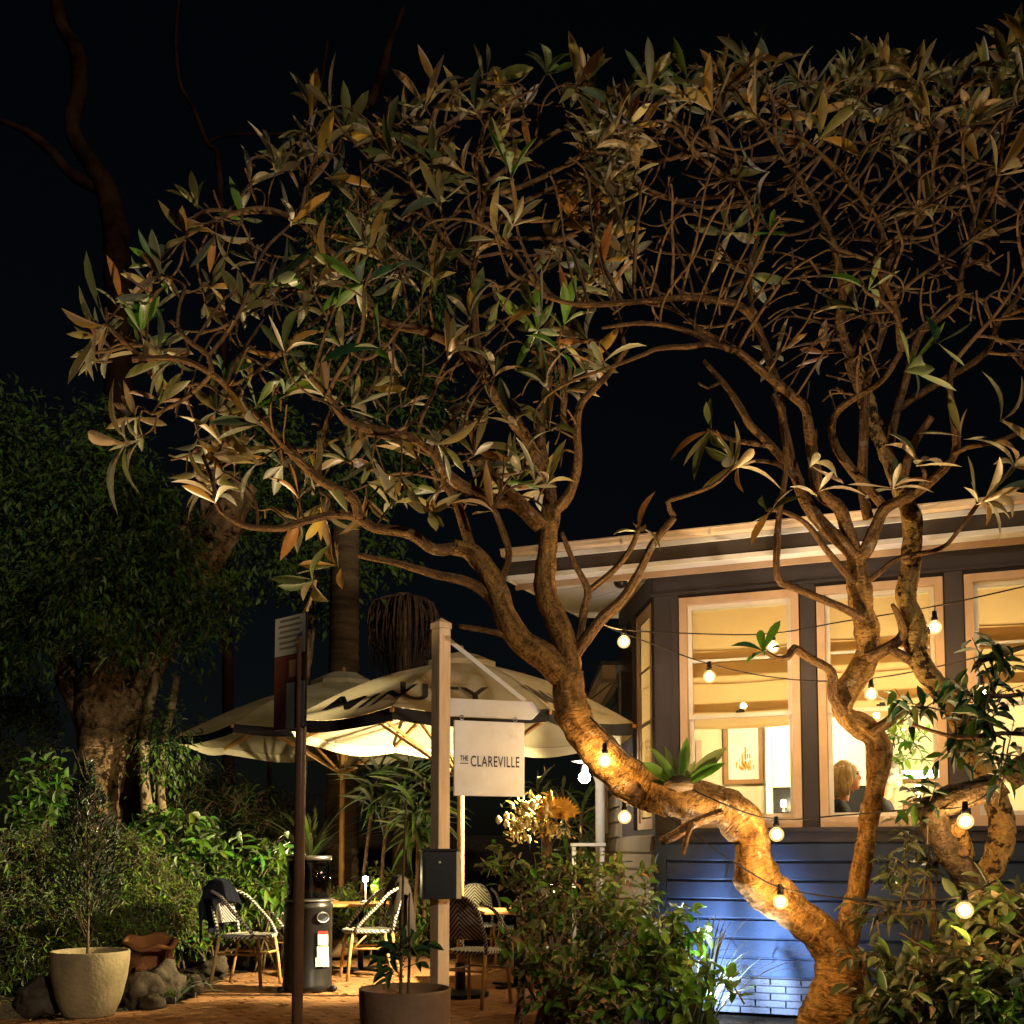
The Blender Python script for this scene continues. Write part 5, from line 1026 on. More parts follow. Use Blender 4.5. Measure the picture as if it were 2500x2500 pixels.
# ================================================================== FRANGIPANI TREES: limbs traced where they stand, thin wood grown into the crown's volume
# each: (key, tree, part, [(px, py)...], width_start, width_end (px), depth_start, depth_end)
LIMBS = [
 ("trunk", 0, "trunk", [(2040, 2560), (2042, 2450), (2048, 2390), (2052, 2330)], 150, 112, 7.4, 7.4),
 ("L", 0, "trunk", [(2052, 2345), (1990, 2268), (1925, 2215), (1858, 2155), (1838, 2085), (1828, 2035), (1775, 1978), (1690, 1955), (1590, 1930), (1510, 1885), (1450, 1820), (1407, 1760), (1388, 1700), (1385, 1640)], [98, 94, 96, 108, 92, 90, 104, 104, 104, 100, 92, 84, 82, 80], 0, 7.4, 7.25),
 ("R", 0, "trunk", [(2056, 2335), (2075, 2250), (2098, 2150), (2113, 2050), (2132, 1950), (2145, 1870), (2140, 1812), (2105, 1775), (2058, 1742), (2066, 1692), (2098, 1640), (2120, 1590), (2115, 1530), (2102, 1470), (2095, 1400), (2090, 1355)], [64, 58, 52, 46, 46, 56, 62, 66, 50, 58, 62, 58, 62, 60, 54, 50], 0, 7.42, 7.3),
 ("A", 0, "branch", [(1387, 1650), (1384, 1600), (1364, 1527), (1341, 1471), (1331, 1424), (1334, 1359), (1341, 1275), (1345, 1245)], 66, 46, 7.25, 7.2),
 ("A1", 0, "branch", [(1345, 1252), (1341, 1182), (1322, 1098), (1322, 1010), (1341, 916)], 34, 22, 7.2, 7.3),
 ("A2", 0, "branch", [(1348, 1250), (1387, 1210), (1410, 1126), (1408, 1042), (1420, 982), (1485, 912), (1530, 850)], 32, 13, 7.2, 7.0),
 ("A2b", 0, "branch", [(1408, 1090), (1374, 1024), (1378, 963), (1369, 893)], 20, 16, 7.2, 7.0),
 ("A3", 0, "branch", [(1338, 1290), (1313, 1266), (1271, 1219), (1224, 1182), (1187, 1135)], 28, 18, 7.2, 6.9),
 ("A4", 0, "branch", [(1390, 1622), (1430, 1560), (1470, 1510), (1515, 1468), (1560, 1400), (1598, 1325), (1645, 1262)], 32, 18, 7.25, 7.0),
 ("A5", 0, "branch", [(1410, 1585), (1425, 1490), (1434, 1440), (1400, 1375), (1372, 1300)], 24, 12, 7.25, 7.1),
 ("A6", 0, "branch", [(1434, 1445), (1500, 1390), (1540, 1340), (1560, 1285)], 18, 12, 7.2, 7.0),
 ("A7", 0, "branch", [(1645, 1262), (1630, 1225), (1660, 1215), (1740, 1185), (1790, 1140)], 15, 8, 7.0, 6.8),
 ("B", 0, "branch", [(1385, 1660), (1325, 1605), (1268, 1560), (1232, 1499), (1207, 1420), (1155, 1352), (1108, 1335)], 76, 40, 7.25, 7.0),
 ("B1", 0, "branch", [(1110, 1338), (1060, 1340), (1000, 1303), (917, 1289), (870, 1262), (814, 1256), (744, 1270), (690, 1290), (628, 1290), (590, 1283), (538, 1248), (522, 1210)], 30, 10, 7.0, 6.5),
 ("B1b", 0, "branch", [(875, 1266), (862, 1219), (824, 1196), (777, 1168), (730, 1126), (637, 1024), (585, 983), (555, 945), (517, 911), (440, 875), (321, 880)], 27, 14, 6.8, 6.2),
 ("B1c", 0, "branch", [(517, 911), (510, 868), (470, 840), (432, 805)], 13, 11, 6.3, 6.2),
 ("B1d", 0, "branch", [(355, 880), (310, 844), (259, 790)], 14, 12, 6.25, 6.1),
 ("B1e", 0, "branch", [(777, 1168), (783, 1098), (800, 1028), (819, 986)], 15, 12, 6.7, 6.6),
 ("B3", 0, "branch", [(1232, 1499), (1160, 1430), (1060, 1400), (960, 1375), (876, 1355)], 30, 14, 7.2, 6.6),
 ("B4", 0, "branch", [(1268, 1560), (1200, 1540), (1120, 1530)], 18, 12, 7.2, 7.0),
 ("B2", 0, "branch", [(1165, 1370), (1140, 1303), (1112, 1219), (1085, 1172), (1060, 1110)], 30, 20, 7.1, 7.4),
 ("B5", 0, "branch", [(1207, 1430), (1228, 1400), (1242, 1350), (1225, 1290), (1200, 1235)], 22, 14, 7.15, 6.9),
 ("C", 0, "branch", [(1320, 1285), (1252, 1226), (1205, 1222), (1136, 1191), (1094, 1159), (1056, 1103), (996, 1066), (926, 1052), (852, 1033), (800, 963), (754, 916)], 42, 14, 7.2, 6.4),
 ("D", 0, "branch", [(1336, 1200), (1289, 1080), (1220, 977), (1159, 893), (1103, 837), (1040, 808), (936, 787), (890, 722), (843, 652), (797, 605), (725, 538), (673, 517)], 38, 13, 7.25, 7.0),
 ("D2", 0, "branch", [(1220, 977), (1196, 930), (1168, 860), (1158, 780), (1155, 660), (1132, 640), (1076, 573), (1029, 494), (997, 419), (1048, 340)], 25, 12, 7.3, 7.1),
 ("D3", 0, "branch", [(1155, 660), (1169, 587), (1178, 512), (1192, 447)], 15, 11, 7.2, 7.0),
 ("R1", 0, "branch", [(2090, 1362), (2069, 1338), (2018, 1292), (1966, 1224), (1940, 1152), (1915, 1050), (1905, 960)], 40, 20, 7.3, 7.1),
 ("R2", 0, "branch", [(2092, 1365), (2069, 1292), (2049, 1240), (2002, 1204), (1987, 1131), (1976, 1059), (1966, 997), (1940, 971), (1883, 924), (1811, 867), (1790, 852), (1700, 800)], 38, 15, 7.3, 6.9),
 ("R3", 0, "branch", [(2092, 1360), (2111, 1349), (2142, 1276), (2163, 1240), (2235, 1204), (2287, 1162), (2328, 1110), (2333, 1048), (2318, 945), (2330, 880)], 36, 14, 7.3, 6.9),
 ("R3a", 0, "branch", [(2328, 1110), (2360, 1092), (2420, 1082), (2483, 1059), (2540, 1030)], 14, 11, 7.0, 6.8),
 ("R3b", 0, "branch", [(2163, 1245), (2111, 1188), (2069, 1131), (2038, 1080), (2033, 1023), (2069, 981), (2152, 929), (2200, 860)], 26, 16, 7.2, 6.9),
 ("R3c", 0, "branch", [(2120, 1265), (2106, 1162), (2111, 1007), (2120, 920), (2159, 800)], 28, 18, 7.3, 7.3),
 ("R4", 0, "branch", [(2085, 1425), (2018, 1343), (1966, 1276), (1914, 1250), (1873, 1245)], 19, 10, 7.25, 6.9),
 ("R5", 0, "branch", [(2104, 1510), (2064, 1488), (1992, 1457), (1935, 1430), (1899, 1411), (1897, 1318), (1904, 1240), (1919, 1131), (1914, 1033), (1888, 960)], 22, 13, 7.25, 6.8),
 ("R6", 0, "branch", [(2100, 1430), (2131, 1411), (2194, 1364), (2297, 1338), (2339, 1297), (2390, 1224)], 16, 10, 7.3, 7.0),
 ("R7", 0, "branch", [(2060, 1742), (2036, 1700), (2030, 1640), (1976, 1607), (1940, 1582), (1925, 1603), (1893, 1607), (1862, 1587)], 30, 11, 7.25, 7.0),
 ("R8", 0, "branch", [(2115, 1608), (2173, 1576), (2204, 1545), (2194, 1504), (2180, 1478)], 36, 10, 7.25, 7.0),
 ("R9", 0, "branch", [(2125, 1790), (2165, 1765), (2205, 1725)], 30, 22, 7.25, 7.15),
 ("L1", 0, "branch", [(1760, 1985), (1720, 2000), (1680, 2018), (1645, 2040), (1618, 2052)], 28, 22, 7.05, 6.85),
 ("L2", 0, "branch", [(1690, 2012), (1676, 2045), (1668, 2083)], 15, 11, 6.92, 6.8),
 ("T", 1, "trunk", [(2420, 2640), (2410, 2440), (2395, 2280), (2388, 2170)], 130, 100, 6.9, 6.85),
 ("TL", 1, "trunk", [(2388, 2180), (2345, 2120), (2310, 2060), (2280, 2010), (2278, 1972), (2330, 1950), (2410, 1928), (2500, 1874), (2600, 1790)], 70, 66, 6.85, 6.3),
 ("TLs", 1, "branch", [(2350, 2090), (2340, 2050), (2322, 2012)], 56, 46, 6.8, 6.66),
 ("TR", 1, "trunk", [(2395, 2180), (2429, 2099), (2448, 2022), (2425, 1930), (2371, 1828), (2349, 1757), (2290, 1680), (2242, 1607), (2235, 1525), (2212, 1457), (2225, 1369), (2225, 1266), (2199, 1193), (2168, 1111), (2131, 1028), (2080, 878)], 66, 38, 6.9, 7.5),
 ("T1", 1, "branch", [(2199, 1193), (2225, 1095), (2276, 1017)], 24, 18, 7.35, 7.2),
 ("T2", 1, "branch", [(2242, 1620), (2200, 1600), (2175, 1585)], 30, 20, 7.2, 7.1),
 ("U1", 1, "branch", [(2168, 1111), (2190, 1000), (2238, 834), (2275, 792), (2341, 736), (2345, 675), (2364, 606), (2373, 536)], 24, 12, 7.4, 7.2),
 ("U2", 1, "branch", [(2190, 1000), (2300, 930), (2406, 860), (2432, 800), (2500, 700), (2540, 600)], 20, 12, 7.4, 7.0),
 ("U3", 1, "branch", [(2080, 878), (2050, 800), (2057, 700), (2020, 560), (1960, 450), (1910, 380)], 28, 11, 7.5, 7.2),
 ("U4", 1, "branch", [(2080, 870), (2140, 760), (2170, 640), (2260, 520), (2330, 440)], 24, 11, 7.5, 7.7),
 ("V1", 0, "branch", [(1905, 960), (1833, 769), (1740, 735), (1637, 727), (1495, 745), (1402, 740), (1332, 725)], 22, 10, 7.1, 6.4),
 ("V4", 0, "branch", [(1800, 858), (1735, 838), (1681, 847), (1610, 852), (1567, 867), (1500, 893), (1400, 926)], 17, 7, 6.9, 6.5),
 ("R12", 0, "branch", [(1955, 1180), (1885, 1092), (1835, 1040), (1811, 1000), (1774, 945), (1745, 910), (1717, 880)], 24, 11, 7.2, 6.9),
 ("R10", 0, "branch", [(1880, 1088), (1830, 1082), (1780, 1072), (1727, 1048)], 16, 9, 7.1, 6.8),
 ("R13", 0, "branch", [(1975, 1215), (1920, 1150), (1870, 1125), (1800, 1128)], 15, 8, 7.15, 6.9),
 ("R14", 0, "branch", [(1790, 960), (1760, 935), (1730, 950), (1705, 935)], 9, 6, 7.0, 6.9),
 ("R15", 0, "branch", [(2235, 1204), (2260, 1160), (2240, 1120)], 13, 9, 7.1, 6.9),
 ("V5", 0, "branch", [(1740, 838), (1650, 800), (1560, 790), (1470, 800)], 15, 8, 6.85, 6.5),
 ("V2", 0, "branch", [(1833, 769), (1830, 650), (1850, 560), (1800, 450)], 16, 10, 7.0, 6.9),
 ("V3", 0, "branch", [(2200, 860), (2190, 760), (2140, 640), (2150, 560), (2060, 430), (1960, 340)], 18, 11, 6.9, 6.5),
]
TREE_C = [P(2040, 2537, 7.4), P(2415, 2600, 6.9)]
trees = [thing("frangipani_tree", "gnarled bare-limbed tree whose trunk splits low in a wide V, lit from below", "tree", (TREE_C[0].x, TREE_C[0].y, 0), "frangipani trees"),
         thing("frangipani_tree", "mottled tree at the right edge with a dark limb running out of the picture", "tree", (TREE_C[1].x, TREE_C[1].y, 0), "frangipani trees")]
nodes, npar, ntree, nok, nrad = [], [], [], [], []
thick = {}
for key, tr, part, pts, w0, w1, d0, d1 in LIMBS:
    n_ = len(pts); ds = [d0 + (d1 - d0) * i / (n_ - 1) for i in range(n_)]
    p3 = [P(px, py, d) for (px, py), d in zip(pts, ds)]; rd = [(w0[i] if isinstance(w0, list) else w0 + (w1 - w0) * i / (n_ - 1)) / 2 / 2600 * d for i, d in enumerate(ds)]; wm_ = w0[0] if isinstance(w0, list) else w0
    cp, cr = catmull(p3, rd, .03 if part == 'trunk' else .04)
    # knobbly irregular thickness
    seed = hash(key) % 97 if False else sum(map(ord, key))
    cr = [r * (1 + .16 * mnoise.noise(Vector((i * .13 * (.04 / .03), seed, 0))) + (.07 * mnoise.noise(Vector((i * .45, seed, 3))))) for i, r in enumerate(cr)]
    cp = [p + Vector((mnoise.noise(Vector((i * .12, seed, 7))), mnoise.noise(Vector((i * .12, seed, 11))), mnoise.noise(Vector((i * .12, seed, 17))))) * .012 for i, p in enumerate(cp)]
    if key == 'trunk' or key == 'T':
        for i in range(len(cp)): cr[i] *= 1 + .5 * max(0, .35 - cp[i].z) / .35
    mb = MB(); mb.tube(cp, cr, 16 if part == 'trunk' else (10 if wm_ > 28 else 7), True, .18 if part == 'trunk' else .11, seed=seed)
    big = wm_ > 50 or part == 'trunk'
    m = (M_['bark_mottled'] if tr == 1 and key not in ('TL',) else (M_['bark_dark'] if key == 'TL' else M_['bark'])) if big else M_['bark_grey']
    thick.setdefault((tr, part), []) 
    lo_ = mb.build(part, m, trees[tr], True); limb_coords(lo_, cp, 16 if part == 'trunk' else (10 if wm_ > 28 else 7))
    if part == 'trunk':      # pruned stubs and knots along the big limbs
        kn = MB()
        for i in range(10, len(cp) - 6, 17):
            if random.random() < .4:
                tg = (cp[i + 1] - cp[i]).normalized(); o_ = (tg.orthogonal().normalized() * random.uniform(-1, 1) + Vector((random.uniform(-.8, .8), -.6, random.uniform(-.2, .8)))).normalized(); o_ = (o_ - tg * o_.dot(tg) + tg * .25).normalized(); r_ = cr[i] * random.uniform(.28, .5)
                kn.tube([cp[i] + o_ * cr[i] * .6, cp[i] + o_ * cr[i] * 1.0, cp[i] + o_ * (cr[i] * 1.12 + r_ * .4), cp[i] + o_ * (cr[i] * 1.12 + r_ * .55)], [r_ * 1.5, r_ * 1.15, r_, r_ * .7], 9, True, .3, seed=i)
        if kn.f: kn.build("knot", M_['twig'], trees[tr], True, kind='stuff')
    base = len(nodes); prev = -1
    for i in range(0, len(cp), 2):
        nodes.append(cp[i]); npar.append(prev); ntree.append(tr); prev = len(nodes) - 1
        q = proj(cp[i]); frac = i / max(1, len(cp) - 1)
        nok.append(part == 'branch' and q[1] < 1290 and (frac > .3 or q[1] < 1000) and key not in ('A4', 'A5', 'A6', 'A7', 'R6', 'R4', 'R5', 'A3', 'R3a', 'B4', 'B3', 'R10', 'R13', 'R14', 'R15')); nrad.append(cr[i])

crown = [
 ([(150, 850), (280, 770), (400, 560), (520, 440), (690, 330), (810, 240), (950, 280), (1150, 170), (1300, 150), (1440, 220), (1540, 300), (1540, 700), (1500, 850), (1420, 950), (1400, 1130), (1320, 1230), (1150, 1270), (900, 1240), (700, 1300), (480, 1180), (300, 1070), (340, 900), (150, 880)], 0),
 ([(1420, 300), (1560, 240), (1660, 160), (1900, 160), (2080, 160), (2200, 190), (2360, 200), (2460, 110), (2700, 80), (2750, 760), (2560, 960), (2470, 900), (2330, 780), (2150, 930), (2030, 1030), (1940, 900), (1750, 820), (1490, 830), (1430, 700)], 1)]
def edge_dist(p, pl):
    x, y = p; best = 1e9
    for i in range(len(pl)):
        (ax, ay), (bx, by) = pl[i - 1], pl[i]; dx, dy = bx - ax, by - ay; t = max(0, min(1, ((x - ax) * dx + (y - ay) * dy) / max(1e-6, dx * dx + dy * dy)))
        best = min(best, math.hypot(x - ax - t * dx, y - ay - t * dy))
    return best
attr = []
for pl, which in crown:
    xs_, ys_ = [p[0] for p in pl], [p[1] for p in pl]; want = 1250 if which == 0 else 2100; k = 0
    while k < want:
        px, py = random.uniform(min(xs_), max(xs_)), random.uniform(min(ys_), max(ys_))
        if not inside((px, py), pl): continue
        ed = edge_dist((px, py), pl); acc = 1.0 if (ed < 150 or random.random() < .5) else 0.6
        if random.random() > acc: continue
        half = min(1.5, .35 + ed / 330); d = 7.15 + random.uniform(-1, 1) * half
        attr.append(P(px, py, max(5.7, d))); k += 1
# grow: every tip steps towards the free space nearest it, bending upward
STEP, KILL = .062, .085
alive = list(range(len(attr))); nch = [0] * len(nodes); ndir = [Vector((0, 0, 1))] * len(nodes)
first_new = len(nodes)
for it in range(110):
    kd = kdtree.KDTree(len(nodes))
    for i, p in enumerate(nodes):
        if nok[i] and nch[i] < 3: kd.insert(p, i)
    kd.balance(); pull = {}; keep = []
    for a in alive:
        p = attr[a]; _, i, dist = kd.find(p)
        if i is None: continue
        if dist < KILL: continue
        keep.append(a); pull.setdefault(i, Vector((0, 0, 0))); pull[i] += (p - nodes[i]).normalized()
    alive = keep
    if not pull: break
    for i, v in pull.items():
        dv = v.normalized()
        if i >= first_new: dv = dv + ndir[i] * .65
        dv = (dv + Vector((0, 0, .33)) + Vector((random.gauss(0, .08), random.gauss(0, .08), random.gauss(0, .08)))).normalized(); q = nodes[i] + dv * STEP
        nodes.append(q); npar.append(i); ntree.append(ntree[i]); nok.append(True); nch.append(0); ndir.append(dv); nrad.append(.009); nch[i] += 1
kids = {}
for i in range(first_new, len(nodes)): kids.setdefault(npar[i], []).append(i)
rr3 = [0.0] * len(nodes); cnt = [0] * len(nodes)
for i in range(len(nodes) - 1, first_new - 1, -1):
    ks = kids.get(i, []); rr3[i] = min(.019, sum(rr3[k] ** 2.6 for k in ks) ** (1 / 2.6)) if ks else random.uniform(.0055, .0075); rr3[i] = max(rr3[i], .006); cnt[i] = 1 + sum(cnt[k] for k in ks)
pos2 = {i: nodes[i] for i in range(len(nodes))}
for _ in range(4):
    new = {}
    for i in range(first_new, len(nodes)):
        ks = kids.get(i, []); 
        if ks: big = max(ks, key=lambda k: cnt[k]); new[i] = pos2[i] * .5 + (pos2[npar[i]] + pos2[big]) * .25
    pos2.update(new)
twigs = [MB(), MB()]; tips = []
starts = [k for i in range(first_new) for k in kids.get(i, [])]; stack = starts[:]
while stack:
    s = stack.pop(); ch = [npar[s], s]
    while kids.get(ch[-1]):
        ks = sorted(kids[ch[-1]], key=lambda k: -cnt[k]); stack += ks[1:]; ch.append(ks[0])
    pts = [pos2[i] for i in ch]; rad = [rr3[i] for i in ch[1:]]; rad = [rad[0]] + rad
    rad[-1] *= 1.1
    twigs[ntree[s]].tube(pts, rad, 5, False)
    if len(ch) >= 3: tips.append((pts[-1], (pts[-1] - pts[-3]).normalized(), ntree[s]))
for k in (0, 1):
    if twigs[k].f: twigs[k].build("twig", M_['twig'], trees[k], True, kind='stuff')
# leaf rosettes
for key in ('B1', 'B1b', 'B1c', 'B1d', 'B1e', 'B3', 'C', 'D', 'D2', 'D3', 'A4', 'A5', 'A6', 'A7', 'R4', 'R6', 'V1', 'V2', 'U1', 'U2', 'U3', 'U4', 'R3a', 'B5', 'V3'):
    lm = next(l for l in LIMBS if l[0] == key); a, b = P(*lm[3][-2], lm[7]), P(*lm[3][-1], lm[7]); tips.append((b, (b - a).normalized(), lm[1]))
data = {0: [], 1: []}; gdata = {0: [], 1: []}
def rosette(p, d, n_, L0_, spread, store, droop=.15):
    ph = random.uniform(0, 6.28); a_ = d.orthogonal().normalized(); b_ = d.cross(a_)
    for j in range(n_):
        an_ = ph + j * 2.4 + random.gauss(0, .25); inc = R(random.gauss(spread, 15)); rad_ = a_ * math.cos(an_) + b_ * math.sin(an_)
        v = (d * math.cos(inc) + rad_ * math.sin(inc) - Vector((0, 0, droop * random.random()))).normalized(); nn = (d * math.sin(inc) - rad_ * math.cos(inc))
        nn = nn + Vector((random.gauss(0, .25), random.gauss(0, .25), random.gauss(0, .25))); L_ = L0_ * random.uniform(.7, 1.2)
        store.append((p - d * random.uniform(0, .05), v, nn, L_, L_ * random.uniform(.17, .25)))
cand = {0: [], 1: []}
for p, d, tr in tips:
    q = proj(p); pl = crown[0][0] if q[0] < 1450 else crown[1][0]; ed = edge_dist(q, pl) if inside(q, pl) else 0
    up_edge = q[1] < 420 or q[0] < 900 or ed < 120
    pr = .80 if up_edge and ed < 120 else (.34 if q[0] < 1450 else .14)
    if q[0] > 1500 and q[1] > 430: pr = .03
    if q[0] > 1500 and q[1] < 300: pr = .72
    cand[0 if q[0] < 1450 else 1].append((random.random() / pr, p, d, tr))
for side, want in ((0, 165), (1, 125)):
    for _, p, d, tr in sorted(cand[side], key=lambda c: c[0])[:want]:
        rosette(p, (d + Vector((0, 0, .75))).normalized(), random.choice((4, 5, 5, 6, 6, 7)), .29, 40, data[tr] if random.random() > .08 else gdata[tr], .12)
# clusters the photograph singles out: (px, py, depth, direction on the picture, leaves, length, store)
for px, py, d, dx, dy, n_, L_, g_, tr in ((2225, 895, 6.6, .5, .3, 7, .30, 1, 0), (2120, 700, 6.5, 0, 1, 4, .30, 1, 0), (1370, 850, 6.3, .2, .5, 2, .24, 1, 0), (1880, 560, 6.6, 0, .2, 5, .22, 1, 0), (1310, 760, 6.2, -.6, .3, 6, .34, 0, 0), (1862, 1587, 6.95, -.3, .6, 6, .24, 2, 0),
        (2390, 1224, 6.9, .3, .5, 7, .30, 0, 1), (2180, 1180, 7.0, -.1, .9, 7, .32, 0, 0), (1873, 1245, 6.9, -.8, .3, 5, .28, 0, 0), (2300, 840, 6.6, .4, -.2, 3, .28, 1, 1), (1727, 1048, 6.8, -.8, .1, 6, .30, 0, 0), (1800, 1128, 6.9, -.9, .0, 5, .28, 0, 0), (2240, 1120, 6.9, .1, .9, 6, .34, 0, 0), (2000, 1195, 7.0, .2, .8, 5, .28, 0, 0), (1985, 1130, 6.95, .5, .6, 4, .26, 0, 0), (2420, 1210, 6.85, .8, .3, 6, .34, 0, 1), (2480, 1130, 6.8, .5, .5, 6, .34, 0, 1), (2345, 1060, 6.9, -.5, .6, 4, .30, 0, 0), (2455, 1020, 6.7, .6, .2, 4, .3, 0, 1), (1560, 1285, 7.0, .0, .6, 5, .27, 0, 0), (250, 795, 6.1, -.8, .0, 6, .38, 0, 0), (300, 1085, 6.2, -.8, -.2, 6, .36, 0, 0), (760, 1420, 6.4, -.5, -.2, 6, .30, 0, 0), (820, 1380, 6.5, -.3, .2, 5, .28, 0, 0)):
    p = P(px, py, d); rosette(p, Vector((dx, -.3, dy)).normalized(), n_, L_, 55, gdata[tr] if g_ else data[tr], .3)
for tr in (0, 1):
    for store, mks, pb, no in ((data[tr], ('tan', 'cream', 'olive', 'grey', 'amber'), (.31, .05, .30, .11, .23), 240), (gdata[tr], ('green', 'yel', 'deep'), (.6, .25, .15), 60)):
        if store: leaves(trees[tr], [s[0] for s in store], [s[1] for s in store], [s[2] for s in store], [s[3] for s in store], [s[4] for s in store], 'big', mks, pb, no)
print("nodes", len(nodes), "tips", len(tips), "left", len(alive), "leaves", [len(data[k]) + len(gdata[k]) for k in data])
# ================================================================== GARDEN PLANTS
def rand_in(c, r, n_, shell=.55):
    v = norm(rng.normal(size=(n_, 3))); rad = (shell + (1 - shell) * rng.random(n_)) ** .7
    return np.array(c) + v * rad[:, None] * np.array(r), v
def shrub(label, cat, blobs, n_, L_, ar, kind, mks, pb, n_obj=0, stems=6, droop=0.2, group=None, name="shrub", stem_m='palmbark', clump=.10, up=.35):
    """blobs: (px, py, rx, ry, depth) ellipsoids of foliage; leaves gather in sprays along short shoots"""
    cs = [(P(px, py, d), Vector((rx / 2600 * d, rx / 2600 * d * .8, ry / 2600 * d))) for px, py, rx, ry, d in blobs]
    low = min(c.z - r.z for c, r in cs); c0 = cs[0][0]; root = thing(name, label, cat, (c0.x, c0.y, 0), group)
    vol = [r.x * r.z for _, r in cs]; tot = sum(vol); P_, D_, N_, Ls = [], [], [], []; mb = MB()
    for (c, r), v_ in zip(cs, vol):
        k = max(4, int(n_ * v_ / tot / 9)); pp, vv = rand_in(c, r, k)
        for p, v in zip(pp, vv):
            if p[2] < .02: continue
            p = Vector(p); v = Vector(v); d = (v * .8 + Vector((random.gauss(0, .5), random.gauss(0, .5), up + random.gauss(0, .4)))).normalized(); ln = L_ * random.uniform(1.6, 3.6)
            mb.tube([p - d * ln * .7, p, p + d * ln * .5 - Vector((0, 0, droop * ln * .2))], [.004 + L_ * .02, .003 + L_ * .012, .002], 4, False)
            a_ = d.orthogonal().normalized(); b_ = d.cross(a_)
            for j in range(9):
                t = j / 8; q = p - d * ln * (.5 - t) - Vector((0, 0, droop * ln * t * t * .3)); an_ = j * 2.4 + random.random(); o = a_ * math.cos(an_) + b_ * math.sin(an_)
                ld = (d * random.uniform(.3, .9) + o * .9 - Vector((0, 0, droop))).normalized(); P_.append(q); D_.append(ld); N_.append(Vector((random.gauss(0, .5), random.gauss(0, .5) - .3, 1))); Ls.append(L_ * random.uniform(.6, 1.25))
    for k in range(stems):
        c, r = random.choice(cs); b = Vector((c0.x + random.gauss(0, .06), c0.y + random.gauss(0, .06), -.02)); e_ = c + Vector((random.uniform(-.7, .7) * r.x, random.uniform(-.6, .6) * r.y, random.uniform(-.2, .8) * r.z)); m_ = b.lerp(e_, .5) + Vector((random.gauss(0, .06), random.gauss(0, .06), .05))
        cp, cr = catmull([b, m_, e_], [.014, .010, .004], .08); mb.tube(cp, cr, 5, False)
    mb.build("stems", M_[stem_m], root, True, kind='stuff')
    Ls = np.array(Ls); leaves(root, P_, D_, N_, Ls, Ls * ar, kind, mks, pb, n_obj); return root
def blades(label, cat, base, n_, L_, wd, mks, pb, spread=(10, 60), name="grass_clump", lean=None, n_obj=0, kind='blade', droop=.55, z0=0.0, baser=.06):
    root = thing(name, label, cat, base); P_, D_, N_, Ls, V, Fc = [], [], [], [], [], []; mi = []; mb_faces = []
    for k in range(n_):
        an_ = random.uniform(0, 6.283); inc = R(random.uniform(*spread)); d = Vector((math.cos(an_) * math.sin(inc), math.sin(an_) * math.sin(inc), math.cos(inc)))
        if lean is not None: d = (d + Vector(lean)).normalized()
        l = L_ * random.uniform(.6, 1.2); p = Vector(base) + Vector((math.cos(an_) * random.random() * baser, math.sin(an_) * random.random() * baser, z0)); sd = Vector((-math.sin(an_), math.cos(an_), 0)); ns_ = 9; b0 = len(V)
        for i in range(ns_):
            t = i / (ns_ - 1); q = p + d * l * t - Vector((0, 0, droop * l * t ** 2.3)) + Vector((d.x, d.y, 0)) * l * .25 * t * t; w_ = wd * (1 - t ** 2.2) * min(1, .5 + t * 3) * .5 + .0004
            V += [q - sd * w_, q + sd * w_ + Vector((0, 0, w_ * .4))]
        for i in range(ns_ - 1): Fc.append((b0 + 2 * i, b0 + 2 * i + 1, b0 + 2 * i + 3, b0 + 2 * i + 2)); mi.append(k % len(mks))
    obj("blades", np_mesh("blades", np.array([tuple(v) for v in V]), np.array(Fc), np.array(mi)), [LM[k] for k in mks], root, kind='stuff'); return root

# --- far trees -----------------------------------------------------------------
def traced_tree(label, name, parts, base_px, m, crown_args=None, cat="tree", group=None, n_sides=12, rough=.16):
    d = parts[0][3]; b = P(*base_px, d); root = thing(name, label, cat, (b.x, b.y, 0), group)
    for nm, pts, ws_, d_ in parts:
        p3 = [P(px, py, d_) for px, py in pts]; rd = [w_ / 2 / 2600 * d_ for w_ in ws_]; cp, cr = catmull(p3, rd, .12); lo_ = MB().tube(cp, cr, n_sides, True, rough, seed=len(pts)).build(nm, m, root, True); limb_coords(lo_, cp, n_sides)
    if crown_args:
        for blobs, n_, L_, ar, kind, mks, pb in crown_args:
            vol = [b_[2] * b_[3] for b_ in blobs]; P_, D_, N_ = [], [], []
            for (px, py, rx, ry, dd), v_ in zip(blobs, vol):
                c = P(px, py, dd); k = int(n_ * v_ / sum(vol) / 8); pp, vv = rand_in(c, (rx / 2600 * dd, rx / 2600 * dd * .8, ry / 2600 * dd), k, .35)
                for p, v in zip(pp, vv):
                    sd = Vector(v) * .7 + Vector((0, 0, -.5))
                    for j in range(8): P_.append(Vector(p) + Vector((random.gauss(0, .14), random.gauss(0, .14), random.gauss(0, .14)))); D_.append((sd + Vector((random.gauss(0, .6), random.gauss(0, .6), random.gauss(0, .5)))).normalized()); N_.append(Vector((random.gauss(0, .6), random.gauss(0, .6) - .4, 1)))
            Ls = L_ * rng.uniform(.6, 1.3, len(P_)); leaves(root, P_, D_, N_, Ls, Ls * ar, kind, mks, pb, 0, "crown")
    return root
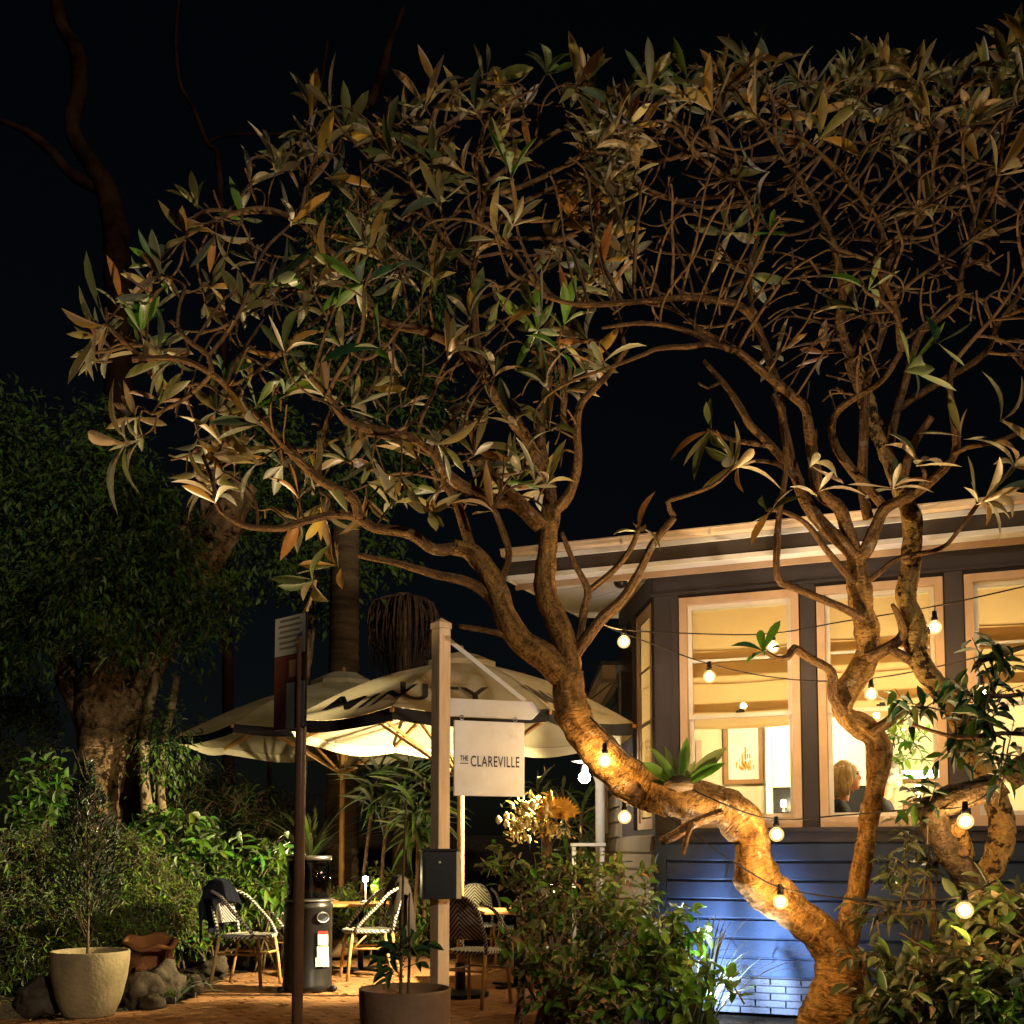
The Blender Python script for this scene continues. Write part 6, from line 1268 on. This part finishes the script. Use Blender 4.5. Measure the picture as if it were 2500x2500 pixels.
traced_tree("big paperbark at left with a fluted flaring trunk and dark small-leaved crown", "paperbark_tree",
    [("trunk", [(215, 2230), (232, 2080), (240, 1950), (252, 1830), (262, 1740), (268, 1660), (280, 1560)], [108, 100, 102, 122, 150, 150, 90], 13.0),
     ("limb", [(225, 1790), (185, 1700), (150, 1600), (120, 1480)], [60, 60, 54, 40], 13.0), ("limb", [(290, 1780), (340, 1690), (390, 1590), (425, 1480), (480, 1390), (540, 1290), (600, 1180)], [70, 66, 64, 70, 90, 95, 60], 12.9),
     ("limb", [(250, 1780), (255, 1650), (265, 1500), (300, 1350)], [70, 80, 60, 40], 12.8), ("limb", [(425, 1480), (440, 1350), (470, 1220)], [40, 34, 20], 12.7), ("limb", [(520, 1320), (500, 1230), (520, 1120)], [30, 24, 16], 12.9)], (215, 2230), M_['paperbark'],
    [([(70, 1330, 150, 240, 12.4), (240, 1250, 170, 170, 12.2), (230, 1440, 190, 150, 12.2), (400, 1360, 110, 150, 12.3), (50, 1540, 110, 120, 12.2), (460, 1530, 60, 90, 12.4), (240, 1080, 90, 90, 12.4), (520, 1480, 70, 80, 12.5), (330, 1240, 90, 90, 12.2), (20, 1120, 120, 160, 12.4), (280, 1570, 110, 36, 12.0)], 16000, .12, .34, 'small', ('dark', 'bush', 'deep'), (.55, .25, .2))], n_sides=22, rough=.30)
traced_tree("two-stemmed pale-barked slender tree right of the big paperbark", "slender_tree", [("trunk", [(368, 2040), (357, 1960), (350, 1850), (356, 1760), (385, 1640)], [34, 28, 24, 26, 20], 12.6), ("trunk", [(398, 1990), (392, 1900), (402, 1800), (418, 1730), (432, 1650)], [20, 19, 18, 20, 14], 12.7)], (368, 2110), M_['palebark'],
    [([(390, 1790, 40, 90, 12.5), (420, 1850, 40, 60, 12.5)], 700, .09, .35, 'small', ('dark', 'bush'), (.6, .4))])
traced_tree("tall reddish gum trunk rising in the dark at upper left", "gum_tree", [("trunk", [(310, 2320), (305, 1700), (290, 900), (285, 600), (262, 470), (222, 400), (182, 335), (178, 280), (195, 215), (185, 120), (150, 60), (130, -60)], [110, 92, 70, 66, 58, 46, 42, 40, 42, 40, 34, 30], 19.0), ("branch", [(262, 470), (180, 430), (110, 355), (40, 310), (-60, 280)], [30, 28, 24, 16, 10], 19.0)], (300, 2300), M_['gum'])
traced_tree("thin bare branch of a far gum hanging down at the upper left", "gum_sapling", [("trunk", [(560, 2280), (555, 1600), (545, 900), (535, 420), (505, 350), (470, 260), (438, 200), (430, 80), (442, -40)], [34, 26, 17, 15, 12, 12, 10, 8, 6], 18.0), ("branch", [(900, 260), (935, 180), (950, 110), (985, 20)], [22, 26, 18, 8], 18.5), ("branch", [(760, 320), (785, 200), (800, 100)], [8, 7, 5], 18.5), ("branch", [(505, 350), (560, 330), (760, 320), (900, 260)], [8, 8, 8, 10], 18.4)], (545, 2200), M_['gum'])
traced_tree("bushy dark tree behind the rear umbrella, crown hanging over the palm trunk", "background_tree", [("trunk", [(720, 2100), (735, 1900), (740, 1700), (760, 1500), (780, 1300)], [30, 28, 28, 26, 18], 19.0)], (720, 2150), M_['paperbark'],
    [([(790, 1430, 110, 90, 16.3), (640, 1370, 120, 90, 16.5), (900, 1350, 90, 80, 17.0), (720, 1250, 150, 100, 17.0), (880, 1150, 140, 120, 18.0), (1000, 1000, 120, 160, 18.5), (860, 850, 160, 160, 19.0), (1010, 700, 120, 150, 19.0), (640, 1100, 120, 140, 18.0), (850, 560, 110, 160, 19.0)], 9000, .16, .4, 'small', ('dark', 'bush'), (.7, .3))])
def palm(label, px, top, bot, wd, d, skirt=True, fronds=True, rings=46):
    a, b = P(px, top, d), P(px - 6, bot, d); root = thing("palm_tree", label, "palm", (b.x, b.y, 0)); r_ = wd / 2 / 2600 * d; prof = []
    for i in range(rings):
        t = i / (rings - 1); z = a.z * t; rr_ = r_ * (1.16 - .22 * t); prof += [(rr_ * 1.03, z), (rr_ * .97, z + a.z / rings * .55)]
    MB().lathe(prof, (b.x, b.y, 0), 18).build("trunk", M_['palmbark'], root, True); return root, a
palm("tall ringed palm trunk behind the umbrella pole", 838, 1300, 2280, 74, 15.0)
# second palm: a skirt of dead fronds hanging in the dark left of the sign post
root, a = palm("palm with a skirt of dead brown fronds, left of the sign post top", 985, 1460, 2200, 44, 17.0)
mb = MB(); c = P(985, 1475, 17.0)
for k in range(150):
    an_ = random.uniform(0, 6.28); o = Vector((math.cos(an_), math.sin(an_), 0)); l = random.uniform(.7, 1.35); pts = [c + o * .08 + Vector((0, 0, .1)), c + o * random.uniform(.28, .5) + Vector((0, 0, .02)), c + o * random.uniform(.35, .62) + Vector((0, 0, -l * .55)), c + o * random.uniform(.2, .5) + Vector((0, 0, -l))]
    cp, cr = catmull(pts, [.014, .012, .008, .003], .15); mb.tube(cp, cr, 4, False)
mb.build("dead_frond", pmat("dead_frond", (.11, .055, .03), (.05, .028, .016), 9, .9), root, True, kind='stuff')

# --- left garden ------------------------------------------------------------------
shrub("feathery pale green bush at the left edge behind the cream pot", "bush", [(60, 2180, 150, 150, 11.0), (150, 2120, 110, 110, 11.2), (30, 2310, 110, 120, 10.4), (140, 2300, 110, 110, 10.4)], 11000, .09, .27, 'small', ('yel', 'bush', 'sage'), (.4, .35, .25), droop=.35)
shrub("broad-leaved bright green bush at the left edge below the paperbark", "bush", [(110, 1930, 55, 70, 12.4), (80, 2000, 60, 40, 12.2)], 500, .15, .42, 'oval', ('bright', 'green'), (.6, .4))
shrub("olive fine-leaved bush between the cream pot and the broken pot", "bush", [(310, 2170, 110, 130, 11.4), (260, 2280, 80, 80, 10.8), (400, 2220, 100, 80, 11.3)], 9000, .08, .29, 'small', ('yel', 'bush', 'olive'), (.45, .3, .25), droop=.3)
shrub("bush with broad green leaves at the foot of the slender tree", "bush", [(430, 2040, 90, 60, 12.2), (350, 2060, 60, 50, 12.2), (490, 2100, 60, 40, 12)], 1000, .17, .4, 'oval', ('green', 'bright', 'yel'), (.4, .3, .3), droop=.4)
shrub("low mixed green planting behind the jacket chair", "bush", [(520, 2170, 120, 80, 12.0), (440, 2240, 90, 70, 11.8), (620, 2230, 70, 50, 12.2), (540, 2250, 100, 40, 12.2)], 6000, .105, .3, 'small', ('yel', 'bush', 'green'), (.4, .3, .3), droop=.3)
shrub("tall leafy plant with long drooping bright leaves left of the foreground pole", "bush", [(655, 2090, 45, 50, 12.0), (670, 2160, 40, 60, 12.0), (600, 2110, 30, 40, 12.2)], 420, .22, .24, 'blade', ('bright', 'green', 'yel'), (.4, .35, .25), droop=.55)
shrub("dark low planting behind the umbrella pole and lamp table", "bush", [(800, 2240, 130, 70, 13.2), (950, 2220, 110, 90, 13.0), (720, 2210, 60, 60, 13.0), (1060, 2230, 80, 80, 13.2)], 3400, .11, .3, 'small', ('bush', 'olive', 'yel'), (.4, .35, .25))
shrub("dim grassy scrub on the bank in the middle distance left", "bush", [(560, 1980, 120, 60, 15.5), (480, 1930, 80, 50, 16), (660, 1990, 80, 50, 15.0), (450, 2020, 60, 40, 15)], 2600, .2, .1, 'blade', ('dark', 'bush', 'straw'), (.5, .3, .2), up=.8)
shrub("dark scrub far left under the paperbark crown", "bush", [(60, 1800, 90, 120, 14), (30, 1700, 70, 90, 14), (-160, 1850, 150, 160, 14), (-220, 2120, 160, 130, 12)], 4200, .12, .3, 'small', ('dark', 'bush'), (.7, .3))
b = G(760, 2330); blades("spiky strap-leaved plant in front of the palm trunk", "plant", P(760, 2090, 13.8), 46, .95, .05, ('yel', 'sage', 'olive'), None, (5, 65), "spiky_plant", droop=.25)
def dracaena(label, stems, n_, L_):
    d0 = stems[0][0][2]; b = P(*stems[0][0]); root = thing("dracaena", label, "plant", (b.x, b.y, 0)); V_ = []
    for pts in stems:
        cp, cr = catmull([P(*q) for q in pts], [.022] * len(pts), .1); MB().tube(cp, cr, 7, False).build("cane", M_['twig'], root, True)
        tip, dd = cp[-1], (cp[-1] - cp[-3]).normalized()
        for k in range(n_): rosette(tip - dd * random.uniform(0, .45), dd, 1, L_, random.uniform(25, 115), V_, .5)
    leaves(root, [s[0] for s in V_], [s[1] for s in V_], [s[2] for s in V_], [s[3] for s in V_], [s[3] * .10 for s in V_], 'blade', ('dark', 'bush', 'olive'), (.45, .35, .2), 40)
dracaena("tall leaning dracaena with strap leaves left of the sign post", [[(930, 2250, 13.0), (940, 2050, 13.0), (985, 1920, 13), (1000, 1860, 13.0)], [(1010, 2250, 12.6), (1020, 2100, 12.6), (1015, 1960, 12.6)], [(880, 2200, 13.2), (905, 2000, 13.2), (925, 1880, 13.2)], [(1035, 2240, 12.8), (1040, 2060, 12.8), (1036, 1900, 12.8)]], 62, .55)
dracaena("spiky dracaena behind the hanging sign and the white lamp", [[(1330, 2150, 12.0), (1322, 2000, 12.0), (1312, 1910, 12.0)], [(1390, 2150, 11.8), (1385, 2020, 11.8), (1372, 1920, 11.8)], [(1420, 2100, 11.6), (1418, 2020, 11.6), (1420, 1985, 11.6)]], 46, .40)
for (px, py, d, n_, L_, lb) in ((430, 2415, 9.6, 40, .42, "grass tuft beside the broken pot at the bed edge"), (478, 2398, 9.9, 36, .40, "grass tuft left of the jacket chair's rear leg"), (395, 2350, 10.0, 40, .34, "straggly dark grass tuft behind the two brown rocks"), (360, 2390, 9.8, 26, .3, "low grass tuft in front of the broken pot")):
    g_ = P(px, py + 25, d); g_.z = 0; blades(lb, "grass", g_, n_, L_, .013, ('grass', 'yel', 'bush'), None, (5, 70))
# ground litter
N = 1500; pp = np.stack([rng.uniform(-7, 1.5, N), rng.uniform(6.5, 14, N), np.zeros(N)], 1); ok = np.array([not inside(p, poly) for p in pp]) | (rng.random(N) < .06); pp = pp[ok]
pp[:, 2] = [.012 if inside(p, poly) else soil_z(p[0], p[1]) - .045 for p in pp]
litter = bpy.data.objects.new("leaf_litter", None)
def stuff_leaves(name, pos, L_, ar, mks, pb):
    n_ = len(pos); d = np.stack([rng.normal(size=n_), rng.normal(size=n_), rng.normal(0, .12, n_)], 1); nr = np.tile([0, 0, 1.0], (n_, 1)) + rng.normal(0, .15, (n_, 3)); Ls = L_ * rng.uniform(.6, 1.4, n_)
    V, Fc = SH['oval'][0]; d = norm(d); sd = norm(np.cross(nr, d)); nn = norm(np.cross(d, sd)); mi = rng.choice(len(mks), n_, p=pb)
    A = pos[:, None] + V[None, :, 0:1] * (d * Ls[:, None])[:, None] + V[None, :, 1:2] * (sd * Ls[:, None] * ar)[:, None] + V[None, :, 2:3] * (nn * Ls[:, None])[:, None]
    return obj(name, np_mesh(name, A.reshape(-1, 3), (Fc[None] + (np.arange(n_) * len(V))[:, None, None]).reshape(-1, 3), np.repeat(mi, len(Fc))), [LM[k] for k in mks], kind='stuff')
bpy.data.objects.remove(litter)
o = stuff_leaves("leaf_litter", pp, .085, .4, ('brown', 'straw', 'olive'), (.5, .3, .2)); tag(o, "fallen leaves scattered over the garden soil and paving edge", "leaf litter"); o['kind'] = 'stuff'

# --- potted plants ------------------------------------------------------------------
def potted(label, base, zsoil, stems, leaf, name="potted_plant"):
    root = thing(name, label, "plant", (base.x, base.y, zsoil)); 
    for pts, r0, r1 in stems: cp, cr = catmull(pts, list(np.linspace(r0, r1, len(pts))), .06); MB().tube(cp, cr, 6).build("stem", M_['palmbark'], root, True)
    P_, D_, N_, L_, ar, kind, mks, pb, no = leaf; leaves(root, P_, D_, N_, L_, np.array(L_) * ar, kind, mks, pb, no)
b = POT_L; zt_ = P(200, 1865, b.y).z; stems = [([Vector((b.x - .02, b.y, .45)), Vector((b.x - .03, b.y, 1.0)), Vector((b.x - .05, b.y, 1.6)), Vector((b.x - .07, b.y, zt_))], .014, .005)]; P_, D_, N_ = [], [], []
for k in range(2300):
    t = random.random() ** .9; z = .78 + t * (zt_ - .78); wd = (.24 * math.sin(min(1, .18 + t * .95) * math.pi) ** .7 + .03); an_ = random.uniform(0, 6.28); rr_ = wd * math.sqrt(random.random()); c = Vector((b.x - .03 - .04 * t, b.y, z)); o = Vector((math.cos(an_), math.sin(an_), 0))
    P_.append(c + o * rr_); D_.append((o * random.uniform(.2, .8) + Vector((random.gauss(0, .3), random.gauss(0, .3), random.uniform(.2, 1.1)))).normalized()); N_.append(Vector((random.gauss(0, .5), random.gauss(0, .5), 1)))
for k in range(34):
    z = random.uniform(.6, 1.9); an_ = random.uniform(0, 6.28); o = Vector((math.cos(an_), math.sin(an_), 0)); c = Vector((b.x - .03, b.y, z)); stems.append(([c, c + o * .08 + Vector((0, 0, .09)), c + o * .15 + Vector((0, 0, .24))], .005, .002))
potted("slim upright dark conifer-like shrub growing in the cream pot", b, .46, stems, (P_, D_, N_, list(rng.uniform(.05, .09, len(P_))), .25, 'small', ('night', 'dark'), (.8, .2), 0))
b = POT_C; P3 = lambda px, py: P(px, py, b.y); stems = []; P_, D_, N_ = [], [], []
for pts in ([(978, 2440), (980, 2300), (984, 2150), (988, 2050), (992, 1950)], [(996, 2440), (1000, 2320), (998, 2230), (1000, 2180)]): stems.append(([P3(*q) for q in pts], .011, .005))
for px, py in ((955, 2300), (985, 2310), (965, 2330), (1010, 2330), (940, 2345), (975, 2345), (1020, 2350), (990, 2290), (950, 2355), (945, 2375), (1005, 2300), (968, 2318), (1040, 2310), (962, 2372), (952, 2394), (990, 2336), (978, 2322), (930, 2335), (1015, 2318)):
    p = P3(px, py); q = P3(986, py + 12); stems.append(([q, q.lerp(p, .6) + Vector((0, random.gauss(0, .03), 0)), p], .003, .0015))
    for j in range(3): P_.append(p + Vector((0, random.gauss(0, .05), 0))); D_.append(((p - q).normalized() + Vector((random.gauss(0, .5), random.gauss(0, .5), random.gauss(-.3, .4)))).normalized()); N_.append(Vector((random.gauss(0, .4), -.6, 1)))
potted("thin-stemmed young tree with a few dark leaves in the brown bowl pot", b, POT_CZ - .05, stems, (P_, D_, N_, list(rng.uniform(.07, .12, len(P_))), .42, 'oval', ('deep', 'dark'), (.6, .4), 60))

# --- planting in front of the house ---------------------------------------------------
shrub("tangled dark olive shrub in front of the cafe chairs and house corner", "shrub", [(1360, 2170, 130, 80, 8.0), (1480, 2200, 140, 110, 8.0), (1420, 2300, 200, 110, 7.8), (1560, 2290, 110, 110, 7.8), (1270, 2120, 90, 40, 8.2), (1300, 2290, 60, 90, 8.0), (1450, 2400, 150, 80, 7.7)], 1700, .095, .46, 'oval', ('bush', 'olive', 'brown', 'green'), (.42, .26, .10, .22), 150, 16, .25)
shrub("bright green large-leaved shrub low at the bottom in front of the dark boards", "shrub", [(1620, 2290, 70, 90, 7.4), (1580, 2400, 90, 70, 7.2), (1660, 2440, 60, 60, 7.1), (1480, 2450, 70, 40, 7.3), (1735, 2390, 50, 40, 7.2), (1640, 2280, 60, 40, 7.4)], 430, .115, .52, 'oval', ('bright', 'green', 'yel'), (.6, .25, .15), 170, 10, .45)
for k, (px, py, sx) in enumerate(((1312, 2450, 34),)):
    g_ = P(px, py, 7.9); t = thing("shrub_stump", "two dark bare shrub stems at the bottom centre in front of the paving", "shrub", (g_.x, g_.y, 0))
    for x0, x1, y1 in ((1262, 1275, 2250), (1350, 1340, 2240), (1300, 1380, 2180)): cp, cr = catmull([P(x0, 2540, 7.9), P((x0 + x1) / 2 + 6, 2390, 7.9), P(x1, y1, 7.9)], [.036, .026, .016], .06); lo_ = MB().tube(cp, cr, 8, True, .15).build("stem", M_['paperbark'], t, True); limb_coords(lo_, cp, 8)
g_ = P(1700, 2470, 7.9); g_.z = 0.02
blades("long arching strap grass in front of the blue-lit boards", "grass", (g_.x, g_.y, .0), 74, 1.25, .017, ('grass', 'bush', 'sage'), None, (4, 44), droop=.42, baser=.16)
g_ = P(1590, 2440, 8.1); blades("second clump of arching grass rising from behind the olive shrub", "grass", (g_.x, g_.y, 0.0), 40, 1.35, .017, ('grass', 'sage'), None, (4, 40), droop=.5, baser=.12)
# golden dried arrangement
c = P(1330, 2000, 9.6); t = thing("dried_flowers", "golden dried flower heads glowing above the olive shrub below the white lamp", "flowers", (c.x, c.y, 0))
mb = MB()
fan = P(1362, 1975, 9.55)
for k in range(17):
    a_ = R(-75 + 150 * k / 16); d = Vector((math.sin(a_), random.uniform(-.25, .1), math.cos(a_))); s_ = Vector((math.cos(a_), 0, -math.sin(a_))) * .028; l = .215 * random.uniform(.9, 1.08); b_ = fan + Vector((0, 0, -.08)); o = Vector((0, .012 * (k % 2), 0))
    mb.add([b_ + o, b_ + d * l * .6 + s_ + o, b_ + d * l + o, b_ + d * l * .6 - s_ + o], [(0, 1, 2, 3)])
mb.build("fan_bract", M_['yellow'], t, True)
for (px, py, h_, r_, m) in ((1344, 1955, .20, .024, 'yellow'), (1325, 1985, .13, .022, 'yellow'), (1302, 1965, .10, .026, 'creamflower'), (1380, 1990, .09, .03, 'yellow')):
    p = P(px, py, 9.5); mb = MB(); mb.lathe([(0, -h_ / 2), (r_ * .8, -h_ * .4), (r_, 0), (r_ * .8, h_ * .38), (0, h_ / 2)], p, 10)
    for k in range(60): an_ = random.uniform(0, 6.28); z = random.uniform(-.45, .42) * h_; o = Vector((math.cos(an_), math.sin(an_), .5)); q = p + Vector((math.cos(an_) * r_ * .85, math.sin(an_) * r_ * .85, z)); mb.tube([q, q + o * .014], [.004, .0015], 4)
    mb.build("flower_spike", M_[m], t, True)
mb = MB()
for k in range(22):
    p = P(random.gauss(1285, 24), random.gauss(2000, 22), 9.5 + random.gauss(0, .08)); mb.blob(p, (random.uniform(.014, .026), .02, random.uniform(.02, .04)), 2, .7, 3, seed=k)
mb.build("small_blossom", M_['creamflower'], t, True, kind='stuff')
LM['gold'] = leafmat("gold_bract", (.70, .42, .08), (.75, .48, .10), .4); LM['pale_gold'] = leafmat("pale_gold_bract", (.75, .60, .26), (.75, .62, .3), .4)
P_, D_, N_ = [], [], []
for k in range(330):
    cx, cy, sx, sy = random.choice(((1280, 2005, 24, 26), (1310, 1985, 22, 26), (1350, 2030, 26, 12), (1265, 2030, 12, 14))); p = P(random.gauss(cx, sx), random.gauss(cy, sy), 9.5 + random.gauss(0, .1)); P_.append(p); D_.append(Vector((random.gauss(-.2, .6), random.gauss(0, .5), random.gauss(.6, .5)))); N_.append(Vector((random.gauss(0, .6), -1, random.gauss(0, .5))))
leaves(t, P_, D_, N_, list(rng.uniform(.04, .10, len(P_))), np.full(len(P_), .022), 'small', ('gold', 'pale_gold', 'olive'), (.4, .4, .2), 0, "bracts")
mb = MB()
for k in range(16): a_ = P(random.gauss(1330, 28), random.gauss(1990, 16), 9.55); mb.tube([P(1345, 2130, 9.6), P(1340, 2060, 9.6).lerp(a_, .3), a_], [.006, .004, .003], 5, False)
mb.build("stalks", M_['twig'], t, True, kind='stuff')
# epiphyte with strap leaves on the leaning trunk
c = P(1662, 1915, 7.0); t = thing("epiphyte", "strap-leaved green plant sitting on top of the leaning trunk", "plant", c); V_ = []
for ang_, l in ((-62, .34), (-40, .36), (-18, .30), (8, .34), (28, .20), (48, .40), (58, .34), (-75, .22)):
    a_ = R(ang_); V_.append((c + Vector((0, random.gauss(0, .03), -.02)), Vector((math.sin(a_), random.uniform(-.5, .1), math.cos(a_))), Vector((0, -1, .5)), l, l * .22))
leaves(t, [s[0] for s in V_], [s[1] for s in V_], [s[2] for s in V_], [s[3] for s in V_], [s[4] for s in V_], 'big', ('green', 'olive', 'bush'), (.4, .3, .3), 20)
MB().blob(c + Vector((-.02, -.03, 0)), (.09, .06, .05), 2, .5, 3).build("bulb_mass", M_['palmbark'], t, True)
# right foreground shrub and hanging branch
shrub("olive-brown leafy shrub filling the bottom right corner", "shrub", [(2330, 2390, 150, 90, 6.4), (2460, 2260, 90, 120, 6.3), (2270, 2460, 140, 70, 6.2), (2440, 2430, 110, 110, 6.1), (2390, 2300, 70, 60, 6.4)], 1050, .14, .40, 'oval', ('brown', 'olive', 'bush', 'sage'), (.08, .36, .32, .24), 250, 14, .35)
shrub("lighter spray of long leaves reaching left from the corner shrub in front of the boards", "shrub", [(2230, 2120, 60, 50, 6.9), (2180, 2200, 60, 60, 6.8), (2130, 2330, 36, 30, 6.6), (2270, 2060, 50, 30, 6.9)], 170, .12, .28, 'oval', ('sage', 'olive', 'grass'), (.4, .3, .3), 120, 7, .45)
shrub("bright green low leaves at the very bottom right corner", "shrub", [(2430, 2470, 50, 30, 5.9), (2380, 2440, 40, 30, 5.95)], 110, .09, .5, 'oval', ('bright', 'green'), (.5, .5), 60, 4, .3)
root = shrub("dark green compound-leaved climber hanging over the third window", "climber", [(2440, 1600, 50, 20, 6.2), (2400, 1690, 55, 18, 6.1), (2425, 1760, 70, 36, 6.2), (2350, 1795, 36, 22, 6.3), (2460, 1850, 34, 22, 6.1), (2245, 1712, 40, 10, 6.7), (2260, 1960, 44, 14, 6.6)], 120, .13, .36, 'oval', ('deep', 'dark', 'bush'), (.55, .25, .2), 200, 0, .55, name="climber")
for pts in ([(2560, 1560, 6.1), (2470, 1590, 6.15), (2380, 1620, 6.2)], [(2570, 1680, 6.1), (2450, 1700, 6.1), (2330, 1690, 6.3)], [(2580, 1800, 6.05), (2450, 1790, 6.1), (2340, 1800, 6.2), (2230, 1770, 6.6)], [(2620, 2640, 6.3), (2610, 2100, 6.2), (2580, 1800, 6.05), (2560, 1560, 6.1)]):
    cp, cr = catmull([P(*q) for q in pts], [.013] * len(pts), .07); MB().tube(cp, cr, 6).build("vine_stem", M_['twig'], root, True)
shrub("leafy indoor plant seen through the second window's lower right pane", "plant", [(2200, 1810, 60, 50, 9.6), (2180, 1880, 30, 20, 9.6)], 170, .10, .45, 'oval', ('green', 'yel'), (.6, .4), 0, 0, .3, name="indoor_plant")
